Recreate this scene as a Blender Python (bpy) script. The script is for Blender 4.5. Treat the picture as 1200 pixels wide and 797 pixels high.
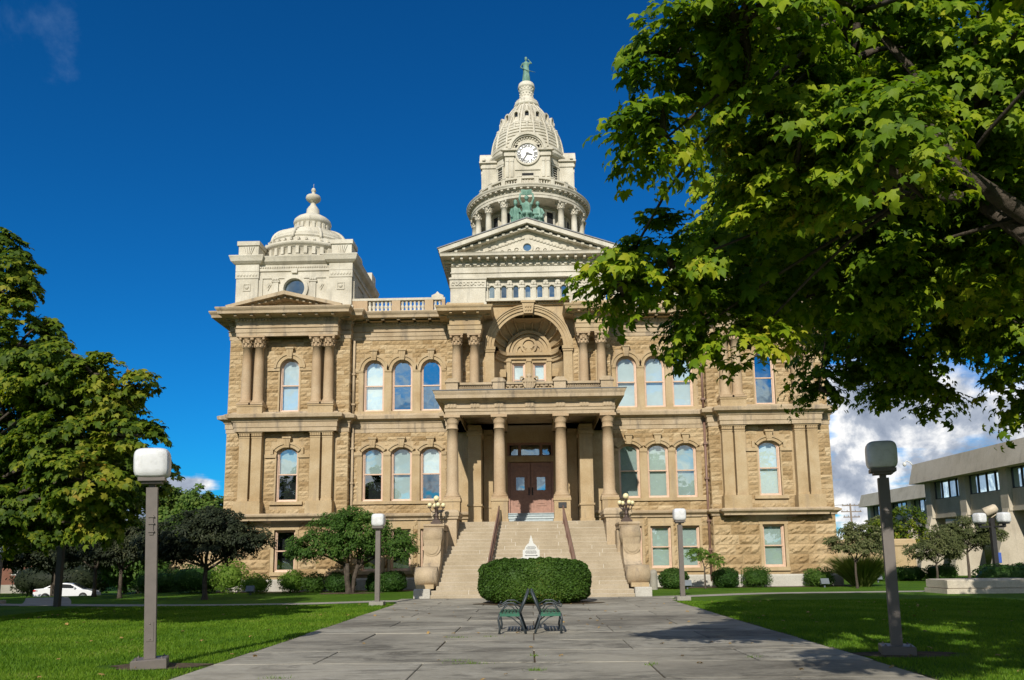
import bpy, math, random
import numpy as np
from mathutils import Matrix, Vector
R = math.radians
for o in list(bpy.data.objects):
    bpy.data.objects.remove(o)
S = bpy.context.scene
COL = S.collection
rnd = random.Random(7)

# ------------------------------------------------------------------ camera
cd = bpy.data.cameras.new('camera')
cam = bpy.data.objects.new('camera', cd)
COL.objects.link(cam)
S.camera = cam
cd.sensor_width = 36.0
cd.lens = 27.6
cd.shift_y = 0.0971
cd.clip_start = 0.1
cd.clip_end = 3000
TH, YAW, ROLL = math.atan(.152), R(1.33), R(0.65)
F_ = Vector((-math.sin(YAW) * math.cos(TH), math.cos(YAW) * math.cos(TH), math.sin(TH)))
R_ = Vector((math.cos(YAW), math.sin(YAW), 0))
U_ = R_.cross(F_)
cr, sr = math.cos(ROLL), math.sin(ROLL)
RR, UU = R_ * cr - U_ * sr, R_ * sr + U_ * cr
m4 = Matrix((RR, UU, -F_)).transposed().to_4x4()
m4.translation = (0, 0, 1.65)
cam.matrix_world = m4

# ------------------------------------------------------------------ light
S.view_settings.view_transform = 'Standard'
S.view_settings.look = 'None'
S.view_settings.gamma = 1
S.view_settings.use_curve_mapping = False
S.view_settings.exposure = 0.1
S.render.engine = 'CYCLES'
S.cycles.use_denoising = True
S.cycles.max_bounces = 8
S.cycles.transparent_max_bounces = 16
S.cycles.sample_clamp_indirect = 6
SUN_EL, SUN_AZ = R(31), R(11.4)
ld = bpy.data.lights.new('sun', 'SUN')
ld.energy = 4.6
ld.angle = R(0.53)
ld.color = (1.0, 0.94, 0.84)
sun = bpy.data.objects.new('sun', ld)
COL.objects.link(sun)
sdir = Vector((math.sin(SUN_AZ) * math.cos(SUN_EL), math.cos(SUN_AZ) * math.cos(SUN_EL), -math.sin(SUN_EL)))
sun.rotation_euler = sdir.to_track_quat('-Z', 'Y').to_euler()
sun.location = (-6, -30, 40)

W = bpy.data.worlds.new('World')
S.world = W
W.use_nodes = True
W.cycles.sampling_method = 'MANUAL'
W.cycles.sample_map_resolution = 512
nt = W.node_tree
nt.nodes.clear()


def nd(nt, typ, **kw):
    n = nt.nodes.new(typ)
    for k, v in kw.items():
        if k.startswith('i_'):
            key = k[2:]
            key = int(key) if key.isdigit() else key.replace('_', ' ')
            n.inputs[key].default_value = v
        else:
            setattr(n, k, v)
    return n


class G:
    """small node-graph helper"""
    def __init__(s, nt):
        s.nt = nt

    def n(s, typ, **kw):
        return nd(s.nt, typ, **kw)

    def l(s, a, b):
        s.nt.links.new(a, b)

    def put(s, sock, v):
        if hasattr(v, 'is_linked'):
            s.l(v, sock)
        else:
            sock.default_value = v

    def math(s, op, a, b=0.0, c=None):
        n = s.n('ShaderNodeMath', operation=op)
        s.put(n.inputs[0], a)
        s.put(n.inputs[1], b)
        if c is not None:
            s.put(n.inputs[2], c)
        return n.outputs[0]

    def ss(s, v, a, b, lo=0.0, hi=1.0):
        n = s.n('ShaderNodeMapRange', interpolation_type='SMOOTHSTEP')
        s.put(n.inputs[0], v)
        n.inputs[1].default_value = a
        n.inputs[2].default_value = b
        n.inputs[3].default_value = lo
        n.inputs[4].default_value = hi
        return n.outputs[0]

    def mix(s, f, a, b, blend='MIX'):
        n = s.n('ShaderNodeMix', data_type='RGBA', blend_type=blend)
        s.put(n.inputs[0], f)
        s.put(n.inputs[6], a if hasattr(a, 'is_linked') else (*a, 1))
        s.put(n.inputs[7], b if hasattr(b, 'is_linked') else (*b, 1))
        return n.outputs[2]

    def noise(s, vec, scale, detail=4, rough=.55, dist=0.0):
        n = s.n('ShaderNodeTexNoise')
        if vec is not None:
            s.l(vec, n.inputs['Vector'])
        n.inputs['Scale'].default_value = scale
        n.inputs['Detail'].default_value = detail
        n.inputs['Roughness'].default_value = rough
        n.inputs['Distortion'].default_value = dist
        return n.outputs['Fac']

    def ramp(s, f, stops):
        n = s.n('ShaderNodeValToRGB')
        e = n.color_ramp.elements
        while len(e) < len(stops):
            e.new(.5)
        for x, (p, c) in zip(e, stops):
            x.position = p
            x.color = (*c, 1)
        s.l(f, n.inputs[0])
        return n.outputs[0]


g = G(nt)
sky = g.n('ShaderNodeTexSky', sky_type='NISHITA')
sky.sun_disc = False
sky.sun_elevation = SUN_EL
sky.sun_rotation = math.pi + SUN_AZ
sky.air_density = 1.0
sky.dust_density = 0.3
sky.ozone_density = 3.0
gm = g.n('ShaderNodeGamma')
g.l(sky.outputs[0], gm.inputs[0])
gm.inputs[1].default_value = 1.15
tint = g.mix(1.0, gm.outputs[0], (0.035, 0.445, 0.77), 'MULTIPLY')
tc = g.n('ShaderNodeTexCoord')
sx = g.n('ShaderNodeSeparateXYZ')
g.l(tc.outputs['Generated'], sx.inputs[0])
dx, dy, dz = sx.outputs
zz = g.math('MAXIMUM', g.math('ADD', dz, .10), .03)
cb = g.n('ShaderNodeCombineXYZ')
g.l(g.math('DIVIDE', dx, zz), cb.inputs[0])
g.l(g.math('DIVIDE', dy, zz), cb.inputs[1])
n1 = g.noise(cb.outputs[0], 1.35, 9, .56, .25)
n2 = g.noise(tc.outputs['Generated'], 7.0, 7, .6, .3)
nn = g.math('ADD', g.math('MULTIPLY', n1, .55), g.math('MULTIPLY', n2, .45))
az = g.math('DIVIDE', dx, g.math('MAXIMUM', g.math('ABSOLUTE', dy), .02))
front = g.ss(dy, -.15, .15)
right = g.math('MULTIPLY', g.ss(az, .30, .42), g.ss(dz, .17, .30, 1, 0))
left = g.math('MULTIPLY', g.ss(az, -.36, -.44), g.ss(dz, .085, .125, 1, 0))
wisp = g.math('MULTIPLY', g.ss(az, -.53, -.66), g.ss(dz, .42, .50))
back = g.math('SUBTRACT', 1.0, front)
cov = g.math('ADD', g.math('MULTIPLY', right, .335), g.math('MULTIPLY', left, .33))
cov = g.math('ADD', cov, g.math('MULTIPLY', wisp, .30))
cov = g.math('ADD', g.math('MULTIPLY', cov, front), g.math('MULTIPLY', back, .30))  # cloud cover behind the camera added for neutral fill, also mirrored in the windows
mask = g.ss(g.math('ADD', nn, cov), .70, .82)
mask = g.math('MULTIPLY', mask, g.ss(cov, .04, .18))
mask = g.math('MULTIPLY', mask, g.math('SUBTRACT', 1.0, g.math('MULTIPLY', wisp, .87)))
shade = g.noise(tc.outputs['Generated'], 11.0, 7, .58, .15)
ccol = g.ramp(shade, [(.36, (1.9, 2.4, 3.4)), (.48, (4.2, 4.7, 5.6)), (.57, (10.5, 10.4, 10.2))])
ccol = g.mix(wisp, ccol, (5.5, 8.0, 10.5))
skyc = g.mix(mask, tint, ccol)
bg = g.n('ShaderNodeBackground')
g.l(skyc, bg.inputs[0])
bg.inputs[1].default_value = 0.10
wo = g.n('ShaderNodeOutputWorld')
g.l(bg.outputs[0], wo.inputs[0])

# ------------------------------------------------------------------ materials
MATS = {}


def newmat(name):
    m = bpy.data.materials.new(name)
    m.use_nodes = True
    t = m.node_tree
    b = t.nodes['Principled BSDF']
    MATS[name] = m
    return m, G(t), b


def bump(g, b, h, dist, strength=1.0, prev=None):
    n = g.n('ShaderNodeBump')
    n.inputs['Strength'].default_value = strength
    n.inputs['Distance'].default_value = dist
    g.l(h, n.inputs['Height'])
    if prev is not None:
        g.l(prev, n.inputs['Normal'])
    g.l(n.outputs[0], b.inputs['Normal'])
    return n.outputs[0]


def stone(name, c1, c2, c3, nscale=1.2, island=False, rough=.85, b1=.02, stain=None, grain=18):
    m, g, b = newmat(name)
    geo = g.n('ShaderNodeNewGeometry')
    p = geo.outputs['Position']
    f = g.noise(p, nscale, 6, .62)
    if island:
        f = g.math('ADD', g.math('MULTIPLY', f, .68), g.math('MULTIPLY', geo.outputs['Random Per Island'], .32))
    c = g.ramp(f, [(.28, c1), (.5, c2), (.72, c3)])
    f2 = g.noise(p, grain, 5, .7)
    c = g.mix(1.0, c, g.ramp(f2, [(.25, (.78, .77, .75)), (.7, (1.08, 1.08, 1.08))]), 'MULTIPLY')
    if stain:
        mp = g.n('ShaderNodeMapping')
        mp.inputs['Scale'].default_value = (2.2, 2.2, .25)
        g.l(p, mp.inputs[0])
        sf = g.ss(g.noise(mp.outputs[0], 1.0, 6, .65), .52, .68, 0, stain[0])
        c = g.mix(sf, c, stain[1])
    g.l(c, b.inputs['Base Color'])
    b.inputs['Roughness'].default_value = rough
    b.inputs['Specular IOR Level'].default_value = .2
    hh = g.math('ADD', g.noise(p, 9, 6, .7), g.math('MULTIPLY', f2, .5))
    bump(g, b, hh, b1)
    return m


stone('sandstone_rock', (.30, .20, .095), (.445, .322, .175), (.56, .435, .265), .7, True, .92, .05, grain=9)
stone('sandstone_trim', (.355, .25, .13), (.435, .325, .187), (.495, .39, .243), .9, False, .85, .012, (.62, (.30, .23, .15)))
stone('sandstone_cornice', (.34, .255, .16), (.44, .345, .225), (.50, .40, .28), .8, False, .9, .015, (.75, (.20, .165, .125)))
stone('sandstone_column', (.355, .24, .135), (.425, .31, .19), (.475, .37, .245), .55, False, .7, .004)
stone('limestone_white', (.41, .375, .295), (.555, .515, .42), (.65, .615, .52), .7, False, .8, .012, (.6, (.36, .335, .275)))
stone('limestone_plinth', (.33, .31, .265), (.45, .43, .375), (.54, .52, .46), .6, True, .9, .02, (.4, (.3, .27, .22)))
stone('stair_stone', (.32, .26, .175), (.385, .32, .225), (.44, .375, .28), .8, False, .9, .006, None)
stone('stair_joint', (.62, .58, .5), (.66, .62, .54), (.7, .66, .58), .6, False, .9, .002)
stone('marble_step', (.30, .36, .38), (.42, .48, .49), (.52, .57, .58), 3, True, .5, .002)
stone('precast_concrete', (.42, .37, .285), (.51, .455, .36), (.57, .515, .42), .5, False, .9, .004, (.3, (.22, .20, .17)))
stone('paving', (.18, .165, .135), (.29, .27, .22), (.38, .355, .295), .8, True, .9, .008, None, grain=7)
stone('path_concrete', (.25, .235, .20), (.32, .30, .255), (.37, .35, .30), .8, False, .9, .006)
stone('soil', (.065, .048, .03), (.105, .078, .048), (.16, .12, .075), 3, False, 1, .03)
stone('asphalt', (.04, .04, .042), (.05, .05, .05), (.065, .065, .065), 1, False, .9, .01)
stone('dark_brick', (.12, .05, .035), (.17, .075, .05), (.2, .1, .07), 2, True, .9, .01)
stone('bronze_patina', (.085, .175, .135), (.165, .30, .235), (.28, .42, .34), 1.6, False, .65, .02, (.8, (.05, .11, .08)))
stone('bark', (.045, .036, .028), (.08, .065, .05), (.125, .10, .08), 5, False, .95, .03)
stone('metal_roof', (.16, .165, .17), (.2, .205, .21), (.25, .25, .25), 1, False, .6, .003)

# paving stains: shapes of their own
m = MATS['paving']
g = G(m.node_tree)
b = m.node_tree.nodes['Principled BSDF']
src = b.inputs['Base Color'].links[0].from_socket
geo = g.n('ShaderNodeNewGeometry')
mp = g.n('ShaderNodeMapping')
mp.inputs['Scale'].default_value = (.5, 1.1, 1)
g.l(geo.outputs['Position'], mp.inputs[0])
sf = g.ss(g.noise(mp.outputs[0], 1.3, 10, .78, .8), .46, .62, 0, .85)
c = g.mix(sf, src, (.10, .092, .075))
sf2 = g.ss(g.noise(geo.outputs['Position'], .22, 3, .5), .45, .62, 0, .5)
c = g.mix(sf2, c, (.40, .365, .29))
g.l(c, b.inputs['Base Color'])


def plain(name, col, rough=.6, metal=0.0, spec=.5, var=.12, scale=6, bmp=.0, coat=0):
    m, g, b = newmat(name)
    geo = g.n('ShaderNodeNewGeometry')
    f = g.noise(geo.outputs['Position'], scale, 5, .6)
    lo = tuple(x * (1 - var) for x in col)
    hi = tuple(min(1, x * (1 + var)) for x in col)
    g.l(g.ramp(f, [(.3, lo), (.7, hi)]), b.inputs['Base Color'])
    b.inputs['Roughness'].default_value = rough
    b.inputs['Metallic'].default_value = metal
    b.inputs['Specular IOR Level'].default_value = spec
    b.inputs['Coat Weight'].default_value = coat
    if bmp:
        bump(g, b, f, bmp)
    return m


plain('frame_paint', (.56, .385, .27), .5)
plain('blind', (.50, .57, .53), .8, var=.06, scale=2)
plain('blind_pale', (.74, .79, .78), .8, var=.06, scale=2)
for nm in ('blind', 'blind_pale'):
    m = MATS[nm]
    g = G(m.node_tree)
    b = m.node_tree.nodes['Principled BSDF']
    src = b.inputs['Base Color'].links[0].from_socket
    oi = g.n('ShaderNodeObjectInfo')
    c = g.mix(1.0, src, g.ramp(oi.outputs['Random'], [(0, (.78, .80, .80)), (.5, (.96, .96, .93)), (1, (1.15, 1.12, 1.06))]), 'MULTIPLY')
    g.l(c, b.inputs['Base Color'])
plain('interior', (.012, .013, .014), .9)
plain('door_wood', (.32, .175, .125), .5, var=.2, bmp=.002)
plain('dark_metal', (.025, .024, .024), .45, var=.2)
plain('post_paint', (.135, .115, .10), .5, var=.1)
plain('lamp_iron', (.075, .05, .038), .5, .3)
plain('rail_paint', (.19, .11, .08), .5)
plain('bench_iron', (.035, .045, .05), .45, .2)
plain('bench_green', (.02, .11, .065), .45)
plain('sign_white', (.60, .60, .56), .5, var=.03)
plain('sign_ink', (.12, .12, .12), .6)
plain('car_white', (.74, .75, .76), .25, var=.02, coat=1)
plain('car_glass', (.015, .018, .02), .08)
plain('rubber', (.02, .02, .02), .8)
plain('chrome', (.55, .55, .56), .25, 1)
plain('tail_red', (.45, .015, .02), .2)
plain('floodlight_grey', (.11, .13, .15), .5)
plain('spot_tan', (.5, .42, .3), .6)
plain('clock_white', (.82, .82, .78), .5, var=.02)
plain('clock_black', (.02, .02, .022), .5)
plain('wood_pole', (.2, .16, .12), .9)
plain('grey_wood', (.2, .19, .17), .9)
plain('blue_sign', (.05, .11, .42), .5)
plain('fallen_leaf', (.32, .20, .06), .8, var=.5, scale=40)
plain('globe_cream', (.74, .66, .38), .35, var=.03)


def globe_mat():
    m, g, b = newmat('globe_white')
    b.inputs['Base Color'].default_value = (.80, .81, .82, 1)
    b.inputs['Roughness'].default_value = .32
    b.inputs['Subsurface Weight'].default_value = .25
    b.inputs['Subsurface Radius'].default_value = (.1, .1, .1)
    geo = g.n('ShaderNodeNewGeometry')
    f = g.noise(geo.outputs['Position'], 9, 6, .6)
    g.l(g.ramp(f, [(.25, (.50, .50, .48)), (.5, (.64, .645, .64)), (.8, (.69, .695, .70))]), b.inputs['Base Color'])


globe_mat()


def glass_mat(name, tintc, refl):
    m, g, b = newmat(name)
    t = m.node_tree
    t.nodes.remove(b)
    tr = g.n('ShaderNodeBsdfTransparent')
    tr.inputs[0].default_value = (*tintc, 1)
    gl = g.n('ShaderNodeBsdfGlossy')
    gl.inputs['Roughness'].default_value = .015
    gl.inputs[0].default_value = (.72, .92, 1.0, 1) if refl > .3 else (.9, .97, 1, 1)
    geo = g.n('ShaderNodeNewGeometry')
    bn = g.n('ShaderNodeBump')
    bn.inputs['Strength'].default_value = .25
    bn.inputs['Distance'].default_value = .03
    g.l(g.noise(geo.outputs['Position'], .9, 2, .5), bn.inputs['Height'])
    g.l(bn.outputs[0], gl.inputs['Normal'])
    fr = g.n('ShaderNodeFresnel')
    fr.inputs[0].default_value = 1.5
    fac = g.math('ADD', g.math('MULTIPLY', fr.outputs[0], 1.0), refl)
    mx = g.n('ShaderNodeMixShader')
    g.l(fac, mx.inputs[0])
    g.l(tr.outputs[0], mx.inputs[1])
    g.l(gl.outputs[0], mx.inputs[2])
    out = t.nodes['Material Output']
    g.l(mx.outputs[0], out.inputs[0])


glass_mat('glass', (.88, .95, .96), .22)
glass_mat('glass_mirror', (.45, .55, .6), .34)


def leaf_mat(name, stops, trans=.35, rough=.55, tcol=None):
    m, g, b = newmat(name)
    t = m.node_tree
    geo = g.n('ShaderNodeNewGeometry')
    f = geo.outputs['Random Per Island']
    ln = g.noise(geo.outputs['Position'], .55, 2, .5)
    f = g.math('ADD', g.math('MULTIPLY', f, .6), g.math('MULTIPLY', g.ss(ln, .3, .7), .4))
    c = g.ramp(f, stops)
    g.l(c, b.inputs['Base Color'])
    b.inputs['Roughness'].default_value = rough
    b.inputs['Specular IOR Level'].default_value = .16
    tl = g.n('ShaderNodeBsdfTranslucent')
    g.l(g.mix(1.0, c, tcol or (1.5, 1.7, .6), 'MULTIPLY'), tl.inputs[0])
    mx = g.n('ShaderNodeMixShader')
    mx.inputs[0].default_value = trans
    g.l(b.outputs[0], mx.inputs[1])
    g.l(tl.outputs[0], mx.inputs[2])
    g.l(mx.outputs[0], t.nodes['Material Output'].inputs[0])


leaf_mat('leaf_maple', [(.0, (.038, .085, .006)), (.36, (.105, .185, .008)), (.68, (.225, .295, .012)), (.93, (.38, .38, .03)), (1, (.36, .17, .02))], .34)
leaf_mat('leaf_maple_autumn', [(.0, (.026, .055, .007)), (.40, (.068, .115, .010)), (.70, (.155, .195, .013)), (.94, (.28, .27, .03)), (1, (.30, .16, .025))], .34)
leaf_mat('leaf_crab', [(.0, (.03, .07, .012)), (.5, (.06, .125, .02)), (.9, (.10, .17, .03)), (1, (.17, .18, .04))])
leaf_mat('leaf_dark', [(.0, (.012, .018, .010)), (.5, (.025, .034, .016)), (.9, (.05, .058, .026)), (1, (.085, .085, .04))], .15)
leaf_mat('leaf_olive', [(.0, (.04, .055, .018)), (.5, (.085, .10, .035)), (.9, (.14, .15, .06)), (1, (.22, .20, .10))], .2)
leaf_mat('leaf_far', [(.0, (.045, .09, .018)), (.5, (.085, .15, .025)), (.9, (.15, .20, .04)), (1, (.22, .22, .05))])
leaf_mat('leaf_boxwood', [(.0, (.018, .05, .010)), (.5, (.035, .085, .014)), (.9, (.06, .12, .02)), (1, (.12, .15, .04))], .2)
leaf_mat('leaf_yew', [(.0, (.022, .05, .008)), (.5, (.045, .095, .012)), (.92, (.075, .135, .02)), (1, (.16, .15, .03))], .2)
leaf_mat('leaf_light', [(.0, (.06, .12, .015)), (.5, (.11, .20, .025)), (.9, (.17, .25, .04)), (1, (.22, .26, .05))])
leaf_mat('grass_plume', [(.0, (.09, .13, .025)), (.5, (.15, .19, .045)), (.9, (.25, .25, .09)), (1, (.4, .34, .17))])
leaf_mat('grass_blade', [(.0, (.045, .115, .008)), (.5, (.105, .20, .012)), (.88, (.165, .26, .02)), (1, (.28, .27, .09))], .3)


def lawn_mat():
    m, g, b = newmat('lawn')
    geo = g.n('ShaderNodeNewGeometry')
    p = geo.outputs['Position']
    f = g.math('ADD', g.math('MULTIPLY', g.noise(p, .35, 4, .6), .5), g.math('MULTIPLY', g.noise(p, 14, 6, .7), .5))
    c = g.ramp(f, [(.3, (.042, .10, .008)), (.5, (.078, .165, .012)), (.68, (.125, .215, .02))])
    sp = g.n('ShaderNodeSeparateXYZ')
    g.l(p, sp.inputs[0])
    ed = g.math('MINIMUM', g.math('ABSOLUTE', g.math('ADD', sp.outputs[0], 5.1)), g.math('ABSOLUTE', g.math('SUBTRACT', sp.outputs[0], 5.3)))
    ed = g.math('ADD', ed, g.math('MULTIPLY', g.math('SUBTRACT', g.noise(p, 2.2, 5, .7), .5), .9))
    worn = g.math('MULTIPLY', g.ss(ed, .0, .22, 1, 0), g.ss(sp.outputs[1], 32, 34, 1, 0))
    patch = g.ss(g.noise(p, .16, 5, .6), .60, .72, 0, .55)
    c = g.mix(patch, c, (.14, .17, .035))
    c = g.mix(worn, c, (.10, .075, .045))
    g.l(c, b.inputs['Base Color'])
    b.inputs['Roughness'].default_value = .9
    b.inputs['Specular IOR Level'].default_value = .1
    mp = g.n('ShaderNodeMapping')
    mp.inputs['Scale'].default_value = (1, .45, 1)
    g.l(p, mp.inputs[0])
    bump(g, b, g.noise(mp.outputs[0], 22, 5, .75), .09)


lawn_mat()

# ------------------------------------------------------------------ mesh helpers
def wpos(p):
    v = Vector((0, 0, 0))
    while p is not None:
        v += p.location
        p = p.parent
    return v


class MB:
    def __init__(s):
        s.v, s.f, s.m, s.s = [], [], [], []

    def add(s, vs, fs, m=0, smooth=False):
        b = len(s.v)
        s.v.extend([tuple(x) for x in vs])
        for f in fs:
            s.f.append([b + i for i in f])
            s.m.append(m)
            s.s.append(smooth)
        return s

    def box(s, x0, x1, y0, y1, z0, z1, m=0, T=None):
        vs = [(x, y, z) for z in (z0, z1) for y in (y0, y1) for x in (x0, x1)]
        if T is not None:
            vs = [tuple(T @ Vector(v)) for v in vs]
        return s.add(vs, [(0, 2, 3, 1), (4, 5, 7, 6), (0, 1, 5, 4), (2, 6, 7, 3), (0, 4, 6, 2), (1, 3, 7, 5)], m)

    def cbox(s, x, y, z0, z1, wx, wy, m=0, T=None):
        return s.box(x - wx / 2, x + wx / 2, y - wy / 2, y + wy / 2, z0, z1, m, T)

    def bevbox(s, x0, x1, y0, y1, z0, z1, b, m=0):
        """box with chamfered top edge"""
        vs = [(x0, y0, z0), (x1, y0, z0), (x1, y1, z0), (x0, y1, z0),
              (x0, y0, z1 - b), (x1, y0, z1 - b), (x1, y1, z1 - b), (x0, y1, z1 - b),
              (x0 + b, y0 + b, z1), (x1 - b, y0 + b, z1), (x1 - b, y1 - b, z1), (x0 + b, y1 - b, z1)]
        fs = [(3, 2, 1, 0), (8, 9, 10, 11)]
        for i in range(4):
            j = (i + 1) % 4
            fs += [(i, j, 4 + j, 4 + i), (4 + i, 4 + j, 8 + j, 8 + i)]
        return s.add(vs, fs, m)

    def lathe(s, prof, c=(0, 0, 0), n=24, m=0, smooth=True, a0=0, a1=2 * math.pi, sx=1, sy=1):
        """prof: list of (r, z); hard corners are repeated points"""
        full = abs(a1 - a0 - 2 * math.pi) < 1e-6
        k = n if full else n + 1
        vs = []
        for r, z in prof:
            for i in range(k):
                a = a0 + (a1 - a0) * i / n
                vs.append((c[0] + r * math.cos(a) * sx, c[1] + r * math.sin(a) * sy, c[2] + z))
        fs = []
        for j in range(len(prof) - 1):
            if prof[j] == prof[j + 1]:
                continue
            for i in range(n):
                i2 = (i + 1) % k
                fs.append((j * k + i, j * k + i2, (j + 1) * k + i2, (j + 1) * k + i))
        return s.add(vs, fs, m, smooth)

    def tube(s, pts, rads, n=8, m=0, smooth=True, cap=True):
        pts = [Vector(p) for p in pts]
        if not hasattr(rads, '__len__'):
            rads = [rads] * len(pts)
        vs, fs = [], []
        prev = None
        for i, p in enumerate(pts):
            d = (pts[min(i + 1, len(pts) - 1)] - pts[max(i - 1, 0)])
            d = d.normalized() if d.length > 1e-9 else Vector((0, 0, 1))
            if prev is None:
                u = d.orthogonal().normalized()
            else:
                u = prev - d * prev.dot(d)
                u = u.normalized() if u.length > 1e-6 else d.orthogonal().normalized()
            prev = u
            w = d.cross(u)
            for k in range(n):
                a = 2 * math.pi * k / n
                vs.append(p + (u * math.cos(a) + w * math.sin(a)) * rads[i])
        for i in range(len(pts) - 1):
            for k in range(n):
                k2 = (k + 1) % n
                fs.append((i * n + k, i * n + k2, (i + 1) * n + k2, (i + 1) * n + k))
        s.add(vs, fs, m, smooth)
        if cap:
            b = len(s.v) - len(vs)
            s.f.append([b + k for k in range(n)][::-1]); s.m.append(m); s.s.append(False)
            e = b + (len(pts) - 1) * n
            s.f.append([e + k for k in range(n)]); s.m.append(m); s.s.append(False)
        return s

    def prism(s, poly, y0, y1, m=0, T=None, axis='y', smooth=False):
        """polygon in (x,z) extruded along y (or (y,z) along x, or (x,y) along z); triangulated caps via ngon"""
        n = len(poly)
        if axis == 'y':
            vs = [(p[0], y0, p[1]) for p in poly] + [(p[0], y1, p[1]) for p in poly]
        elif axis == 'x':
            vs = [(y0, p[0], p[1]) for p in poly] + [(y1, p[0], p[1]) for p in poly]
        else:
            vs = [(p[0], p[1], y0) for p in poly] + [(p[0], p[1], y1) for p in poly]
        if T is not None:
            vs = [tuple(T @ Vector(v)) for v in vs]
        s.add(vs, [tuple(range(n)), tuple(range(2 * n - 1, n - 1, -1))], m)
        b = len(s.v) - 2 * n
        for i in range(n):
            j = (i + 1) % n
            s.f.append([b + j, b + i, b + n + i, b + n + j]); s.m.append(m); s.s.append(smooth)
        return s

    def sweep(s, path, prof, m=0, closed=False, caps=True):
        """prof (o,z) carried along a plan path, outward = right of travel, mitred corners"""
        P = [Vector(p) for p in path]
        n = len(P)
        offs = []
        for i in range(n):
            def nrm(a, b):
                d = (b - a).normalized()
                return Vector((d.y, -d.x))
            if closed:
                n1, n2 = nrm(P[i - 1], P[i]), nrm(P[i], P[(i + 1) % n])
            else:
                n1 = nrm(P[i - 1], P[i]) if i > 0 else nrm(P[0], P[1])
                n2 = nrm(P[i], P[i + 1]) if i < n - 1 else n1
                if i == 0:
                    n1 = n2
            mm = (n1 + n2) / max(.2, 1 + n1.dot(n2))
            offs.append(mm)
        k = len(prof)
        vs = [(P[i].x + offs[i].x * o, P[i].y + offs[i].y * o, z) for i in range(n) for o, z in prof]
        fs = []
        for i in range(n if closed else n - 1):
            i2 = (i + 1) % n
            for j in range(k - 1):
                fs.append((i * k + j, i2 * k + j, i2 * k + j + 1, i * k + j + 1))
        if caps and not closed:
            fs.append(tuple(range(k)))
            fs.append(tuple(range((n - 1) * k, n * k))[::-1])
        return s.add(vs, fs, m)

    def along(s, path, o0, o1, z0, z1, w, step, m=0, minlen=.5, inset=.1):
        """small blocks (dentils, modillions) along a path"""
        for a, b in zip(path[:-1], path[1:]):
            a, b = Vector(a), Vector(b)
            L = (b - a).length
            if L < minlen:
                continue
            d = (b - a) / L
            nn = Vector((d.y, -d.x))
            c = max(1, int((L - 2 * inset) / step))
            st = (L - 2 * inset) / c
            for i in range(c + 1):
                t = inset + i * st
                q = [a + d * (t - w / 2) + nn * o0, a + d * (t + w / 2) + nn * o0,
                     a + d * (t + w / 2) + nn * o1, a + d * (t - w / 2) + nn * o1]
                vs = [(p.x, p.y, z) for z in (z0, z1) for p in q]
                s.add(vs, [(0, 1, 2, 3), (7, 6, 5, 4), (0, 4, 5, 1), (1, 5, 6, 2), (2, 6, 7, 3), (3, 7, 4, 0)], m)
        return s

    def archring(s, cx, zs, r0, r1, y0, y1, a0=0.0, a1=math.pi, n=20, m=0, smooth=False):
        vs, fs = [], []
        for i in range(n + 1):
            a = a0 + (a1 - a0) * i / n
            c, q = math.cos(a), math.sin(a)
            vs += [(cx + r0 * c, y0, zs + r0 * q), (cx + r1 * c, y0, zs + r1 * q),
                   (cx + r1 * c, y1, zs + r1 * q), (cx + r0 * c, y1, zs + r0 * q)]
        for i in range(n):
            for j in range(4):
                j2 = (j + 1) % 4
                fs.append((i * 4 + j, i * 4 + 4 + j, i * 4 + 4 + j2, i * 4 + j2))
        fs += [(0, 1, 2, 3), (n * 4 + 3, n * 4 + 2, n * 4 + 1, n * 4)]
        return s.add(vs, fs, m)

    def ell(s, c, r, n=12, k=8, m=0, T=None):
        vs, fs = [], []
        for j in range(k + 1):
            t = math.pi * j / k
            for i in range(n):
                a = 2 * math.pi * i / n
                p = Vector((r[0] * math.sin(t) * math.cos(a), r[1] * math.sin(t) * math.sin(a), r[2] * math.cos(t)))
                if T is not None:
                    p = T @ p
                vs.append(Vector(c) + p)
        for j in range(k):
            for i in range(n):
                i2 = (i + 1) % n
                fs.append((j * n + i, (j + 1) * n + i, (j + 1) * n + i2, j * n + i2))
        return s.add(vs, fs, m, True)

    def mesh(s, name, mats, off=(0, 0, 0)):
        me = bpy.data.meshes.new(name)
        ox, oy, oz = off
        me.from_pydata([(x - ox, y - oy, z - oz) for x, y, z in s.v], [], s.f)
        if isinstance(mats, str):
            mats = [mats]
        for mm in mats:
            me.materials.append(MATS[mm])
        me.polygons.foreach_set('material_index', s.m)
        me.polygons.foreach_set('use_smooth', s.s)
        me.update()
        return me

    def build(s, name, mats, parent=None):
        me = s.mesh(name, mats, wpos(parent))
        return link(name, me, parent)


def link(name, data, parent=None, loc=(0, 0, 0), rz=0.0):
    o = bpy.data.objects.new(name, data)
    COL.objects.link(o)
    o.parent = parent
    o.location = loc
    o.rotation_euler = (0, 0, rz)
    return o


def tag(o, label=None, cat=None, group=None, kind=None):
    if label: o['label'] = label
    if cat: o['category'] = cat
    if group: o['group'] = group
    if kind: o['kind'] = kind
    return o


def thing(name, label, cat, loc=(0, 0, 0), group=None):
    return tag(link(name, None, None, loc), label, cat, group)


def copy_tree(o, parent=None):
    c = o.copy()
    COL.objects.link(c)
    c.parent = parent
    for ch in list(o.children):
        copy_tree(ch, c)
    return c


# ------------------------------------------------------------------ masonry helpers
def SX(x):
    """right half of the front is a touch narrower than the left"""
    return x if x <= 0 else x * (1 - .032 * min(1, x / 13))


def mir(path):
    return [(SX(-x), y) for x, y in path[::-1]]


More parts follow.
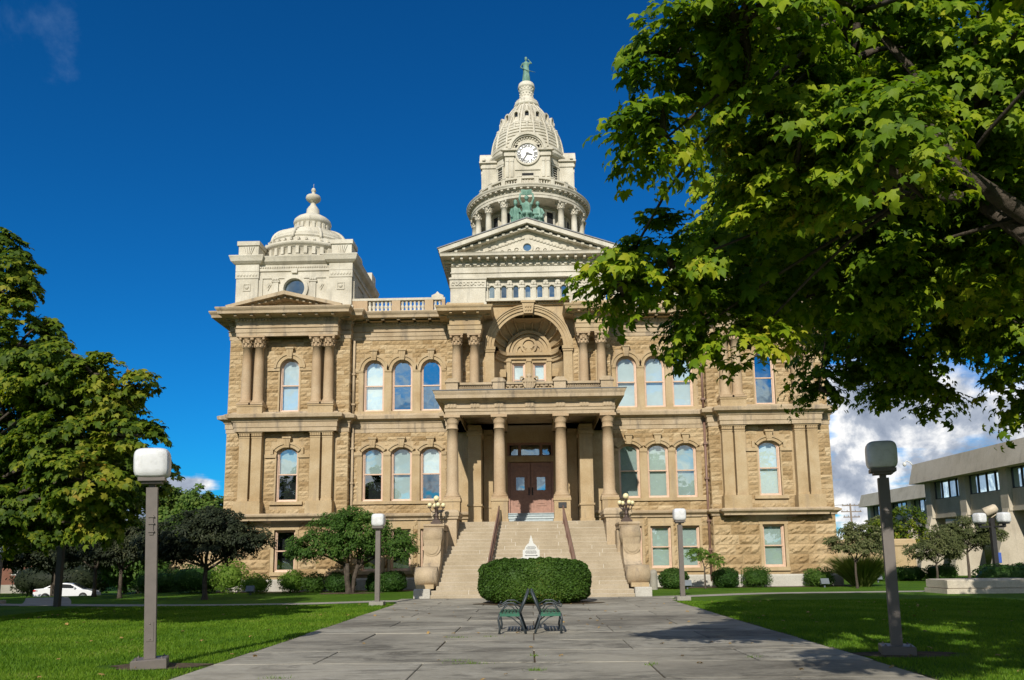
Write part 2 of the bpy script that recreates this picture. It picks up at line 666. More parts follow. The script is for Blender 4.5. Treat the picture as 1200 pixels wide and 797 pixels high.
def arch_pts(cx, w, zs, rise, n=14):
    if rise <= 1e-6:
        return [(cx - w / 2, zs), (cx + w / 2, zs)]
    r = (w * w / 4 + rise * rise) / (2 * rise)
    a = math.asin(min(1, (w / 2) / r))
    if rise > w / 2 - 1e-6:
        a = math.pi / 2
    zc = zs + rise - r
    return [(cx + r * math.sin(-a + 2 * a * i / n), zc + r * math.cos(-a + 2 * a * i / n)) for i in range(n + 1)]


def panel(mb, u0, u1, v0, v1, ops, y, depth=.35, m=0):
    """front wall sheet (facing -Y) with openings and their reveals; op = (cx, w, zb, zs, rise)"""
    def q(a, b, c, d):
        mb.add([(a[0], y, a[1]), (b[0], y, b[1]), (c[0], y, c[1]), (d[0], y, d[1])], [(0, 1, 2, 3)], m)
    x = u0
    for cx, w, zb, zs, rise in sorted(ops):
        a, b = cx - w / 2, cx + w / 2
        q((x, v0), (a, v0), (a, v1), (x, v1))
        if zb > v0 + 1e-6:
            q((a, v0), (b, v0), (b, zb), (a, zb))
        top = arch_pts(cx, w, zs, rise)
        for p, r in zip(top[:-1], top[1:]):
            q(p, r, (r[0], v1), (p[0], v1))
        loop = [(a, zb)] + top + [(b, zb)]
        for p, r in zip(loop, loop[1:] + loop[:1]):
            mb.add([(p[0], y, p[1]), (r[0], y, r[1]), (r[0], y + depth, r[1]), (p[0], y + depth, p[1])], [(0, 1, 2, 3)], m)
        x = b
    q((x, v0), (u1, v0), (u1, v1), (x, v1))


def ashlar(mb, u0, u1, v0, v1, y, rows, lens, excl, dmax=.08, m=0, gap=.016, side=0):
    """rock-faced blocks standing proud of the wall sheet; excl = rectangles (u0,u1,v0,v1) or arches ('a',cx,r,zs)"""
    z = v0
    k = max(1, round((v1 - v0) / rows))
    hrow = (v1 - v0) / k
    for rr in range(k):
        za, zb = z, z + hrow
        z = zb
        ex = []
        for e in excl:
            if e[0] == 'a':
                _, cx, r, zs = e
                if zb <= zs or za >= zs + r:
                    continue
                h = max(0, za - zs)
                c = math.sqrt(max(0, r * r - h * h))
                ex.append((cx - c, cx + c))
            elif e[2] < zb - .02 and e[3] > za + .02:
                ex.append((e[0], e[1]))
        ex.sort()
        segs, x = [], u0
        for a, b in ex:
            if a > x + .05:
                segs.append((x, a))
            x = max(x, b)
        if u1 > x + .05:
            segs.append((x, u1))
        for a, b in segs:
            x = a
            while x < b - .01:
                L = rnd.uniform(*lens)
                e = x + L
                if b - e < lens[0] * .6:
                    e = b
                block(mb, x + gap / 2, e - gap / 2, za + gap / 2, zb - gap / 2, y, dmax, m, side)
                x = e


def block(mb, a, b, c, d, y, dmax, m, side):
    nu = max(2, min(9, int((b - a) / .16) + 1))
    nv = max(2, min(5, int((d - c) / .15) + 1))
    base = rnd.uniform(.25, .6) * dmax
    tilt = rnd.uniform(-.3, .5)
    vs = []

    def pt(u, v, o):
        if side == 0:
            return (u, y - o, v)
        return (y + side * o, u, v)
    for j in range(nv + 1):
        for i in range(nu + 1):
            u = a + (b - a) * i / nu
            v = c + (d - c) * j / nv
            edge = i in (0, nu) or j in (0, nv)
            if edge:
                o = .012 + rnd.uniform(0, .25) * dmax * .5
            else:
                o = base + rnd.uniform(-.25, .6) * dmax + tilt * dmax * (j / nv - .5)
                u += rnd.uniform(-.03, .03)
                v += rnd.uniform(-.02, .02)
            vs.append(pt(u, v, max(.008, o)))
    W_ = nu + 1
    fs = [(j * W_ + i, j * W_ + i + 1, (j + 1) * W_ + i + 1, (j + 1) * W_ + i) for j in range(nv) for i in range(nu)]
    ring = [i for i in range(W_)] + [j * W_ + nu for j in range(1, nv + 1)] + [nv * W_ + i for i in range(nu - 1, -1, -1)] + [j * W_ for j in range(nv - 1, 0, -1)]
    n0 = len(vs)
    for r in ring:
        p = vs[r]
        vs.append((p[0], y + .02, p[2]) if side == 0 else (y - side * .02, p[1], p[2]))
    for t in range(len(ring)):
        t2 = (t + 1) % len(ring)
        fs.append((ring[t2], ring[t], n0 + t, n0 + t2))
    if side == 0:
        mb.add(vs, fs, m)
    else:
        mb.add(vs, fs if side > 0 else [f[::-1] for f in fs], m)


# ------------------------------------------------------------------ courthouse
CH = thing('courthouse', 'tan sandstone courthouse with white domed clock tower and columned portico', 'courthouse', (0, 44, 0))
YF, YP, YB, YC = 43.95, 44.35, 44.9, 44.3
ZB, ZW0, ZW1 = .66, 3.95, 4.3
PC = -13.93                                   # pavilion axis (left)


def front_path(yf, end=(-3.45, YC)):
    p = [(-17.5, 79), (-17.5, YP), (-16.85, YP), (-16.85, yf), (-11.05, yf), (-11.05, YP),
         (-10.45, YP), (-10.45, YB), (-4.75, YB), (-4.75, YC)]
    if end:
        p.append(end)
    return p


def both(mb, path, prof, m=0):
    mb.sweep(path, prof, m)
    mb.sweep(mir(path), prof, m)


BW = (-9.12, -7.45, -5.75)                    # bay window axes (left)
rock = MB()
sheet = MB()
for sgn in (-1, 1):
    def X(x):
        return SX(-x) if sgn > 0 else x

    def pan(xa, xb, v0, v1, ops, y, **k):
        a, b = sorted((X(xa), X(xb)))
        panel(sheet, a, b, v0, v1, [(X(o[0]), *o[1:]) for o in ops], y, **k)

    def ash(xa, xb, v0, v1, y, rows, lens, ex, **k):
        a, b = sorted((X(xa), X(xb)))
        e2 = []
        for e in ex:
            if e[0] == 'a':
                e2.append(('a', X(e[1]), e[2], e[3]))
            else:
                p, q = sorted((X(e[0]), X(e[1])))
                e2.append((p, q, e[2], e[3]))
        ashlar(rock, a, b, v0, v1, y, rows, lens, e2, **k)
    # ---- pavilion
    ob = [(PC, 1.2, 1.05, 3.4, 0)]
    o1 = [(PC, 1.24, 5.0, 7.85, .28)]
    o2 = [(PC, 1.16, 10.2, 12.78, .58)]
    pan(-17.5, -10.45, 0, 4.1, ob, YP)
    pan(-17.5, -10.45, 4.1, 9.7, o1, YP)
    pan(-17.5, -10.45, 9.7, 15.6, o2, YP)
    big = dict(dmax=.14, gap=.03)
    ash(-17.5, -10.45, ZB, 3.93, YP, .545, (.9, 1.7), [(PC - .8, PC + .8, .9, 3.6)], **big)
    ash(-17.5, -10.45, 4.3, 9.0, YP, .255, (.35, .95),
        [(-16.72, -15.25, 4, 9.2), (-12.65, -11.1, 4, 9.2), (PC - .95, PC + .95, 4.8, 5.02), (PC - .66, PC + .66, 5, 7.6),
         (PC - .95, PC + .95, 7.5, 8.3), ('a', PC, 1.0, 7.7), (PC - 1.3, PC + 1.3, 7.52, 7.72)])
    ash(-17.5, -10.45, 10.1, 14.6, YP, .255, (.35, .95),
        [(-16.72, -15.3, 9, 10.55), (-12.65, -11.2, 9, 10.55), (PC - .62, PC + .62, 10, 12.8), ('a', PC, .93, 12.78), (PC - 1.3, PC + 1.3, 12.65, 12.85)])
    # returns of the pavilion and centre towards the bay
    for (xr, ya, yb, sd) in ((-10.45, YP, YB, 1), (-4.75, YC, YB, -1)):
        xx = X(xr)
        s2 = sd * (-1 if sgn > 0 else 1)
        sheet.add([(xx, ya, 0), (xx, yb, 0), (xx, yb, 15.6), (xx, ya, 15.6)], [(0, 1, 2, 3)])
        for (za, zb_, rw) in ((ZB, 3.93, .545), (4.3, 9.5, .255), (10.1, 14.6, .255)):
            ashlar(rock, ya, yb, za, zb_, xx, rw, (.5, .6), [], .06, 0, .012, s2)
    # outer side wall
    xx = X(-17.5)
    sheet.add([(xx, YP, 0), (xx, 79, 0), (xx, 79, 15.6), (xx, YP, 15.6)], [(0, 1, 2, 3)])
    for (za, zb_, rw, ln) in ((ZB, 3.93, .545, (.9, 1.7)), (4.3, 9.5, .255, (.6, 1.1)), (10.1, 14.6, .255, (.6, 1.1))):
        ashlar(rock, YP, 52, za, zb_, xx, rw, ln, [], .06, 0, .012, sgn)
    # ---- bay
    pan(-10.45, -4.75, 0, 4.1, [(c, 1.16, 1.05, 3.4, 0) for c in BW], YB)
    pan(-10.45, -4.75, 4.1, 9.7, [(c, 1.2, 5.0, 7.85, .28) for c in BW], YB)
    pan(-10.45, -4.75, 9.7, 15.6, [(c, 1.2, 10.25, 12.72, .6) for c in BW], YB)
    ash(-10.45, -4.75, ZB, 3.93, YB, .545, (.6, 1.3), [(c - .72, c + .72, .9, 3.6) for c in BW], **big)
    ash(-10.45, -4.75, 4.3, 9.0, YB, .255, (.35, .95), [(-10.0, -4.9, 4.85, 7.75)] + [('a', c, .95, 7.55) for c in BW])
    ash(-10.45, -4.75, 4.9, 7.75, YB, .255, (.3, .5), [(-9.86, -5.02, 4.8, 9)])
    ash(-10.45, -4.75, 10.1, 14.5, YB, .255, (.35, .95), [(-9.86, -5.02, 10, 12.8)] + [('a', c, .95, 12.72) for c in BW])
    # ---- centre wall strips either side of the niche
    ash(-4.75, -2.6, 10.7, 14.4, YC, .255, (.3, .7), [])
    sheet.add([(X(-4.75), YC, 0), (X(-3.4), YC, 0), (X(-3.4), YC, 9.6), (X(-4.75), YC, 9.6)], [(0, 1, 2, 3)])
    sheet.add([(X(-4.75), YC, 9.6), (X(-4.75), YC, 16.6), (X(-4.75), 47, 16.6), (X(-4.75), 47, 9.6)], [(0, 1, 2, 3)])
panel(sheet, -4.75, SX(4.75), 10.2, 16.6, [(0, 4.1, 10.2, 13.75, 2.05)], YC, .05)
# flat roof and back
sheet.add([(-17.4, YP, 15.55), (17.0, YP, 15.55), (17.0, 79, 15.55), (-17.4, 79, 15.55)], [(0, 1, 2, 3)])
sheet.add([(-17.5, 79, 0), (17.0, 79, 0), (17.0, 79, 15.6), (-17.5, 79, 15.6)], [(0, 1, 2, 3)])
wall = sheet.build('wall', 'sandstone_trim', CH)
rock.build('rock_faced_masonry', 'sandstone_rock', wall)

# ---- plinth, water table, belt course, main entablature
mb = MB()
both(mb, front_path(43.9), [(0, -.02), (.16, -.02), (.16, .58), (.10, ZB), (0, ZB)])
for sgn in (-1, 1):
    ashl = [(-17.3, -10.6, YP - .17), (-10.3, -4.9, YB - .17)]
mb.build('plinth', 'limestone_plinth', CH)
mb = MB()
both(mb, front_path(43.8), [(-.05, 3.9), (.10, 3.9), (.10, 3.99), (.16, 4.04), (.28, 4.12), (.30, 4.2), (.20, 4.26), (.12, 4.3), (-.05, 4.3)])
mb.build('water_table', 'sandstone_cornice', CH)
mb = MB()
pb = front_path(43.85)
both(mb, pb, [(-.05, 8.98), (.05, 8.98), (.05, 9.2), (.09, 9.22), (.09, 9.5), (.13, 9.52), (.18, 9.62), (.22, 9.66), (.42, 9.74), (.45, 9.92), (.36, 9.97), (.2, 10.02), (.1, 10.1), (-.05, 10.1)])
both(mb, [p for p in front_path(YP - .02)[:2]] + [(-10.45, YP - .02)], [(0, 9.0), (.03, 9.0), (.03, 9.5), (0, 9.5)])
mb.build('belt_course', 'sandstone_cornice', CH)

ent = MB()
pe = front_path(43.62, None)
pe[-1] = (-4.75, YB - .01)
pe = pe[:-1]
prof = [(-.1, 14.52), (.05, 14.52), (.05, 14.72), (.09, 14.74), (.09, 14.98), (.15, 15.0), (.06, 15.06), (.06, 15.36), (.10, 15.38),
        (.14, 15.56), (.30, 15.60), (.36, 15.64), (.86, 15.66), (.88, 15.80), (.96, 15.90), (1.0, 15.98), (.98, 16.03), (-.1, 16.06)]
both(ent, pe, prof)
for p in (pe, mir(pe)):
    ent.along(p, .05, .20, 15.42, 15.55, .09, .18)
    ent.along(p, .12, .72, 15.55, 15.655, .16, .82)
main_cornice = ent.build('cornice', 'sandstone_cornice', CH)

# ---- pavilion pediments
for sgn in (-1, 1):
    c = PC if sgn < 0 else SX(-PC)
    mb = MB()
    hw, z0, za, yl = 3.3, 15.97, 16.74, 42.72
    yw = 43.6
    rk = [(-hw, z0), (0, za), (hw, z0), (hw, z0 + .11), (hw + .06, z0 + .16), (0, za + .22), (-hw - .06, z0 + .16), (-hw, z0 + .11)]
    mb.prism([(c + x, z) for x, z in rk], yl, 44.5)
    rk2 = [(-hw + .35, z0 + .0), (0, za - .12), (hw - .35, z0), (hw, z0 + .02), (0, za + .02), (-hw, z0 + .02)]
    mb.prism([(c + x, z) for x, z in rk2], yl + .35, 44.5)
    mb.prism([(c - hw + .3, z0 - .02), (c + hw - .3, z0 - .02), (c, za)], yw, 44.5)
    sl = (za - z0) / hw
    for i in range(-8, 9):
        x = i * .37
        zt = za - abs(x) * sl - .02
        mb.box(c + x - .07, c + x + .07, yl + .2, yw, zt - .13, zt - .03)
    mb.build('pediment', 'sandstone_cornice', CH)


# ---- windows -------------------------------------------------------
class SplitMB:
    """routes every piece to the part it belongs to: side, pavilion or bay, storey"""
    def __init__(s):
        s.d = {}

    def pick(s, x, z):
        k = (x < 0, abs(x) > 10.4, z < 4.2, z < 9.6)
        return s.d.setdefault(k, MB())

    def box(s, x0, x1, y0, y1, z0, z1, m=0):
        s.pick((x0 + x1) / 2, (z0 + z1) / 2).box(x0, x1, y0, y1, z0, z1, m)

    def archring(s, cx, zs, *a, **k):
        s.pick(cx, zs).archring(cx, zs, *a, **k)

    def prism(s, poly, *a, **k):
        s.pick(poly[0][0], poly[0][1]).prism(poly, *a, **k)

    def build(s, name, mat, par):
        for m in s.d.values():
            m.build(name, mat, par)


def win_outline(w, h, rise, ins=0.0):
    a = w / 2 - ins
    pts = [(-a, ins)]
    top = arch_pts(0, w - 2 * ins, h - rise, max(0, rise - ins * .25), 12) if rise else [(-a, h - ins), (a, h - ins)]
    if rise:
        top = [(x, z - ins * .6) for x, z in top]
    return pts + top + [(a, ins)]


WIN = {}


def window_meshes(w, h, rise):
    key = (w, h, rise)
    if key in WIN:
        return WIN[key]
    fr = MB()
    o, i = win_outline(w, h, rise), win_outline(w, h, rise, .085)
    n = len(o)
    for (A, B, y0, y1) in ((o, i, .12, .30),):
        vs = [(x, y0, z) for x, z in A] + [(x, y0 + .015, z) for x, z in B] + [(x, y1, z) for x, z in B]
        fs = []
        for k in range(n):
            k2 = (k + 1) % n
            fs += [(k, k2, n + k2, n + k), (n + k, n + k2, 2 * n + k2, 2 * n + k)]
        fr.add(vs, fs)
    mid = h * .5
    fr.box(-w / 2 + .05, w / 2 - .05, .16, .27, mid - .035, mid + .035)
    i2 = win_outline(w, h, rise, .085)
    j2 = win_outline(w, h, rise, .13)
    vs = [(x, .2, z) for x, z in i2] + [(x, .205, z) for x, z in j2] + [(x, .26, z) for x, z in j2]
    fs = []
    for k in range(n):
        k2 = (k + 1) % n
        fs += [(k, k2, n + k2, n + k), (n + k, n + k2, 2 * n + k2, 2 * n + k)]
    fr.add(vs, fs)
    # dark room behind
    rm = win_outline(w, h, rise, -.02)
    fr.add([(x, .75, z) for x, z in rm], [tuple(range(n))], 1)
    vs = [(x, .3, z) for x, z in rm] + [(x, .75, z) for x, z in rm]
    fr.add(vs, [(k, (k + 1) % n, n + (k + 1) % n, n + k) for k in range(n)], 1)
    pane = MB()
    pane.add([(x, .232, z) for x, z in win_outline(w, h, rise, .10)], [tuple(range(n))])
    full = MB()
    b = win_outline(w, h, rise, .06)
    full.add([(x, .36, z) for x, z in b], [tuple(range(n))])
    half = MB()
    hb = [(x, max(z, mid - .02)) for x, z in b]
    half.add([(x, .36, z) for x, z in hb], [tuple(range(n))])
    WIN[key] = dict(frame=fr.mesh('window', ['frame_paint', 'interior']), pane=pane.mesh('pane', 'glass'), mirror=pane.mesh('pane', 'glass_mirror'),
                    full=full.mesh('blind', 'blind'), half=half.mesh('blind', 'blind'), fullp=full.mesh('blind', 'blind_pale'), halfp=half.mesh('blind', 'blind_pale'))
    return WIN[key]


def window(x, y, zb, w, h, rise, blind='full', mirror=False, parent=None):
    M = window_meshes(w, h, rise)
    par = parent or CH
    o = link('window', M['frame'], par, Vector((x, y, zb)) - wpos(par))
    link('pane', M['mirror' if mirror else 'pane'], o)
    if blind:
        link('blind', M[blind], o)
    return o


def hood(mb, c, w, zs, rise, y, wide=.2, key=True, shoulders=.0):
    """stone arch over a window with keystone"""
    r = (w * w / 4 + rise * rise) / (2 * rise)
    a = math.asin(min(1, (w / 2) / r)) if rise < w / 2 - 1e-6 else math.pi / 2
    zc = zs + rise - r
    a0, a1 = math.pi / 2 - a, math.pi / 2 + a
    mb.archring(c, zc, r, r + wide * .62, y - .10, y + .1, a0, a1, 18)
    mb.archring(c, zc, r + wide * .62, r + wide, y - .16, y + .1, a0, a1, 18)
    zt = zs + rise
    if key:
        mb.prism([(c - .13, zt - .04), (c + .13, zt - .04), (c + .20, zt + wide + .2), (c - .20, zt + wide + .2)], y - .24, y)
        mb.box(c - .25, c + .25, y - .29, y, zt + wide + .2, zt + wide + .3)
        for q in (-.09, 0, .09):
            mb.box(c + q - .022, c + q + .022, y - .265, y - .2, zt + .06, zt + wide + .16)


BL = {  # how the shades hang: storey 2 and 1, left bay, right bay, pavilions
    'p2': ('fullp', 'none'), 'p1': ('half', 'fullp'),
    'b2': (('fullp', 'm', 'm'), ('fullp', 'fullp', 'fullp')),
    'b1': (('half', 'full', 'halfp'), ('full', 'full', 'full'))}
trim = SplitMB()
for si, sgn in enumerate((-1, 1)):
    def X(x):
        return SX(-x) if sgn > 0 else x
    c = X(PC)
    window(c, YP, 1.05, 1.2, 2.35, 0, None if si == 0 else 'full')
    window(c, YP, 5.0, 1.24, 3.13, .28, BL['p1'][si])
    window(c, YP, 10.2, 1.16, 3.16, .58, 'fullp' if si == 0 else None, si == 1)
    # surrounds
    trim.box(c - .78, c + .78, YP - .12, YP + .05, .84, 1.05)
    trim.box(c - .82, c + .82, YP - .06, YP + .05, 3.4, 3.58)
    for q in (-1, 1):
        trim.box(c + q * .68 - .08, c + q * .68 + .08, YP - .05, YP + .05, 1.05, 3.4)
    trim.box(c - .95, c + .95, YP - .14, YP + .05, 4.82, 5.0)
    hood(trim, c, 1.24, 7.85, .28, YP, .28)
    trim.box(c - 1.3, c - .62, YP - .1, YP + .05, 7.52, 7.72)
    trim.box(c + .62, c + 1.3, YP - .1, YP + .05, 7.52, 7.72)
    trim.box(c - .95, c - .80, YP - .13, YP + .05, 7.72, 8.1)
    trim.box(c + .80, c + .95, YP - .13, YP + .05, 7.72, 8.1)
    trim.box(c - .8, c + .8, YP - .12, YP + .05, 10.1, 10.2)
    hood(trim, c, 1.16, 12.78, .58, YP, .34)
    trim.box(c - 1.3, c - .58, YP - .1, YP + .05, 12.62, 12.82)
    trim.box(c + .58, c + 1.3, YP - .1, YP + .05, 12.62, 12.82)
    for q in (-1, 1):
        trim.box(c + q * .66 - .04, c + q * .66 + .04, YP - .05, YP + .05, 5.0, 7.53)
        trim.box(c + q * .62 - .04, c + q * .62 + .04, YP - .05, YP + .05, 10.2, 12.63)
    order = BW if sgn < 0 else BW[::-1]
    for k, bx in enumerate(order):
        c = X(bx)
        kk = k
        window(c, YB, 1.05, 1.16, 2.35, 0, None if si == 0 else 'full')
        window(c, YB, 5.0, 1.2, 3.13, .28, BL['b1'][si][kk])
        bb = BL['b2'][si][kk]
        window(c, YB, 10.25, 1.2, 3.07, .6, None if bb == 'm' else bb, bb == 'm')
        trim.box(c - .72, c + .72, YB - .12, YB + .05, .86, 1.05)
        trim.box(c - .72, c + .72, YB - .05, YB + .05, 3.4, 3.56)
        for q in (-1, 1):
            trim.box(c + q * .65 - .07, c + q * .65 + .07, YB - .045, YB + .05, 1.05, 3.4)
        hood(trim, c, 1.2, 7.85, .28, YB, .26)
        hood(trim, c, 1.2, 12.72, .6, YB, .3)
    a, b = sorted((X(-10.35), X(-4.85)))
    trim.box(a, b, YB - .13, YB + .05, 4.82, 5.0)
    trim.box(a, b, YB - .12, YB + .05, 10.08, 10.24)
    # mullion piers between the grouped windows, with little capitals
    xs = [(-10.35, BW[0] - .62), (BW[0] + .62, BW[1] - .62), (BW[1] + .62, BW[2] - .62), (BW[2] + .62, -4.85)]
    for q, (p0, p1) in enumerate(xs):
        p0, p1 = sorted((X(p0), X(p1)))
        for zs in (7.66, 12.62):
            trim.box(p0, p1, YB - .11, YB + .05, zs, zs + .18)
            trim.box(p0 + .02, p1 - .02, YB - .08, YB + .05, zs - .06, zs)
        if q in (1, 2):
            for (z0_, z1_) in ((5.0, 7.6), (10.24, 12.56)):
                trim.box(p0 + .02, p1 - .02, YB - .06, YB + .05, z0_, z1_)
                trim.box(p0, p1, YB - .09, YB + .05, z0_, z0_ + .16)
        else:
            e = (p1 - .28, p1) if (q == 0) == (sgn < 0) else (p0, p0 + .28)
            for (z0_, z1_) in ((5.0, 7.6), (10.24, 12.56)):
                trim.box(e[0], e[1], YB - .05, YB + .05, z0_, z1_)
trim.build('window_surround', 'sandstone_trim', CH)


# ---- pilasters and columns ------------------------------------------
def col_mesh(h, r, capm='cap', base=True, n=20):
    """round column standing at z=0 with moulded base and leafy capital"""
    mb = MB()
    hc = 2.3 * r
    if base:
        mb.box(-1.4 * r, 1.4 * r, -1.4 * r, 1.4 * r, 0, .35 * r)
    pr = [(1.3 * r, .35 * r), (1.38 * r, .55 * r), (1.3 * r, .72 * r), (1.12 * r, .8 * r), (1.18 * r, .95 * r), (1.1 * r, 1.05 * r), (1.0 * r, 1.2 * r)]
    for t in (.25, .5, .75, 1):
        pr.append((r * (1 - .14 * t * t), 1.2 * r + (h - hc - 1.2 * r) * t))
    zt = h - hc
    pr += [(.98 * r, zt), (.98 * r, zt + .12 * r), (.86 * r, zt + .16 * r)]
    if capm == 'cap':
        pr += [(.9 * r, zt + .7 * r), (1.0 * r, zt + 1.4 * r), (1.25 * r, zt + 1.9 * r)]
        mb.lathe(pr, n=n)
        for ring, (rr, z0, z1, k) in enumerate(((.98 * r, .2 * r, 1.0 * r, 8), (1.08 * r, .8 * r, 1.6 * r, 8))):
            for i in range(k):
                a = 2 * math.pi * (i + .5 * ring) / k
                T = Matrix.Translation((rr * math.cos(a), rr * math.sin(a), zt)) @ Matrix.Rotation(a, 4, 'Z')
                mb.prism([(-.1 * r, z0), (.12 * r, z0), (.2 * r, z1 - .1 * r), (.36 * r, z1), (.05 * r, z1 + .02 * r)], -.2 * r, .2 * r, 0, T)
        for sx in (-1, 1):
            for sy in (-1, 1):
                mb.ell((sx * 1.12 * r, sy * 1.12 * r, zt + 1.68 * r), (.3 * r, .3 * r, .34 * r), 8, 6)
        mb.box(-1.42 * r, 1.42 * r, -1.42 * r, 1.42 * r, zt + 1.95 * r, h)
    else:
        pr += [(.9 * r, zt + .9 * r), (1.02 * r, zt + 1.0 * r), (.98 * r, zt + 1.15 * r), (1.2 * r, zt + 1.6 * r), (1.28 * r, zt + 1.85 * r)]
        mb.lathe(pr, n=n)
        mb.box(-1.36 * r, 1.36 * r, -1.36 * r, 1.36 * r, zt + 1.85 * r, h)
    return mb


c2 = col_mesh(4.05, .285).mesh('column', 'sandstone_column')
for sgn in (-1, 1):
    cc = PC if sgn < 0 else SX(-PC)
    for q in (-1, 1):
        mb = MB()
        xm = cc + q * 2.03
        mb.box(xm - .72, xm + .72, 43.58, YP + .05, 10.0, 10.4)
        mb.box(xm - .76, xm + .76, 43.54, YP + .05, 10.4, 10.5)
        mb.build('column_pedestal', 'sandstone_trim', CH)
        mb = MB()
        mb.box(xm - .76, xm + .76, 43.66, YP + .05, 4.25, 4.9)
        mb.box(xm - .74, xm + .74, 43.68, YP + .05, 4.9, 5.0)
        mb.build('pilaster_pedestal', 'sandstone_trim', CH)
        for s in (-.35, .35):
            link('column', c2, CH, (xm + s, 43.9 - 44, 10.5))
            mb = MB()
            px = xm + s
            mb.box(px - .31, px + .31, 43.92, YP + .05, 5.0, 5.14)
            mb.box(px - .285, px + .285, 43.95, YP + .05, 5.14, 8.62)
            mb.box(px - .30, px + .30, 43.93, YP + .05, 8.62, 8.70)
            mb.box(px - .30, px + .30, 43.94, YP + .05, 8.74, 8.9)
            for u in range(6):
                mb.box(px - .28 + u * .1, px - .22 + u * .1, 43.90, 43.96, 8.74, 8.9)
            mb.box(px - .34, px + .34, 43.88, YP + .05, 8.9, 9.0)
            mb.build('pilaster', 'sandstone_trim', CH)
            # strip behind the round column
            strip = MB()
            strip.box(px - .27, px + .27, YP - .08, YP + .05, 10.5, 14.5)
            strip.build('pilaster_strip', 'sandstone_trim', CH)
    mb = MB()
    xd = -10.28 if sgn < 0 else SX(10.28)
    mb.tube([(xd, YB - .14, z) for z in (.3, 5, 9.4)], .075, 8)
    mb.tube([(xd, YB - .14, z) for z in (10.15, 12, 14.5)], .075, 8)
    for z in (2, 3.6, 6, 8, 10.6, 12.4):
        mb.box(xd - .11, xd + .11, YB - .24, YB, z, z + .1)
    mb.build('downspout', 'sandstone_cornice' if sgn < 0 else 'rail_paint', CH)

# ---- roof balustrade over the bays
bal = MB().lathe([(.10, 0), (.10, .06), (.06, .08), (.11, .2), (.12, .28), (.055, .42), (.09, .52), (.10, .56), (.10, .62)], n=10).mesh('baluster', 'limestone_white')
for sgn in (-1, 1):
    mb = MB()
    def X(x):
        return SX(-x) if sgn > 0 else x
    a, b = sorted((X(-10.4), X(-4.9)))
    mb.box(a, b, 44.5, 44.85, 16.0, 16.22)
    mb.box(a, b, 44.48, 44.87, 16.84, 16.98)
    piers = [(-10.4, -9.5), (-8.05, -7.55), (-6.1, -5.6), (-5.1, -4.9)]
    for p in piers:
        p0, p1 = sorted((X(p[0]), X(p[1])))
        mb.box(p0, p1, 44.49, 44.86, 16.22, 16.84, 1)
    xo = X(-5.35)
    mb.prism([(xo - .35, 16.98), (xo + .35, 16.98), (xo + .35, 17.12), (xo + .12, 17.22), (xo, 17.36), (xo - .12, 17.22), (xo - .35, 17.12)], 44.52, 44.83)
    bo = mb.build('balustrade', ['limestone_white', 'sandstone_column'], CH)
    for p, q in zip(piers[:-1], piers[1:]):
        n = max(1, int((q[0] - p[1]) / .235))
        for i in range(n):
            x = p[1] + (q[0] - p[1]) * (i + .5) / n
            link('baluster', bal, bo, (X(x), 44.67 - 44, 16.22))

# ---- white corner towers with small domes ----------------------------
def octa_relief(mb, x, y, z, w, h, d=.05, m=0):
    mb.prism([(x - w, z), (x, z - h), (x + w, z), (x, z + h)], y - d, y + .02, m)
    mb.prism([(x - w * .55, z), (x, z - h * .55), (x + w * .55, z), (x, z + h * .55)], y - d * 2, y, m)


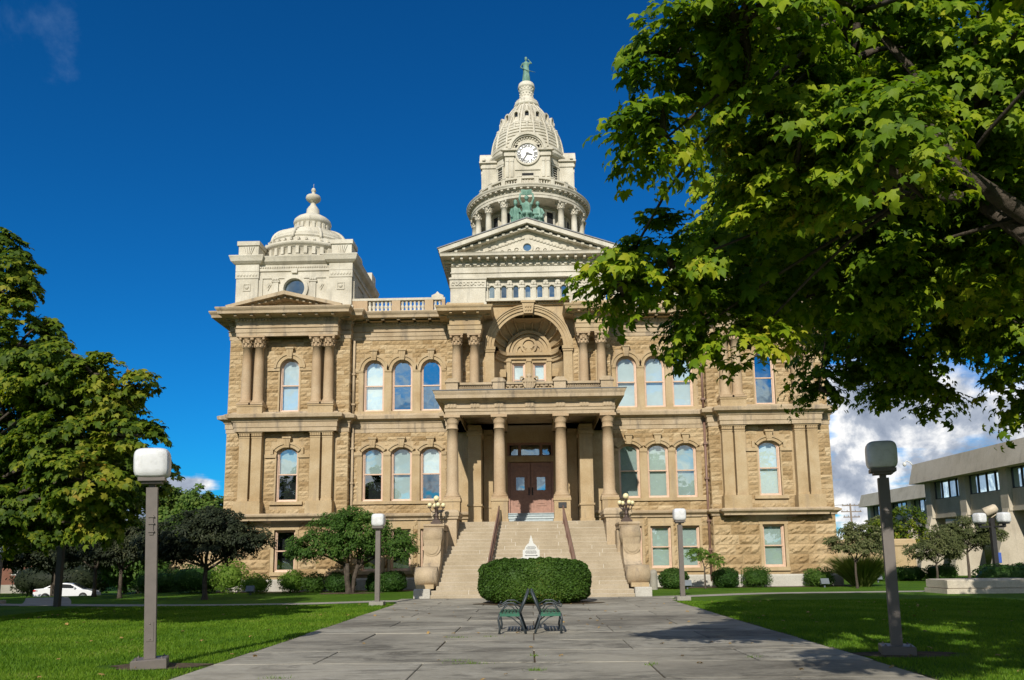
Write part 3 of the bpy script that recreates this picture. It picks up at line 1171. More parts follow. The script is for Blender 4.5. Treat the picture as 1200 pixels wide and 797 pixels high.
for sgn in (-1, 1):
    root = MB()
    cx = PC + .05 if sgn < 0 else SX(-PC - .05)
    hw = 3.42
    y0, y1 = 44.5, 51.3
    xa, xb = cx - hw, cx + hw
    zt = 19.25
    mb = root
    panel(mb, xa, xb, 15.9, zt, [(cx, 1.24, 17.05, 17.67, .62)], y0, .3)
    # lower half of the round window is closed by the sill block behind the pediment
    for q in (xa, xb):
        mb.add([(q, y0, 15.9), (q, y1, 15.9), (q, y1, zt), (q, y0, zt)], [(0, 1, 2, 3)])
    mb.add([(xa, y1, 15.9), (xb, y1, 15.9), (xb, y1, zt), (xa, y1, zt)], [(0, 1, 2, 3)])
    path = [(xa, y1), (xa, y0), (xb, y0), (xb, y1)]
    mb.sweep(path, [(0, 16.0), (.12, 16.0), (.12, 16.55), (.05, 16.62), (0, 16.62)])
    mb.sweep(path, [(0, 18.32), (.06, 18.32), (.06, 18.50), (.02, 18.52), (.02, 18.72), (.1, 18.76), (.1, 18.92), (.04, 18.94), (.04, 19.16), (.1, 19.20), (.24, 19.32), (.30, 19.50), (.34, 19.60), (.30, 19.64), (-.4, 19.70)])
    mb.along(path, .04, .12, 18.96, 19.04, .07, .14)
    # corner piers, slender pilasters, square and diamond reliefs
    for q in (-1, 1):
        px = cx + q * (hw - .62)
        for (yy, ww) in ((y0, 1),):
            mb.box(px - .66, px + .66, y0 - .16, y0 + .02, 16.6, 18.30)
            mb.box(px - .70, px + .70, y0 - .20, y0 + .02, 18.30, 18.72)
            for u in range(7):
                mb.ell((px - .54 + u * .18, y0 - .2, 18.50), (.075, .04, .09), 8, 5)
            mb.box(px - .70, px + .70, y0 - .2, y0 + .02, 18.74, 19.20)
            mb.sweep([(px - .72, y0), (px - .72, y0 - .2), (px + .72, y0 - .2), (px + .72, y0)], [(0, 19.16), (.08, 19.20), (.22, 19.32), (.28, 19.52), (.32, 19.62), (.30, 19.66), (-.1, 19.68)])
            mb.archring(px, 17.75, .24, .32, y0 - .20, y0 - .15, math.pi / 4, 2 * math.pi + math.pi / 4, 4)
            mb.ell((px, y0 - .17, 17.75), (.12, .06, .12), 8, 6)
            # blocks over the corners with fluted faces
            mb.box(px - .60, px + .60, y0 - .1, y0 + 1.1, 19.66, 20.38)
            mb.box(px - .68, px + .68, y0 - .18, y0 + 1.18, 20.38, 20.64)
            for u in range(5):
                mb.prism([(px - .3 + u * .15 - .05, 20.30), (px - .3 + u * .15 + .05, 20.30), (px - .15 + u * .07 + .02, 19.80), (px - .15 + u * .07 - .02, 19.80)], y0 - .15, y0 - .08)
        for off, kind in ((1.32, 'pil'), (2.2, 'none')):
            pass
        sx = cx + q * 1.12
        mb.box(sx - .17, sx + .17, y0 - .1, y0 + .02, 16.6, 18.32)
        mb.box(sx - .24, sx + .24, y0 - .14, y0 + .02, 18.08, 18.16)
        for u in (-.14, 0, .14):
            mb.ell((sx + u, y0 - .12, 18.24), (.08, .05, .08), 8, 5)
        sx = cx + q * 2.03
        mb.box(sx - .13, sx + .13, y0 - .07, y0 + .02, 16.6, 18.32)
        octa_relief(mb, cx + q * 1.58, y0, 17.93, .19, .36)
    # side wall piers seen in perspective
    for xs, sd in ((xb, 1), (xa, -1)):
        for yy in (y0 + .6, y0 + 3.4, y1 - .6):
            mb.box(min(xs, xs + sd * .14), max(xs, xs + sd * .14), yy - .5, yy + .5, 16.6, 18.30)
        for yy in (y1 - .9,):
            mb.box(xs - .6, xs + .1, yy - .6, yy + .6, 19.66, 20.60)
    mb.archring(cx, 17.67, .63, .84, y0 - .12, y0 + .05, 0, 2 * math.pi, 28)
    mb.prism([(cx - .16, 18.62), (cx + .16, 18.62), (cx + .2, 18.90), (cx - .2, 18.90)], y0 - .16, y0)
    # roof slab
    mb.add([(xa, y0, 19.66), (xb, y0, 19.66), (xb, y1, 19.66), (xa, y1, 19.66)], [(0, 1, 2, 3)])
    tower = root.build('corner_tower', 'limestone_white', CH)
    w = MB()
    w.add([(cx + .64 * math.cos(a), y0 + .14, 17.67 + .64 * math.sin(a)) for a in [2 * math.pi * i / 28 for i in range(28)]], [tuple(range(28))])
    w.build('round_window', 'glass_mirror', tower)
    # dome
    dm = MB()
    cy = 47.9
    dm.lathe([(3.05, 19.3), (3.05, 19.9), (3.1, 19.95), (3.1, 20.0)], (cx, cy, 0), 40)
    dm.lathe([(2.95, 19.95), (2.95, 20.55), (3.14, 20.62), (3.22, 20.72), (3.22, 20.82), (3.0, 20.92), (2.85, 20.95)], (cx, cy, 0), 48)
    for i in range(40):
        a = 2 * math.pi * i / 40
        T = Matrix.Translation((cx, cy, 0)) @ Matrix.Rotation(a, 4, 'Z')
        dm.box(2.9, 3.12, -.1, .1, 20.05, 20.5, 0, T)
        dm.box(2.7, 2.98, -.06, .06, 20.98, 21.14, 0, T)
    prf = [(2.78, 20.95), (2.76, 21.2), (2.72, 21.2)]
    for t in range(7):
        a = t / 6 * R(58)
        rr, zz_ = 2.72 * math.cos(a) * 1.0, 21.2 + 1.36 * math.sin(a)
        prf += [(rr, zz_), (rr - .02, zz_ + .09), (rr - .13, zz_ + .10)]
    prf += [(1.1, 22.4)]
    dm.lathe(prf, (cx, cy, 0), 40, smooth=False)
    for i in range(10):
        a = 2 * math.pi * (i + .25) / 10
        dm.tube([(cx + (2.74 * math.cos(t)) * math.cos(a), cy + (2.74 * math.cos(t)) * math.sin(a), 21.22 + 1.40 * math.sin(t)) for t in [R(60) * j / 8 for j in range(9)]], .10, 6)
    dm.lathe([(1.2, 22.2), (1.2, 22.42), (1.05, 22.47), (1.05, 23.0), (1.15, 23.06), (1.2, 23.2), (1.16, 23.36), (1.0, 23.52), (.74, 23.68), (.5, 23.8), (.44, 23.84)], (cx, cy, 0), 32)
    for i in range(20):
        T = Matrix.Translation((cx, cy, 0)) @ Matrix.Rotation(2 * math.pi * i / 20, 4, 'Z')
        dm.box(1.0, 1.15, -.09, .09, 22.5, 22.98, 0, T)
    dmo = dm.build('small_dome', 'limestone_white', tower)
    fn = MB()
    fn.lathe([(.44, 23.78), (.40, 24.2), (.3, 24.36), (.18, 24.52), (.14, 24.7), (.3, 24.76), (.46, 24.9), (.48, 25.02), (.44, 25.14), (.26, 25.24), (.12, 25.3), (.10, 25.46), (.16, 25.5), (.12, 25.66), (.03, 25.74), (0, 25.74)], (cx, cy, 0), 24)
    fn.tube([(cx, cy, 25.7), (cx, cy, 26.0)], .012, 5)
    fn.build('finial', 'limestone_white', tower)

# ------------------------------------------------------------------ centre: column pairs, niche, attic
c3 = col_mesh(3.75, .27).mesh('column', 'sandstone_column')
for sgn in (-1, 1):
    mb = MB()
    xs = (3.1 * sgn, 4.1 * sgn)
    for x in xs:
        link('column', c3, CH, (x, 43.35 - 44, 10.55))
    a, b = sorted((2.74 * sgn, 4.46 * sgn))
    yf = 43.02
    mb.box(a - .05, b + .05, 42.95, YC, 10.05, 10.55)
    path = [(a, YC + .3), (a, yf), (b, yf), (b, YC + .3)]
    mb.sweep(path, [(-.1, 14.3), (.06, 14.3), (.06, 14.5), (.10, 14.52), (.10, 14.74), (.15, 14.78), (.02, 14.84), (.02, 15.2), (.08, 15.22),
                    (.12, 15.36), (.3, 15.4), (.34, 15.44), (.66, 15.46), (.68, 15.6), (.74, 15.68), (.76, 15.76), (-.3, 15.8)])
    mb.add([(a, yf, 14.3), (b, yf, 14.3), (b, YC, 14.3), (a, YC, 14.3)], [(0, 1, 2, 3)])
    mb.add([(a, yf, 15.8), (b, yf, 15.8), (b, YC, 15.8), (a, YC, 15.8)], [(0, 1, 2, 3)])
    mb.along(path, .03, .16, 15.24, 15.36, .09, .18)
    mb.along(path, .08, .55, 15.35, 15.455, .14, .72)
    for x in xs:
        mb.box(x - .26, x + .26, YC - .1, YC + .02, 10.5, 14.3)
    # plain corner block above
    mb.box(a - .25, b + .2, 43.3, 44.6, 15.8, 16.2)
    # outer quoin strip and impost pilaster
    xi = sorted((2.0 * sgn, 2.52 * sgn))
    mb.box(xi[0], xi[1], YC - .16, YC + .05, 10.5, 13.5)
    mb.box(xi[0] - .04, xi[1] + .04, YC - .22, YC + .05, 13.5, 13.62)
    mb.box(xi[0] - .07, xi[1] + .07, YC - .27, YC + .05, 13.62, 13.8)
    mb.build('column_entablature', 'sandstone_trim', CH)

mb = MB()
mb.archring(0, 13.75, 2.02, 2.2, YC - .10, YC + .02, n=40)
mb.archring(0, 13.75, 2.2, 2.36, YC - .18, YC + .05, n=40)
mb.archring(0, 13.75, 2.36, 2.46, YC - .24, YC + .05, n=40)
mb.archring(0, 13.75, 2.46, 2.54, YC - .30, YC + .05, n=40)
mb.prism([(-.26, 15.72), (.26, 15.72), (.36, 16.38), (-.36, 16.38)], YC - .42, YC)
mb.box(-.42, .42, YC - .48, YC, 16.36, 16.48)
for q in (-.14, 0, .14):
    for zq in (15.9, 16.12):
        mb.ell((q, YC - .43, zq), (.06, .05, .08), 8, 6)
mb.box(-2.7, 2.7, YC - .14, YC, 16.3, 16.6)
for i in range(25):
    mb.ell((-2.5 + i * .208, YC - .15, 16.45), (.085, .05, .07), 8, 5)
arch = mb.build('niche_arch', 'sandstone_trim', CH)
# niche: curved wall + shell half dome
nm = MB()
r = 2.05
n = 40
vs, fs = [], []
for j in range(2):
    for i in range(n + 1):
        a = math.pi * i / n
        vs.append((r * math.cos(a), YC + r * math.sin(a), 10.2 if j == 0 else 13.85))
for i in range(n):
    fs.append((i, i + 1, n + 2 + i, n + 1 + i))
nm.add(vs, fs, 0, True)
# entablature that follows the curve
for (ra, rb, za, zb) in ((2.05, 1.93, 13.25, 13.45), (2.05, 1.86, 13.45, 13.6), (2.05, 1.74, 13.6, 13.78), (2.05, 1.80, 13.78, 13.86)):
    vs, fs = [], []
    for i in range(n + 1):
        a = math.pi * i / n
        for rr, z in ((ra, za), (rb, za), (rb, zb), (ra, zb)):
            vs.append((rr * math.cos(a), YC + rr * math.sin(a), z))
    for i in range(n):
        for k in range(3):
            fs.append((i * 4 + k, i * 4 + k + 1, i * 4 + 4 + k + 1, i * 4 + 4 + k))
    nm.add(vs, fs)
# shell: fluted quarter sphere
vs, fs = [], []
na, nb = 96, 14
for j in range(nb + 1):
    ph = j / nb * math.pi / 2                    # 0 at the rim (arch plane), 90 at the back
    for i in range(na + 1):
        a = math.pi * i / na
        fl = abs(math.sin(a * 5.5 + .0))
        rr = r * (1 + .05 * fl * math.cos(ph) ** .5)
        x = rr * math.cos(a) * math.cos(ph * .98)
        z = rr * math.sin(a) * math.cos(ph * .98)
        vs.append((x, YC + r * math.sin(ph), 13.78 + z))
for j in range(nb):
    for i in range(na):
        fs.append((j * (na + 1) + i, j * (na + 1) + i + 1, (j + 1) * (na + 1) + i + 1, (j + 1) * (na + 1) + i))
nm.add(vs, fs, 0, True)
for k in range(12):                               # ribs of the shell
    a = math.pi * k / 11
    pts = []
    for j in range(11):
        ph = j / 10 * R(62)
        pts.append((r * .985 * math.cos(a) * math.cos(ph), YC + r * math.sin(ph) * .985, 13.78 + r * .985 * math.sin(a) * math.cos(ph)))
    nm.tube(pts, [.07 - .003 * j for j in range(11)], 6)
niche = nm.build('niche', 'sandstone_trim', CH)
# window block at the back of the niche
nb_ = MB()
yb = 45.75
panel(nb_, -1.32, 1.32, 10.3, 13.58, [(-.62, .78, 11.2, 13.23, 0), (.62, .78, 11.2, 13.23, 0)], yb, .3)
for x in (-1.22, 0, 1.22):
    nb_.box(x - .12, x + .12, yb - .1, yb + .02, 10.6, 13.28)
    nb_.box(x - .16, x + .16, yb - .15, yb + .02, 13.28, 13.42)
nb_.box(-1.4, 1.4, yb - .12, yb + .05, 13.42, 13.62)
nb_.box(-1.5, 1.5, yb - .3, yb + .05, 13.62, 13.80)
# lunette
nb_.archring(0, 13.83, 1.18, 1.36, yb - .16, yb + .1, n=28)
nb_.archring(0, 13.83, .98, 1.10, yb - .08, yb + .1, n=28)
nb_.prism([(1.2 * math.cos(a), 13.83 + 1.2 * math.sin(a)) for a in [math.pi * i / 28 for i in range(29)]], yb, yb + .2)
nb_.archring(0, 14.26, .36, .5, yb - .14, yb + .05, 0, 2 * math.pi, 24)
nb_.ell((0, yb, 14.26), (.34, .1, .34), 16, 8)
nb_.archring(-.42, 13.98, .26, .36, yb - .1, yb + .05, R(20), R(200), 12)
nb_.archring(.42, 13.98, .26, .36, yb - .1, yb + .05, R(-20), R(160), 12)
nb_.prism([(-.2, 13.84), (.2, 13.84), (.08, 14.08), (0, 14.26), (-.08, 14.08)], yb - .2, yb)
for q in (-1, 1):                                 # scroll steps at the flanks of the niche
    for k in range(3):
        nb_.archring(q * 1.62, 10.95, .36 - .1 * k, .44 - .1 * k, yb - .7 - .03 * k, yb - .2, 0, math.pi, 14)
    nb_.prism([(q * (1.36), 12.3), (q * 1.7, 12.3), (q * 1.78, 12.75), (q * 1.36, 12.75)], yb - .4, yb)
    nb_.box(min(q * 1.45, q * 1.75), max(q * 1.45, q * 1.75), yb - .34, yb, 11.5, 12.2)
nb_.build('niche_window_wall', 'sandstone_trim', CH)
for x in (-.62, .62):
    window(x, yb, 11.2, .78, 2.03, 0, 'fullp')

# ---- attic with its row of small windows, frieze, pediment
at = MB()
ya = 43.95
sm = [(-1.32 + .44 * 0 + k * .70 - .78, .30, 16.72, 17.28, .15) for k in range(7)]
sm = [(-2.1 + k * .70 + .0, .30, 16.72, 17.30, .15) for k in range(7)]
panel(at, -2.5, 2.5, 16.5, 17.85, sm, ya + .12, .22)
for k in range(8):
    x = -2.45 + k * .70
    at.box(x - .13, x + .13, ya - .02, ya + .14, 16.6, 17.3)
    at.box(x - .17, x + .17, ya - .06, ya + .14, 17.3, 17.42)
    for q in (-.09, .09):
        at.ell((x + q, ya - .05, 17.5), (.1, .06, .09), 8, 5)
    at.ell((x, ya - .05, 17.62), (.16, .06, .1), 8, 5)
for s in sm:
    at.archring(s[0], s[3], .15, .22, ya + .04, ya + .14, n=10)
at.box(-2.6, 2.6, ya - .08, ya + .1, 16.48, 16.62)
for q in (-1, 1):
    a, b = sorted((q * 2.46, q * 4.5))
    at.box(a, b, ya - .22, ya + 1, 16.2, 17.25)
    at.box(a - .06, b + .06, ya - .3, ya + 1, 16.2, 16.36)
    at.box(a - .04, b + .04, ya - .26, ya + 1, 17.25, 17.75)
    at.box(a - .08, b + .08, ya - .32, ya + 1, 17.75, 17.85)
    for i in range(9):
        x = a + .15 + i * (b - a - .3) / 8
        at.archring(x, 17.5, .06, .115, ya - .31, ya - .24, R(30 + 180 * (i % 2)), R(300 + 180 * (i % 2)), 10)
hx = 4.42
pa = [(-hx, 56), (-hx, ya - .16), (hx, ya - .16), (hx, 56)]
at.sweep(pa, [(-.3, 17.84), (.08, 17.84), (.08, 17.9), (.02, 17.92), (.02, 18.12), (.08, 18.14), (.08, 18.2), (.04, 18.22), (.04, 18.5), (.1, 18.53), (.02, 18.56),
              (.02, 18.78), (.08, 18.8), (.1, 18.95), (.14, 18.98), (.62, 19.0), (.64, 19.12), (.68, 19.18), (-.3, 19.2)])
at.along(pa[1:3], .01, .1, 18.62, 18.76, .24, .40)
at.along(pa, .06, .5, 18.84, 18.99, .14, .48)
sl = (20.92 - 19.18) / 5.1
yl = ya - .84
at.prism([(-5.1, 19.18), (0, 20.92), (5.1, 19.18), (5.1, 19.32), (5.16, 19.4), (0, 21.16), (-5.16, 19.4), (-5.1, 19.32)], yl, 56.5)
at.prism([(-4.75, 19.2), (0, 20.80), (4.75, 19.2), (4.6, 19.2), (0, 20.68), (-4.6, 19.2)], yl + .28, 46)
tym = [(-4.5, 19.19), (4.5, 19.19), (0, 20.75)]
at.prism(tym, ya - .2, 46)
for i in range(-9, 10):
    x = i * .46
    zt = 20.86 - abs(x) * sl
    at.box(x - .08, x + .08, yl + .2, ya - .2, zt - .16, zt - .02)
for q in (-1, 1):                                 # carved edging and scrolls of the tympanum
    for i in range(14):
        x = q * (.25 + i * .19)
        zt = 20.28 - abs(x) * sl
        at.ell((x, ya - .22, zt), (.12, .05, .07), 8, 5)
    for i in range(5):
        x = q * (.62 + i * .42)
        zr = max(.05, .24 - i * .045)
        at.archring(x, 19.25 + zr, zr * .55, zr, ya - .27, ya - .18, R(-90), R(200), 10)
        at.ell((x, ya - .23, 19.25 + zr), (zr * .35, .06, zr * .35), 8, 5)
at.archring(0, 19.62, .24, .36, ya - .34, ya - .15, 0, 2 * math.pi, 24)
at.archring(0, 19.62, .36, .44, ya - .28, ya - .15, 0, 2 * math.pi, 24)
attic = at.build('attic', 'limestone_white', CH)
for s in sm:
    w = MB()
    w.add([(s[0] + x, ya + .2, 16.72 + z) for x, z in win_outline(.3, .73, .15)], [tuple(range(15))])
    w.build('attic_window', 'glass_mirror', attic)
w = MB()
w.add([(.25 * math.cos(a), ya - .22, 19.62 + .25 * math.sin(a)) for a in [2 * math.pi * i / 20 for i in range(20)]], [tuple(range(20))])
w.build('round_window', 'glass_mirror', attic)
rf = MB()
rf.prism([(-5.2, 19.43), (0, 21.19), (5.2, 19.43), (5.22, 19.48), (0, 21.25), (-5.22, 19.48)], yl - .03, 56.5)
rf.build('attic_roof', 'metal_roof', attic)

# ------------------------------------------------------------------ clock tower
TX, TY = .13, 61.5
C0 = (TX, TY, 0)
mb = MB()
mb.box(TX - 5.4, TX + 5.4, 56.4, 67, 15.6, 22.5)
mb.lathe([(5.1, 22.4), (5.1, 25.0), (5.2, 25.1), (5.2, 25.3), (4.85, 25.4), (4.85, 25.55), (3.2, 25.6)], C0, 64, smooth=False)
base = mb.build('tower_base', 'limestone_white', CH)
mb = MB()
mb.lathe([(3.25, 25.55), (3.25, 26.6), (3.4, 26.65), (3.4, 26.8), (3.25, 26.85), (3.25, 29.2)], C0, 64)
for k in range(18):
    a = 2 * math.pi * (k + .5) / 18
    T = Matrix.Translation(C0) @ Matrix.Rotation(a - math.pi / 2, 4, 'Z')
    mb.box(3.2, 3.36, -.3, .3, 27.0, 28.6, 1, T)
    mb.box(3.2, 3.42, -.42, -.3, 26.9, 28.7, 0, T)
    mb.box(3.2, 3.42, .3, .42, 26.9, 28.7, 0, T)
    mb.box(3.2, 3.46, -.46, .46, 28.6, 28.75, 0, T)
mb.build('drum', ['limestone_white', 'interior'], CH)
cdm = col_mesh(3.55, .25).mesh('drum_column', 'limestone_white')
for k in range(18):
    a = -math.pi / 2 + R(15) + 2 * math.pi * k / 18
    if k in (0, 16 + 1) and False:
        continue
    dd = abs((math.degrees(a) + 90 + 180) % 360 - 180)
    if dd < 16:
        continue
    link('drum_column', cdm, CH, (TX + 4.42 * math.cos(a), TY - 44 + 4.42 * math.sin(a), 25.55), a)
mb = MB()
mb.lathe([(3.2, 29.1), (4.7, 29.1), (4.7, 29.3), (4.74, 29.32), (4.74, 29.5), (4.78, 29.52), (4.62, 29.56), (4.62, 29.66), (4.72, 29.68), (4.74, 29.76), (4.8, 29.8), (5.02, 29.82), (5.04, 29.9), (5.1, 29.98), (5.12, 30.04), (5.06, 30.1), (4.2, 30.2), (3.0, 30.25)], C0, 96, smooth=False)
for k in range(96):
    T = Matrix.Translation(C0) @ Matrix.Rotation(2 * math.pi * k / 96, 4, 'Z')
    mb.box(4.6, 4.7, -.07, .07, 29.57, 29.66, 0, T)
for k in range(60):
    T = Matrix.Translation(C0) @ Matrix.Rotation(2 * math.pi * k / 60, 4, 'Z')
    mb.box(4.7, 4.98, -.09, .09, 29.7, 29.815, 0, T)
mb.build('drum_entablature', 'limestone_white', CH)
# balustrade of the drum
mb = MB()
for (r0, r1, z0, z1) in ((3.95, 4.25, 30.2, 30.42), (3.95, 4.27, 30.86, 31.0)):
    mb.lathe([(r0, z0), (r1, z0), (r1, z0), (r1, z1), (r1, z1), (r0, z1), (r0, z1), (r0, z0)], C0, 72, smooth=False)
for k in range(20):
    T = Matrix.Translation(C0) @ Matrix.Rotation(-math.pi / 2 + 2 * math.pi * (k + .5) / 20, 4, 'Z')
    mb.box(3.93, 4.29, -.17, .17, 30.2, 31.0, 0, T)
    mb.box(3.9, 4.32, -.2, .2, 31.0, 31.08, 0, T)
tb = mb.build('drum_balustrade', 'limestone_white', CH)
mb = MB()
for k in range(20):
    for j in range(5):
        a = -math.pi / 2 + 2 * math.pi * (k + .5) / 20 + 2 * math.pi / 20 * (j + 1) / 6
        mb.lathe([(.06, 30.42), (.05, 30.46), (.085, 30.56), (.05, 30.7), (.07, 30.86)], (TX + 4.1 * math.cos(a), TY + 4.1 * math.sin(a), 0), 8)
mb.build('balusters', 'limestone_white', tb)['kind'] = 'stuff'
# upper drum
mb = MB()
mb.lathe([(3.05, 30.2), (3.05, 30.9), (3.15, 30.95), (3.15, 31.1), (3.05, 31.15), (3.05, 33.0), (3.15, 33.05), (3.15, 33.2), (3.08, 33.25), (3.08, 33.55), (3.3, 33.65), (3.42, 33.8), (3.42, 33.95), (3.1, 34.05), (3.1, 34.3), (3.16, 34.35), (3.16, 34.55), (3.0, 34.6)], C0, 64, smooth=False)
for k in range(4):
    for da in (-.38, 0, .38):
        a = math.pi / 4 + k * math.pi / 2 + da
        T = Matrix.Translation(C0) @ Matrix.Rotation(a, 4, 'Z')
        mb.box(3.0, 3.09, -.26, .26, 31.4, 32.7, 1, T)
        mb.box(3.0, 3.16, -.40, -.26, 31.3, 32.8, 0, T)
        mb.box(3.0, 3.16, .26, .40, 31.3, 32.8, 0, T)
        mb.box(3.0, 3.2, -.44, .44, 32.8, 32.95, 0, T)
        for z in (31.5, 31.7, 31.9, 32.1, 32.3, 32.5):
            mb.box(3.0, 3.13, -.26, .26, z, z + .05, 0, T)
upper = mb.build('upper_drum', ['limestone_white', 'interior'], CH)
# clock bays, one per side
numerals = ['XII', 'I', 'II', 'III', 'IV', 'V', 'VI', 'VII', 'VIII', 'IX', 'X', 'XI']


def text_polys(txt, size):
    cu = bpy.data.curves.new('t', 'FONT')
    cu.body = txt
    cu.size = size
    cu.align_x = 'CENTER'
    cu.align_y = 'CENTER'
    cu.resolution_u = 2
    cu.offset = .012
    ob = bpy.data.objects.new('t', cu)
    COL.objects.link(ob)
    me = ob.to_mesh()
    vs = [(v.co.x, v.co.y) for v in me.vertices]
    fs = [tuple(p.vertices) for p in me.polygons]
    ob.to_mesh_clear()
    bpy.data.objects.remove(ob)
    bpy.data.curves.remove(cu)
    return vs, fs


def clock_parts():
    """local: clock bay facing -Y with y=0 at the tower axis"""
    b = MB()
    yf = -3.62
    for q in (-1, 1):
        x = q * 1.42
        b.box(x - .42, x + .42, yf - .12, -2.5, 30.3, 31.2)
        b.box(x - .36, x + .36, yf - .06, -2.5, 31.2, 33.0)
        for u in (-.18, .18):
            b.box(x + u - .11, x + u + .11, yf - .14, yf, 31.25, 32.75)
            b.box(x + u - .13, x + u + .13, yf - .17, yf, 32.55, 32.8)
        b.box(x - .44, x + .44, yf - .18, -2.5, 33.0, 33.22)
        b.box(x - .40, x + .40, yf - .12, -2.5, 33.22, 33.42)
        b.box(x - .56, x + .56, yf - .30, -2.5, 33.42, 33.56)
        b.box(x - .5, x + .5, yf - .26, -2.5, 33.56, 33.62)
    b.box(-1.1, 1.1, yf, -2.5, 30.3, 34.0)
    b.box(-.55, .55, yf - .1, yf + .2, 31.25, 31.35)
    b.box(-.45, .45, yf - .03, yf + .2, 31.36, 31.6, 1)
    b.box(-1.0, 1.0, yf - .08, yf + .2, 31.85, 31.95)
    zc = 33.22
    b.prism([(1.5 * math.cos(a), zc + .25 + 1.5 * math.sin(a)) for a in [math.pi * i / 28 for i in range(29)]], yf + .0, -2.0)
    b.archring(0, zc + .25, 1.28, 1.5, yf - .3, -1.4, n=32)
    b.archring(0, zc + .25, 1.18, 1.3, yf - .18, -2, n=32)
    for i in range(15):
        a = math.pi * (i + .5) / 15
        b.ell((1.09 * math.cos(a), yf - .03, zc + .25 + 1.09 * math.sin(a)), (.1, .06, .1), 8, 5)
    for q in (-1, 1):
        b.archring(q * 1.62, zc + .5, .1, .2, yf - .12, yf + .1, 0, 2 * math.pi, 12)
        b.prism([(q * 1.45, zc + .35), (q * 2.1, zc + .35), (q * 1.75, zc + .5), (q * 1.5, zc + .85)], yf - .05, yf + .2)
    b.archring(0, zc, .84, .98, yf - .14, yf + .05, 0, 2 * math.pi, 40)
    f = MB()
    f.prism([(.85 * math.cos(a), zc + .85 * math.sin(a)) for a in [2 * math.pi * i / 40 for i in range(40)]], yf - .06, yf)
    k = MB()
    for i, t in enumerate(numerals):
        a = math.pi / 2 - 2 * math.pi * i / 12
        vs, fs = text_polys(t, .36)
        rot = a - math.pi / 2
        c, s_ = math.cos(rot), math.sin(rot)
        k.add([(.64 * math.cos(a) + x * c * 1.05 - y * s_, yf - .075, zc + .64 * math.sin(a) + x * s_ * 1.05 + y * c) for x, y in vs], fs)
    for i in range(60):
        a = 2 * math.pi * i / 60
        T = Matrix.Translation((0, 0, zc)) @ Matrix.Rotation(-a, 4, 'Y')
        k.box(.78, .82, yf - .075, yf - .06, -.012, .012, 0, T)
    h = MB()
    for ang, L, w in ((-62 - 41, .42, .055), (-214 + 360, .68, .04)):
        pass
    for deg, L, w in ((107, .44, .06), (213, .70, .045)):      # hour and minute hand, clockwise from XII
        T = Matrix.Translation((0, 0, zc)) @ Matrix.Rotation(R(deg), 4, 'Y')
        h.prism([(-w, -.12), (w, -.12), (w * .8, L * .8), (0, L), (-w * .8, L * .8)], yf - .11, yf - .09, 0, T)
    h.archring(0, zc, 0.0, .07, yf - .125, yf - .08, 0, 2 * math.pi, 14)
    return (b.mesh('clock_bay', ['limestone_white', 'interior']), f.mesh('clock_face', 'clock_white'), k.mesh('numerals', 'clock_black'), h.mesh('clock_hands', 'clock_black'))


cm = clock_parts()
for k in range(4):
    o = link('clock_bay', cm[0], CH, (TX, TY - 44, 0), k * math.pi / 2)
    link('clock_face', cm[1], o)
    link('numerals', cm[2], o)
    link('clock_hands', cm[3], o)
# main dome
pd = [(3.02, 34.5), (2.98, 34.9), (2.9, 35.45), (2.78, 36.0), (2.55, 36.6), (2.28, 37.15), (2.02, 37.65), (1.72, 38.2), (1.38, 38.72), (1.1, 39.05), (.95, 39.2)]


def dome_r(z):
    for (r0, z0), (r1, z1) in zip(pd[:-1], pd[1:]):
        if z0 <= z <= z1:
            return r0 + (r1 - r0) * (z - z0) / (z1 - z0)
    return pd[-1][0] if z > 39 else pd[0][0]


mb = MB()
prof = []
z = 34.5
while z < 36.6:                                   # stepped courses low down
    prof += [(dome_r(z), z), (dome_r(z) - .01, z + .17), (dome_r(z) - .16, z + .17), (dome_r(z + .25) - .10, z + .25)]
    z += .29
while z < 39.21:
    prof.append((dome_r(z) - .03, z))
    z += .15
prof.append((.9, 39.25))
mb.lathe(prof, C0, 64, smooth=False)
for i in range(16):
    a = -math.pi / 2 + 2 * math.pi * (i + .5) / 16
    for d in (0,):
        pts = [(TX + (dome_r(zq) + .02) * math.cos(a + d), TY + (dome_r(zq) + .02) * math.sin(a + d), zq) for zq in [34.5 + 4.75 * j / 14 for j in range(15)]]
        mb.tube(pts, [.10 - .045 * j / 14 for j in range(15)], 6)
        for j in range(14):
            zq = 36.2 + j * .2
            for dd in (-.2, .2):
                aa = a + dd / dome_r(zq) * .8
                mb.ell((TX + (dome_r(zq) + .02) * math.cos(aa), TY + (dome_r(zq) + .02) * math.sin(aa), zq), (.045, .045, .045), 6, 4)
# carved fan under each dormer
for i in range(16):
    a = -math.pi / 2 + 2 * math.pi * i / 16
    for j, zq in enumerate((36.55, 36.35, 36.2)):
        mb.ell((TX + dome_r(zq) * math.cos(a), TY + dome_r(zq) * math.sin(a), zq), (.17 - .04 * j, .17 - .04 * j, .14), 8, 6)
dome = mb.build('dome', 'limestone_white', CH)
dorm = MB()
dorm.archring(0, .78, .16, .27, -.2, .4, n=14)
dorm.box(-.27, -.16, -.2, .4, 0, .78)
dorm.box(.16, .27, -.2, .4, 0, .78)
dorm.box(-.30, .30, -.24, .4, -.09, 0)
dorm.prism([(x, z) for x, z in win_outline(.32, .94, .16)], .0, .3, 1)
dormm = dorm.mesh('dormer', ['limestone_white', 'car_glass'])
for i in range(16):
    a = -math.pi / 2 + 2 * math.pi * i / 16
    zq = 36.80
    rr = dome_r(zq + .55)
    o = link('dormer', dormm, dome, (TX + (rr - .06) * math.cos(a), TY - 44 + (rr - .06) * math.sin(a), zq), a + math.pi / 2)
mb = MB()
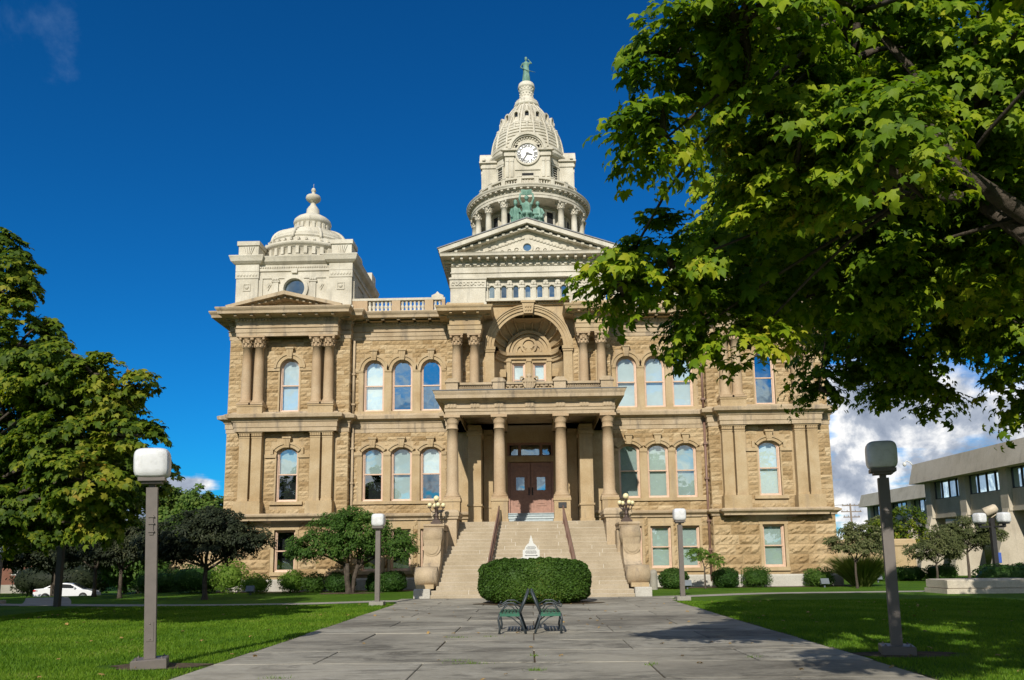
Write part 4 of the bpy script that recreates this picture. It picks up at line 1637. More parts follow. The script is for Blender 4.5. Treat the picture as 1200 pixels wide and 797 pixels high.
mb.lathe([(0.765, 39.1), (1.008, 39.2), (1.080, 39.3), (1.080, 39.42), (0.990, 39.5), (0.918, 39.56), (0.882, 39.8), (0.702, 39.9), (0.630, 40.0), (0.558, 40.2), (0.540, 40.6), (0.576, 40.72), (0.630, 40.78), (0.594, 40.84), (0.594, 41.0), (0.702, 41.06), (0.720, 41.16), (0.684, 41.24), (0.666, 41.42), (0.594, 41.5), (0.000, 41.5)], C0, 40)
for k in range(24):
    T = Matrix.Translation(C0) @ Matrix.Rotation(2 * math.pi * k / 24, 4, 'Z')
    mb.box(.8, .99, -.06, .06, 39.5, 39.72, 0, T)
for k in range(14):
    T = Matrix.Translation(C0) @ Matrix.Rotation(2 * math.pi * k / 14, 4, 'Z')
    for zq, sx in ((40.25, 0), (40.5, .5)):
        a = 2 * math.pi * (k + sx) / 14
        mb.ell((TX + .555 * math.cos(a), TY + .555 * math.sin(a), zq), (.07, .07, .08), 6, 5)
    mb.box(.55, .65, -.05, .05, 40.86, 41.0, 0, T)
mb.build('lantern', 'limestone_white', CH)

# ------------------------------------------------------------------ portico
FL = 3.45
cp = col_mesh(4.25, .30, 'doric').mesh('portico_column', 'sandstone_column')
PXS = (-3.92, -1.55, 1.55, 3.92)
for x in PXS:
    link('portico_column', cp, CH, (x, 39.2 - 44, 4.6))
    mb = MB()
    mb.bevbox(x - .40, x + .40, 38.8, 39.6, 1.5 if abs(x) > 3 else FL - .3, 4.48, .02)
    mb.box(x - .44, x + .44, 38.76, 39.64, 4.48, 4.6)
    mb.box(x - .44, x + .44, 38.76, 39.64, FL - .1, FL + .14)
    p = mb.build('portico_pedestal', 'sandstone_trim', CH)
    if 1 < x < 2:
        q = MB()
        q.box(x - .2, x + .2, 38.74, 38.80, 4.12, 4.38)
        q.build('plaque', 'dark_metal', p)
mb = MB()
xo = 4.22
pth = [(-xo, YC), (-xo, 38.9), (xo, 38.9), (xo, YC)]
mb.sweep(pth, [(-.62, 8.84), (.04, 8.84), (.04, 9.0), (.08, 9.02), (.08, 9.16), (.12, 9.18), (.06, 9.22), (.06, 9.44), (.1, 9.46), (.16, 9.52), (.2, 9.56), (.5, 9.62), (.52, 9.78), (.58, 9.9), (.6, 9.98)])
mb.sweep(pth, [(-.62, 8.84), (-.62, 9.3)])
for x in PXS + (0, -2.75, 2.75):
    mb.box(x - .24, x + .24, 38.80, 38.9, 9.2, 9.45)
    for u in (-.15, 0, .15):
        mb.box(x + u - .05, x + u + .05, 38.77, 38.85, 9.22, 9.42)
for a, b in zip(PXS, (None,) * 4):
    mb.box(a - .3, a + .3, 39.5, YC, 8.84, 9.3)
mb.add([(-xo, 38.9, 9.3), (xo, 38.9, 9.3), (xo, YC, 9.3), (-xo, YC, 9.3)], [(0, 1, 2, 3)])
po = mb.build('portico_entablature', 'sandstone_cornice', CH)
mb = MB()
mb.sweep(pth, [(-.8, 9.96), (.62, 9.985), (.64, 10.03), (-.8, 10.08)])
mb.add([(-xo + .7, 39.6, 10.08), (xo - .7, 39.6, 10.08), (xo - .7, YC, 10.08), (-xo + .7, YC, 10.08)], [(0, 1, 2, 3)])
mb.build('portico_roof', 'metal_roof', CH)
# balcony parapet
mb = MB()
for x in PXS:
    mb.box(x - .30, x + .30, 38.85, 39.45, 10.05, 10.52)
    mb.box(x - .36, x + .36, 38.79, 39.51, 10.52, 10.6)
    mb.prism([(x - .34, 10.6), (x + .34, 10.6), (x + .2, 10.74), (x - .2, 10.74)], 38.82, 39.48)
for q in (-1, 1):
    xx = q * 3.92
    mb.box(xx - .1, xx + .1, 39.45, 43.2, 10.05, 10.5)
for a, b, kind in ((-3.62, -1.85, 0), (-1.25, 1.25, 1), (1.85, 3.62, 0)):
    mb.box(a, b, 39.0, 39.3, 10.05, 10.12)
    mb.box(a, b, 38.98, 39.32, 10.42, 10.54)
    mb.box(a, b, 39.14, 39.2, 10.1, 10.45, 1)
    n_ = 15 if kind == 0 else 0
    for i in range(n_):
        for zz_, off in ((10.2, 0), (10.34, .5)):
            x = a + (b - a) * (i + .25 + off) / (n_ + .25)
            mb.archring(x, zz_, .035, .07, 39.06, 39.16, 0, 2 * math.pi, 8)
    if kind:
        for q in (-1, 1):
            for i in range(4):
                x = q * (.42 + i * .22)
                mb.archring(x, 10.27, .05, .13, 39.04, 39.16, R(40 + 180 * (i % 2)), R(320 + 180 * (i % 2)), 10)
parp = mb.build('balcony_parapet', ['sandstone_cornice', 'sandstone_trim'], CH)
mb = MB()
mb.prism([(-.36, 10.72), (-.12, 10.68), (0, 10.8), (.12, 10.68), (.36, 10.72), (.34, 10.45), (.22, 10.2), (0, 10.08), (-.22, 10.2), (-.34, 10.45)], 38.9, 39.1)
for u in (-.18, -.06, .06, .18):
    mb.box(u - .03, u + .03, 38.86, 38.9, 10.2, 10.5)
mb.box(-.32, .32, 38.85, 38.9, 10.5, 10.58)
mb.ell((0, 39.0, 10.84), (.14, .1, .12), 10, 6)
for q in (-1, 1):
    mb.archring(q * .36, 10.7, .05, .12, 38.9, 39.05, 0, 2 * math.pi, 10)
mb.build('shield_crest', 'sandstone_cornice', parp)

# porch interior: stepped splayed walls, floor, door
mb = MB()
mb.box(-3.6, 3.6, 38.75, 45.3, .3, FL)
mb.build('porch_floor', 'stair_stone', CH)
mb = MB()
for q in (-1, 1):
    def bx(a, b, y0, y1, z0, z1):
        a, b = sorted((a * q, b * q))
        mb.box(a, b, y0, y1, z0, z1)
    bx(2.66, 3.36, 42.0, 44.5, FL, 8.84)
    bx(2.62, 3.40, 41.95, 44.5, FL, 3.75)
    bx(2.60, 3.42, 41.94, 44.5, 4.45, 4.55)
    bx(2.60, 3.42, 41.94, 44.5, 8.3, 8.5)
    bx(2.1, 2.62, 43.6, 45.2, FL, 8.84)
    bx(2.06, 2.6, 43.55, 45.2, 4.45, 4.55)
    bx(2.06, 2.6, 43.55, 45.2, 8.3, 8.5)
    bx(1.32, 2.1, 44.85, 45.6, FL, 8.84)
    bx(3.4, 4.7, 44.34, 44.6, 3.0, 9.3)
mb.box(-1.34, 1.34, 44.95, 45.5, 8.3, 9.3)
mb.box(-1.34, 1.34, 44.9, 45.5, 7.18, 7.5)
mb.build('porch_wall', 'sandstone_trim', CH)
mb = MB()
mb.box(-1.32, 1.32, 45.2, 45.4, 4.2, 4.3)
for q in (-1, 1):
    a, b = sorted((q * 1.32, q * 1.2))
    mb.box(a, b, 45.05, 45.4, 4.2, 8.3)
mb.box(-1.2, 1.2, 45.12, 45.4, 8.18, 8.3)
mb.box(-1.2, 1.2, 45.12, 45.4, 7.45, 7.58)
for x in (-.62, .62):
    mb.box(x - .08, x + .08, 45.12, 45.4, 7.58, 8.18)
mb.box(-1.2, 1.2, 45.38, 45.42, 7.5, 8.2, 1)
fr = mb.build('door_frame', ['door_wood', 'interior'], CH)
for a, b in ((-1.12, -.72), (-.52, .52), (.72, 1.12)):
    w = MB()
    w.add([(a, 45.3, 7.6), (b, 45.3, 7.6), (b, 45.3, 8.16), (a, 45.3, 8.16)], [(0, 1, 2, 3)])
    w.build('transom_pane', 'glass_mirror', fr)
for q in (-1, 1):
    mb = MB()
    def bx(a, b, y0, y1, z0, z1, m=0):
        a, b = sorted((a * q, b * q))
        mb.box(a, b, y0, y1, z0, z1, m)
    y = 45.22
    bx(.01, 1.19, y, y + .08, 4.22, 7.16)
    bx(.03, .17, y - .04, y, 4.22, 7.14)
    bx(1.03, 1.18, y - .04, y, 4.22, 7.14)
    for z0_, z1_ in ((4.22, 4.5), (5.35, 5.55), (6.3, 6.5), (6.98, 7.14)):
        bx(.17, 1.03, y - .04, y, z0_, z1_)
    bx(.3, .9, y - .03, y, 4.65, 5.2)
    bx(.42, .78, y - .06, y, 4.78, 5.06)
    mb.prism([(q * .22, 6.5), (q * 1.0, 6.5), (q * .6, 6.95)], y - .06, y)
    bx(.28, .36, y - .05, y, 5.55, 6.3)
    bx(.84, .92, y - .05, y, 5.55, 6.3)
    d = mb.build('door', 'door_wood', CH)
    w = MB()
    a, b = sorted((q * .36, q * .84))
    w.add([(a, y - .012, 5.55), (b, y - .012, 5.55), (b, y - .012, 6.3), (a, y - .012, 6.3)], [(0, 1, 2, 3)])
    w.build('door_pane', 'glass_mirror', d)
    w = MB()
    w.tube([(q * .1, y - .06, 5.35), (q * .1, y - .12, 5.4), (q * .1, y - .12, 5.6), (q * .1, y - .06, 5.65)], .02, 6)
    w.box(min(q * .06, q * .14), max(q * .06, q * .14), y - .06, y - .04, 5.25, 5.7)
    w.build('door_handle', 'dark_metal', d)
mb = MB()
for k in range(5):
    mb.box(-1.3, 1.3, 43.38 + k * .3, 45.2, FL + k * .15 - .02, FL + (k + 1) * .15 - .045)
    mb.box(-1.31, 1.31, 43.33 + k * .3, 45.2, FL + (k + 1) * .15 - .045, FL + (k + 1) * .15)
mb.build('marble_steps', 'marble_step', CH)

# main stair
ST0, NST = 33.55, 20
rise, tread = FL / NST, (38.75 - 33.55) / NST
mb = MB()
jm = MB()
for k in range(NST):
    y0_ = ST0 + k * tread
    z1_ = (k + 1) * rise
    w = 4.3 if k < 2 else (4.12 if k < 13 else 3.52)
    mb.box(-w + .01, w - .01, y0_ + .006, 38.8, max(.001, z1_ - .88), z1_ - .012, 1)
    x = -w
    while x < w - .05:
        e = min(w, x + rnd.uniform(1.5, 2.9))
        if w - e < .8:
            e = w
        mb.bevbox(x + .009, e - .009, y0_, 38.8, max(0, z1_ - .9), z1_ + rnd.uniform(-.004, .004), .02)
        x = e
stair = mb.build('staircase', ['stair_stone', 'stair_joint'], CH)
# cheek walls: pedestals and great scrolls
for q in (-1, 1):
    mb = MB()
    def bx(a, b, y0, y1, z0, z1, bev=0):
        a, b = sorted((a * q, b * q))
        if bev:
            mb.bevbox(a, b, y0, y1, z0, z1, bev)
        else:
            mb.box(a, b, y0, y1, z0, z1)
    bx(3.52, 4.6, 37.15, 39.0, 0, 3.55)
    bx(3.44, 4.68, 37.07, 39.0, 3.55, 3.68)
    bx(3.40, 4.72, 37.02, 39.0, 3.68, 3.98, .12)
    bx(3.52, 4.6, 37.1, 37.2, 2.2, 3.4)
    bx(4.05, 4.75, 35.6, 37.2, 0, 2.95)
    bx(3.95, 4.85, 35.5, 37.15, 2.95, 3.14)
    bx(3.92, 4.88, 35.45, 37.15, 3.14, 3.24, .03)
    bx(3.9, 4.3, 36.2, 37.1, 1.6, 2.9)
    mb.build('stair_pedestal', 'sandstone_cornice', CH)
for q in (-1, 1):
    mb = MB()
    def vol(yc, zc, r, a, b, turns=1):
        a, b = sorted((a * q, b * q))
        pts = [(yc + r * math.cos(t), zc + r * math.sin(t)) for t in [2 * math.pi * i / 32 for i in range(32)]]
        mb.prism(pts, a, b, 0, None, 'x', True)
        for s_, d in ((.72, .03), (.42, .05)):
            pts2 = [(yc + r * s_ * math.cos(t), zc + r * s_ * math.sin(t)) for t in [2 * math.pi * i / 24 for i in range(24)]]
            mb.prism(pts2, a - d, b + d, 0, None, 'x', True)
    vol(35.45, 2.66, .42, 3.98, 4.82)
    vol(34.4, .92, .42, 4.08, 5.02)
    body = [(35.04, 2.62), (35.10, 2.2), (35.04, 1.85), (34.86, 1.52), (34.6, 1.36), (34.4, 1.33), (34.4, .5), (37, .5), (37, 3.0), (35.5, 3.08)]
    a, b = sorted((q * 4.03, q * 4.78))
    mb.prism(body, a, b, 0, None, 'x')
    # hanging shield between the volutes
    xc = q * 4.42
    T = Matrix.Translation((0, 0, 0))
    pts = [(xc + .40 * math.cos(t), 2.25 + .46 * math.sin(t)) for t in [math.pi + math.pi * i / 16 for i in range(17)]]
    mb.prism(pts, 34.99, 35.14, 0)
    pts = [(xc + .30 * math.cos(t), 2.25 + .36 * math.sin(t)) for t in [math.pi + math.pi * i / 16 for i in range(17)]]
    mb.prism(pts, 34.95, 35.14, 0)
    mb.build('stair_scroll', 'sandstone_cornice', CH)
    mb = MB()
    a, b = sorted((q * 4.2, q * 4.95))
    mb.box(a, b, 33.9, 35.8, .42, .6)
    mb.build('scroll_footing', 'sandstone_trim', CH)
    mb = MB()
    a, b = sorted((q * 4.32, q * 5.02))
    mb.bevbox(a, b, 33.62, 36.5, 0, .42, .03)
    mb.build('stair_block', 'limestone_plinth', CH)
# side stairs, seen only as their stone cheeks beyond both flanks
for q in (-1, 1):
    mb = MB()
    a, b = sorted((q * 17.2, q * 28.6))
    mb.box(a, b, 60.0, 63, .5, 1.6)
    for (p0, p1) in ((25.0, 28.6), (20.5, 25)):
        a, b = sorted((q * p0, q * p1))
        mb.box(a + .1, b - .1, 59.6, 63, .5, 2.3)
        mb.box(a, b, 59.5, 63, 2.3, 2.5)
        mb.bevbox(a + .05, b - .05, 59.55, 63, 2.5, 2.8, .1)
    a, b = sorted((q * 17.2, q * 28.8))
    mb.box(a, b, 59.4, 63, 0, .5, 1)
    mb.build('side_stair_wall', ['sandstone_trim', 'limestone_plinth'], CH)

# ------------------------------------------------------------------ ground, paths, road
def sstep(t):
    t = min(1, max(0, t))
    return t * t * (3 - 2 * t)


def GZ(x, y):
    """the street off to the left lies a little lower than the lawn"""
    return -1.4 * sstep((-x - 19) / 9) * sstep((y - 39) / 22)


mb = MB()
xs = [-900, -500, -250, -120, -80, -60] + [-50 + 2 * i for i in range(51)] + [60, 80, 120, 250, 500, 900]
ys = [-900, -400, -150, -60, -30] + [-10 + 2 * i for i in range(51)] + [110, 140, 200, 350, 600, 1200]
vs = [(x, y, GZ(x, y)) for y in ys for x in xs]
nx = len(xs)
mb.add(vs, [(j * nx + i, j * nx + i + 1, (j + 1) * nx + i + 1, (j + 1) * nx + i) for j in range(len(ys) - 1) for i in range(nx - 1)], 0, True)
tag(mb.build('lawn', 'lawn'), kind='structure')


def strip(name, pts, w, z, mat, follow=False):
    mb = MB()
    P = [Vector(p) for p in pts]
    # resample smoothly
    Q = []
    for i in range(len(P) - 1):
        p0, p1, p2, p3 = P[max(0, i - 1)], P[i], P[i + 1], P[min(len(P) - 1, i + 2)]
        for k in range(8):
            t = k / 8
            Q.append(.5 * ((2 * p1) + (p2 - p0) * t + (2 * p0 - 5 * p1 + 4 * p2 - p3) * t * t + (3 * p1 - p0 - 3 * p2 + p3) * t ** 3))
    Q.append(P[-1])
    vs = []
    for i, q in enumerate(Q):
        d = (Q[min(i + 1, len(Q) - 1)] - Q[max(i - 1, 0)]).normalized()
        n = Vector((-d.y, d.x)) * w / 2
        for s in (-1, 1):
            a = q + n * s
            vs.append((a.x, a.y, z + (GZ(a.x, a.y) if follow else 0)))
    mb.add(vs, [(2 * i, 2 * i + 1, 2 * i + 3, 2 * i + 2) for i in range(len(Q) - 1)])
    o = mb.build(name, mat)
    # raised edge of the slab
    return tag(o, kind='structure')


strip('path', [(-2.0, 32.6), (-6, 32.2), (-9, 31.0), (-13, 30.6), (-18, 31.6), (-24, 33.2), (-30, 36)], 1.25, .012, 'path_concrete', True)
strip('path', [(3.0, 32.9), (6.5, 33.9), (10, 35.6), (14, 36.0), (20, 36.2), (32, 36)], 1.25, .012, 'path_concrete')
strip('path', [(-19.5, 31.6), (-21.5, 35), (-24, 39)], 1.8, .016, 'path_concrete', True)
strip('road', [(-110, 70), (-60, 67), (-42, 66), (-34, 70), (-30, 82), (-29, 110), (-29, 220)], 7, .03, 'asphalt', True)
mb = MB()
mb.add([(-5.1, 4, .006), (5.3, 4, .006), (5.3, 33.7, .006), (-5.1, 33.7, .006)], [(0, 1, 2, 3)])
tag(mb.build('walk_bed', 'soil'), kind='structure')
mb = MB()
y = 4.2
row = 0
while y < 33.55:
    h = 1.72 if y < 24 else 1.55
    y1 = min(y + h, 33.6)
    xa, xb = -5.1 + rnd.uniform(-.04, .04), 5.3 + rnd.uniform(-.04, .04)
    if y > 29:
        xa -= (y - 29) * .12
        xb += (y - 29) * .12
    cuts = [xa] + ([-3.5, 0.02, 3.55] if row % 2 else [-1.75, 1.8]) + [xb]
    for a, b in zip(cuts[:-1], cuts[1:]):
        z = .028 + rnd.uniform(-.004, .004)
        t1, t2 = rnd.uniform(-.004, .004), rnd.uniform(-.004, .004)
        gp = .012
        j = lambda: rnd.uniform(-.008, .008)
        q = [(a + gp + j(), y + gp + j()), (b - gp + j(), y + gp + j()), (b - gp + j(), y1 - gp + j()), (a + gp + j(), y1 - gp + j())]
        zt = [z + t1, z + t2, z - t1, z - t2]
        e = .012
        top = [(q[0][0] + e, q[0][1] + e), (q[1][0] - e, q[1][1] + e), (q[2][0] - e, q[2][1] - e), (q[3][0] + e, q[3][1] - e)]
        vs = [(p[0], p[1], .004) for p in q] + [(p[0], p[1], zz_ - .008) for p, zz_ in zip(q, zt)] + [(p[0], p[1], zz_) for p, zz_ in zip(top, zt)]
        fs = [(8, 9, 10, 11)]
        for i in range(4):
            k = (i + 1) % 4
            fs += [(i, k, 4 + k, 4 + i), (4 + i, 4 + k, 8 + k, 8 + i)]
        mb.add(vs, fs)
    y = y1
    row += 1
tag(mb.build('walk', 'paving'), kind='structure')


def blob(name, cx, cy, rx, ry, z, mat, seed=0, n=40):
    r = random.Random(seed)
    ph = [r.uniform(0, 6.28) for _ in range(4)]
    mb = MB()
    vs = []
    for i in range(n):
        a = 2 * math.pi * i / n
        k = 1 + .10 * math.sin(3 * a + ph[0]) + .08 * math.sin(5 * a + ph[1]) + .05 * math.sin(9 * a + ph[2])
        vs.append((cx + rx * k * math.cos(a), cy + ry * k * math.sin(a), z))
    mb.add(vs, [tuple(range(n))])
    return tag(mb.build(name, mat), kind='structure')


blob('soil', -6.05, 12.9, .75, .42, .010, 'soil', 1)
blob('soil', 6.15, 13.6, .85, .42, .010, 'soil', 2)
blob('soil', .08, 29.5, 2.25, 1.5, .040, 'soil', 3)
blob('soil', -9.4, 40.6, 1.6, 1.0, .010, 'soil', 4)
for q in (-1, 1):
    mb = MB()
    a, b = sorted((q * 5.4, q * 17.4))
    mb.add([(a, 42.6, .008), (b, 42.6, .008), (b, 44.4, .008), (a, 44.4, .008)], [(0, 1, 2, 3)])
    tag(mb.build('planting_bed', 'soil'), kind='structure')

# ------------------------------------------------------------------ foliage engine
MAPLE = np.array([(0, -.46, 0), (.14, -.36, .03), (.40, -.40, -.05), (.34, -.16, .02), (.56, .12, -.07), (.26, .10, .03), (.22, .26, .02), (0, .58, -.10),
                  (-.22, .26, .02), (-.26, .10, .03), (-.56, .12, -.07), (-.34, -.16, .02), (-.40, -.40, -.05), (-.14, -.36, .03), (0, -.05, .05)], float) * np.array((1, 1, 1.9))
MAPLE_F = np.array([(14, i, (i + 1) % 14) for i in range(14)])
OVAL = np.array([(0, -.5, 0), (.28, 0, .08), (0, .5, 0), (-.28, 0, .08)], float)
OVAL_F = np.array([(0, 1, 2), (0, 2, 3)])
CLUMP = np.array([(0, -.5, 0), (.30, -.2, .05), (.24, .25, -.04), (0, .55, .02), (-.26, .22, .06), (-.30, -.18, -.03)], float)
CLUMP_F = np.array([(0, 1, 2), (0, 2, 3), (0, 3, 4), (0, 4, 5)])
BLADE = np.array([(-.03, 0, 0), (.03, 0, 0), (.02, .6, .06), (0, 1, .22)], float)
BLADE_F = np.array([(0, 1, 2), (0, 2, 3)])
SHAPES = {'maple': (MAPLE, MAPLE_F), 'oval': (OVAL, OVAL_F), 'clump': (CLUMP, CLUMP_F), 'blade': (BLADE, BLADE_F)}


def unit(a):
    return a / np.maximum(1e-9, np.linalg.norm(a, axis=1, keepdims=True))


def leaf_arrays(rg, C, N, size, shape, var=.3, tip=None):
    """C centres, N normals; tip: preferred direction of the leaf tip"""
    V0, F0 = SHAPES[shape]
    n = len(C)
    N = unit(N)
    t = rg.normal(size=(n, 3)) if tip is None else tip + rg.normal(size=(n, 3)) * .45
    t = unit(t - N * np.sum(t * N, axis=1, keepdims=True))
    u = np.cross(t, N)
    s = size * (1 + rg.uniform(-var, var, n))
    V = C[:, None, :] + s[:, None, None] * (V0[None, :, 0, None] * u[:, None, :] + V0[None, :, 1, None] * t[:, None, :] + V0[None, :, 2, None] * N[:, None, :])
    k = len(V0)
    F = F0[None] + (np.arange(n) * k)[:, None, None]
    return V.reshape(-1, 3), F.reshape(-1, 3)


def np_mesh(name, parts, mats, smooth=False):
    """parts: list of (V, F(tri), material index)"""
    V = np.concatenate([p[0] for p in parts])
    off, Fs, M = 0, [], []
    for v, f, m in parts:
        Fs.append(f + off)
        M.append(np.full(len(f), m, np.int32))
        off += len(v)
    F = np.concatenate(Fs)
    me = bpy.data.meshes.new(name)
    me.vertices.add(len(V))
    me.vertices.foreach_set('co', V.astype(np.float32).ravel())
    me.loops.add(len(F) * 3)
    me.loops.foreach_set('vertex_index', F.astype(np.int32).ravel())
    me.polygons.add(len(F))
    me.polygons.foreach_set('loop_start', np.arange(0, len(F) * 3, 3, dtype=np.int32))
    for mm in ([mats] if isinstance(mats, str) else mats):
        me.materials.append(MATS[mm])
    me.polygons.foreach_set('material_index', np.concatenate(M))
    me.update(calc_edges=True)
    return me


def crown_clusters(rg, lobes, per_area, rmin=.55):
    C, O = [], []
    for (x, y, z, rx, ry, rz) in lobes:
        area = 4 * math.pi * (((rx * ry) ** 1.6 + (rx * rz) ** 1.6 + (ry * rz) ** 1.6) / 3) ** (1 / 1.6)
        n = max(4, int(area * per_area))
        d = unit(rg.normal(size=(n, 3)))
        r = rg.uniform(rmin ** 2, 1.0, n) ** .5
        C.append(np.array((x, y, z)) + d * r[:, None] * np.array((rx, ry, rz)))
        O.append(d)
    return np.concatenate(C), np.concatenate(O)


def crown_mesh(name, rg, lobes, mat, size, shape, per_area=2.0, nleaf=30, spray=.45, thick=.3, up=.9, rmin=.55, base=(0, 0, 0), keep=None):
    C, O = crown_clusters(rg, lobes, per_area, rmin)
    if keep is not None:
        k = keep(C)
        C, O = C[k], O[k]
    m = len(C)
    SN = unit(O * .7 + np.array((0, 0, up)) + rg.normal(size=(m, 3)) * .3)
    n = m * nleaf
    idx = np.repeat(np.arange(m), nleaf)
    off = unit(rg.normal(size=(n, 3))) * (rg.uniform(0, 1, (n, 1)) ** .45) * spray * rg.uniform(.6, 1.25, m)[idx][:, None]
    sn = SN[idx]
    hgt = np.sum(off * sn, axis=1, keepdims=True)
    off = off - sn * hgt * (1 - thick)
    rad = np.linalg.norm(off, axis=1)
    sunN = np.array((-.17, -.80, .50))
    P = C[idx] + off - np.array((0, 0, 1)) * (rad ** 2 * .35)[:, None]
    N = sn + sunN * .55 + off * (1.1 / spray) * .5 + rg.normal(size=(n, 3)) * .42
    tip = off / spray + np.array((0, 0, -.55)) + O[idx] * .4
    V, F = leaf_arrays(rg, P, N, size, shape, .42, tip)
    return np_mesh(name, [(V - np.array(base), F, 0)], mat), C


def limb(mb, p0, p1, r0, r1, rr, bend=.12, n=6, seg=6):
    p0, p1 = Vector(p0), Vector(p1)
    L = (p1 - p0).length
    b = Vector((rr.uniform(-1, 1), rr.uniform(-1, 1), rr.uniform(-.2, 1))) * L * bend
    pts = [p0.lerp(p1, t / seg) + b * math.sin(math.pi * t / seg) for t in range(seg + 1)]
    mb.tube(pts, [r0 + (r1 - r0) * t / seg for t in range(seg + 1)], n)
    return pts


def tree(name, label, cat, loc, trunk_h, trunk_r, lobes, leafmat, size, shape, group=None, seed=0, per_area=2.0, nleaf=26, spray=.45,
         twigs=40, stems=1, lean=(0, 0), rmin=.55, keep=None, thick=.3, up=.9, forks=None, limb_r=.52):
    """lobes in local coordinates around the base of the trunk"""
    rg = np.random.default_rng(seed)
    rr = random.Random(seed)
    root = thing(name, label, cat, loc, group)
    me, C = crown_mesh('crown', rg, lobes, leafmat, size, shape, per_area, nleaf, spray, thick, up, rmin, keep=keep)
    mb = MB()
    for s in range(stems):
        a = 2 * math.pi * s / stems + .4
        e = Vector((lean[0] + (math.cos(a) * trunk_h * .28 if stems > 1 else 0), lean[1] + (math.sin(a) * trunk_h * .28 if stems > 1 else 0), trunk_h))
        b0 = Vector((math.cos(a) * trunk_r * .7, math.sin(a) * trunk_r * .7, 0)) if stems > 1 else Vector((0, 0, 0))
        mb.tube([b0 + Vector((0, 0, -.1)), b0 + Vector((0, 0, .08)), b0.lerp(e, .12), b0.lerp(e, .5) + Vector((rr.uniform(-.06, .06) * trunk_h * .4, rr.uniform(-.06, .06) * trunk_h * .4, 0)), e],
                [trunk_r * 1.55, trunk_r * 1.3, trunk_r * 1.02, trunk_r * .88, trunk_r * .7], 10)
    tops = [Vector((lean[0] + (math.cos(2 * math.pi * s / stems + .4) * trunk_h * .28 if stems > 1 else 0), lean[1] + (math.sin(2 * math.pi * s / stems + .4) * trunk_h * .28 if stems > 1 else 0), trunk_h)) for s in range(stems)]
    if forks:
        tops = [Vector(q) for q in forks]
    hubs = []
    for (x, y, z, rx, ry, rz) in lobes:
        c = Vector((x, y, z - rz * .15))
        t0 = min(tops, key=lambda q: (q - c).length)
        limb(mb, t0 - Vector((0, 0, 0 if forks else trunk_h * rr.uniform(0, .18))), c, trunk_r * limb_r, trunk_r * limb_r * .4, rr, .1)
        hubs.append(c)
    pick = list(range(len(C)))
    rr.shuffle(pick)
    for i in pick[:twigs]:
        c = Vector(C[i])
        h = min(hubs, key=lambda q: (q - c).length)
        limb(mb, h.lerp(c, .05), c, trunk_r * .16, max(.006, trunk_r * .03), rr, .14, 5, 4)
    mb.build_local = True
    tr = link('trunk', mb.mesh('trunk', 'bark'), root)
    link('crown', me, root)
    return root


# ------------------------------------------------------------------ the big maple overhanging the walk on the right
M0 = Vector((8.9, 10.6, 0))
LOBES_BIG = [(1.64, 7.50, 6.84, 0.65, 0.69, 0.61), (1.39, 7.50, 5.90, 0.47, 0.50, 0.42), (2.66, 8.00, 6.65, 0.78, 0.96, 0.96), (2.13, 7.00, 6.84, 0.76, 0.67, 0.46), (3.85, 8.50, 7.48, 1.20, 1.12, 0.83), (2.88, 8.00, 5.75, 0.83, 0.81, 0.65), (3.57, 7.50, 5.66, 0.90, 0.85, 0.65), (5.07, 8.50, 6.80, 1.02, 1.17, 1.11), (1.08, 9.00, 4.90, 0.51, 0.50, 0.39), (1.75, 9.00, 5.16, 0.68, 0.67, 0.54), (2.19, 9.50, 4.56, 0.50, 0.53, 0.47), (2.96, 10.00, 5.46, 0.92, 0.96, 0.82), (4.22, 11.00, 5.57, 1.26, 1.25, 1.02), (4.76, 10.00, 5.66, 1.20, 1.20, 0.98), (5.76, 10.00, 5.64, 1.20, 1.20, 0.98), (5.88, 9.00, 5.65, 0.78, 1.02, 1.08), (5.90, 14.00, 5.49, 0.91, 0.90, 0.73), (7.05, 14.00, 5.47, 1.07, 1.02, 0.79), (8.25, 14.00, 5.93, 0.91, 0.84, 0.61), (5.23, 14.00, 4.68, 0.46, 0.50, 0.33), (7.07, 15.00, 4.87, 0.85, 0.66, 0.36), (7.82, 15.00, 4.52, 0.33, 0.50, 0.33), (8.12, 13.00, 4.36, 0.23, 0.50, 0.64), (2.70, 9.50, 4.26, 0.43, 0.50, 0.27), (7.64, 12.00, 5.17, 0.65, 0.72, 0.65), (4.03, 12.50, 7.31, 1.49, 1.49, 1.22), (6.52, 13.00, 9.07, 2.12, 2.10, 1.70), (6.45, 13.00, 6.55, 1.98, 1.71, 1.13), (8.36, 13.00, 8.22, 1.70, 2.10, 2.12), (4.56, 12.00, 9.29, 1.70, 1.65, 1.30)]
ML = [(x - M0.x, y - M0.y, z, a, b, c) for x, y, z, a, b, c in LOBES_BIG]
ML += [(-.8, 1.2, 11.2, 4.2, 4.0, 2.6), (3.2, .2, 7.8, 3.4, 4.0, 3.4), (1.5, 4.2, 8.6, 4.2, 3.4, 3.4), (1.5, -3.2, 8.2, 2.6, 2.2, 2.2),
       (-5.3, -7.0, 5.7, 1.3, 1.2, .9), (-3.0, -6.2, 6.2, 2.0, 1.6, 1.2), (.4, -2.2, 5.3, 2.0, 1.8, 1.0), (1.8, 1.4, 5.6, 2.4, 2.0, 1.2), (-1.6, -2.4, 9.8, 2.6, 2.2, 1.6)]  # unseen crown lobes added to cast shade on the walk and right lawn
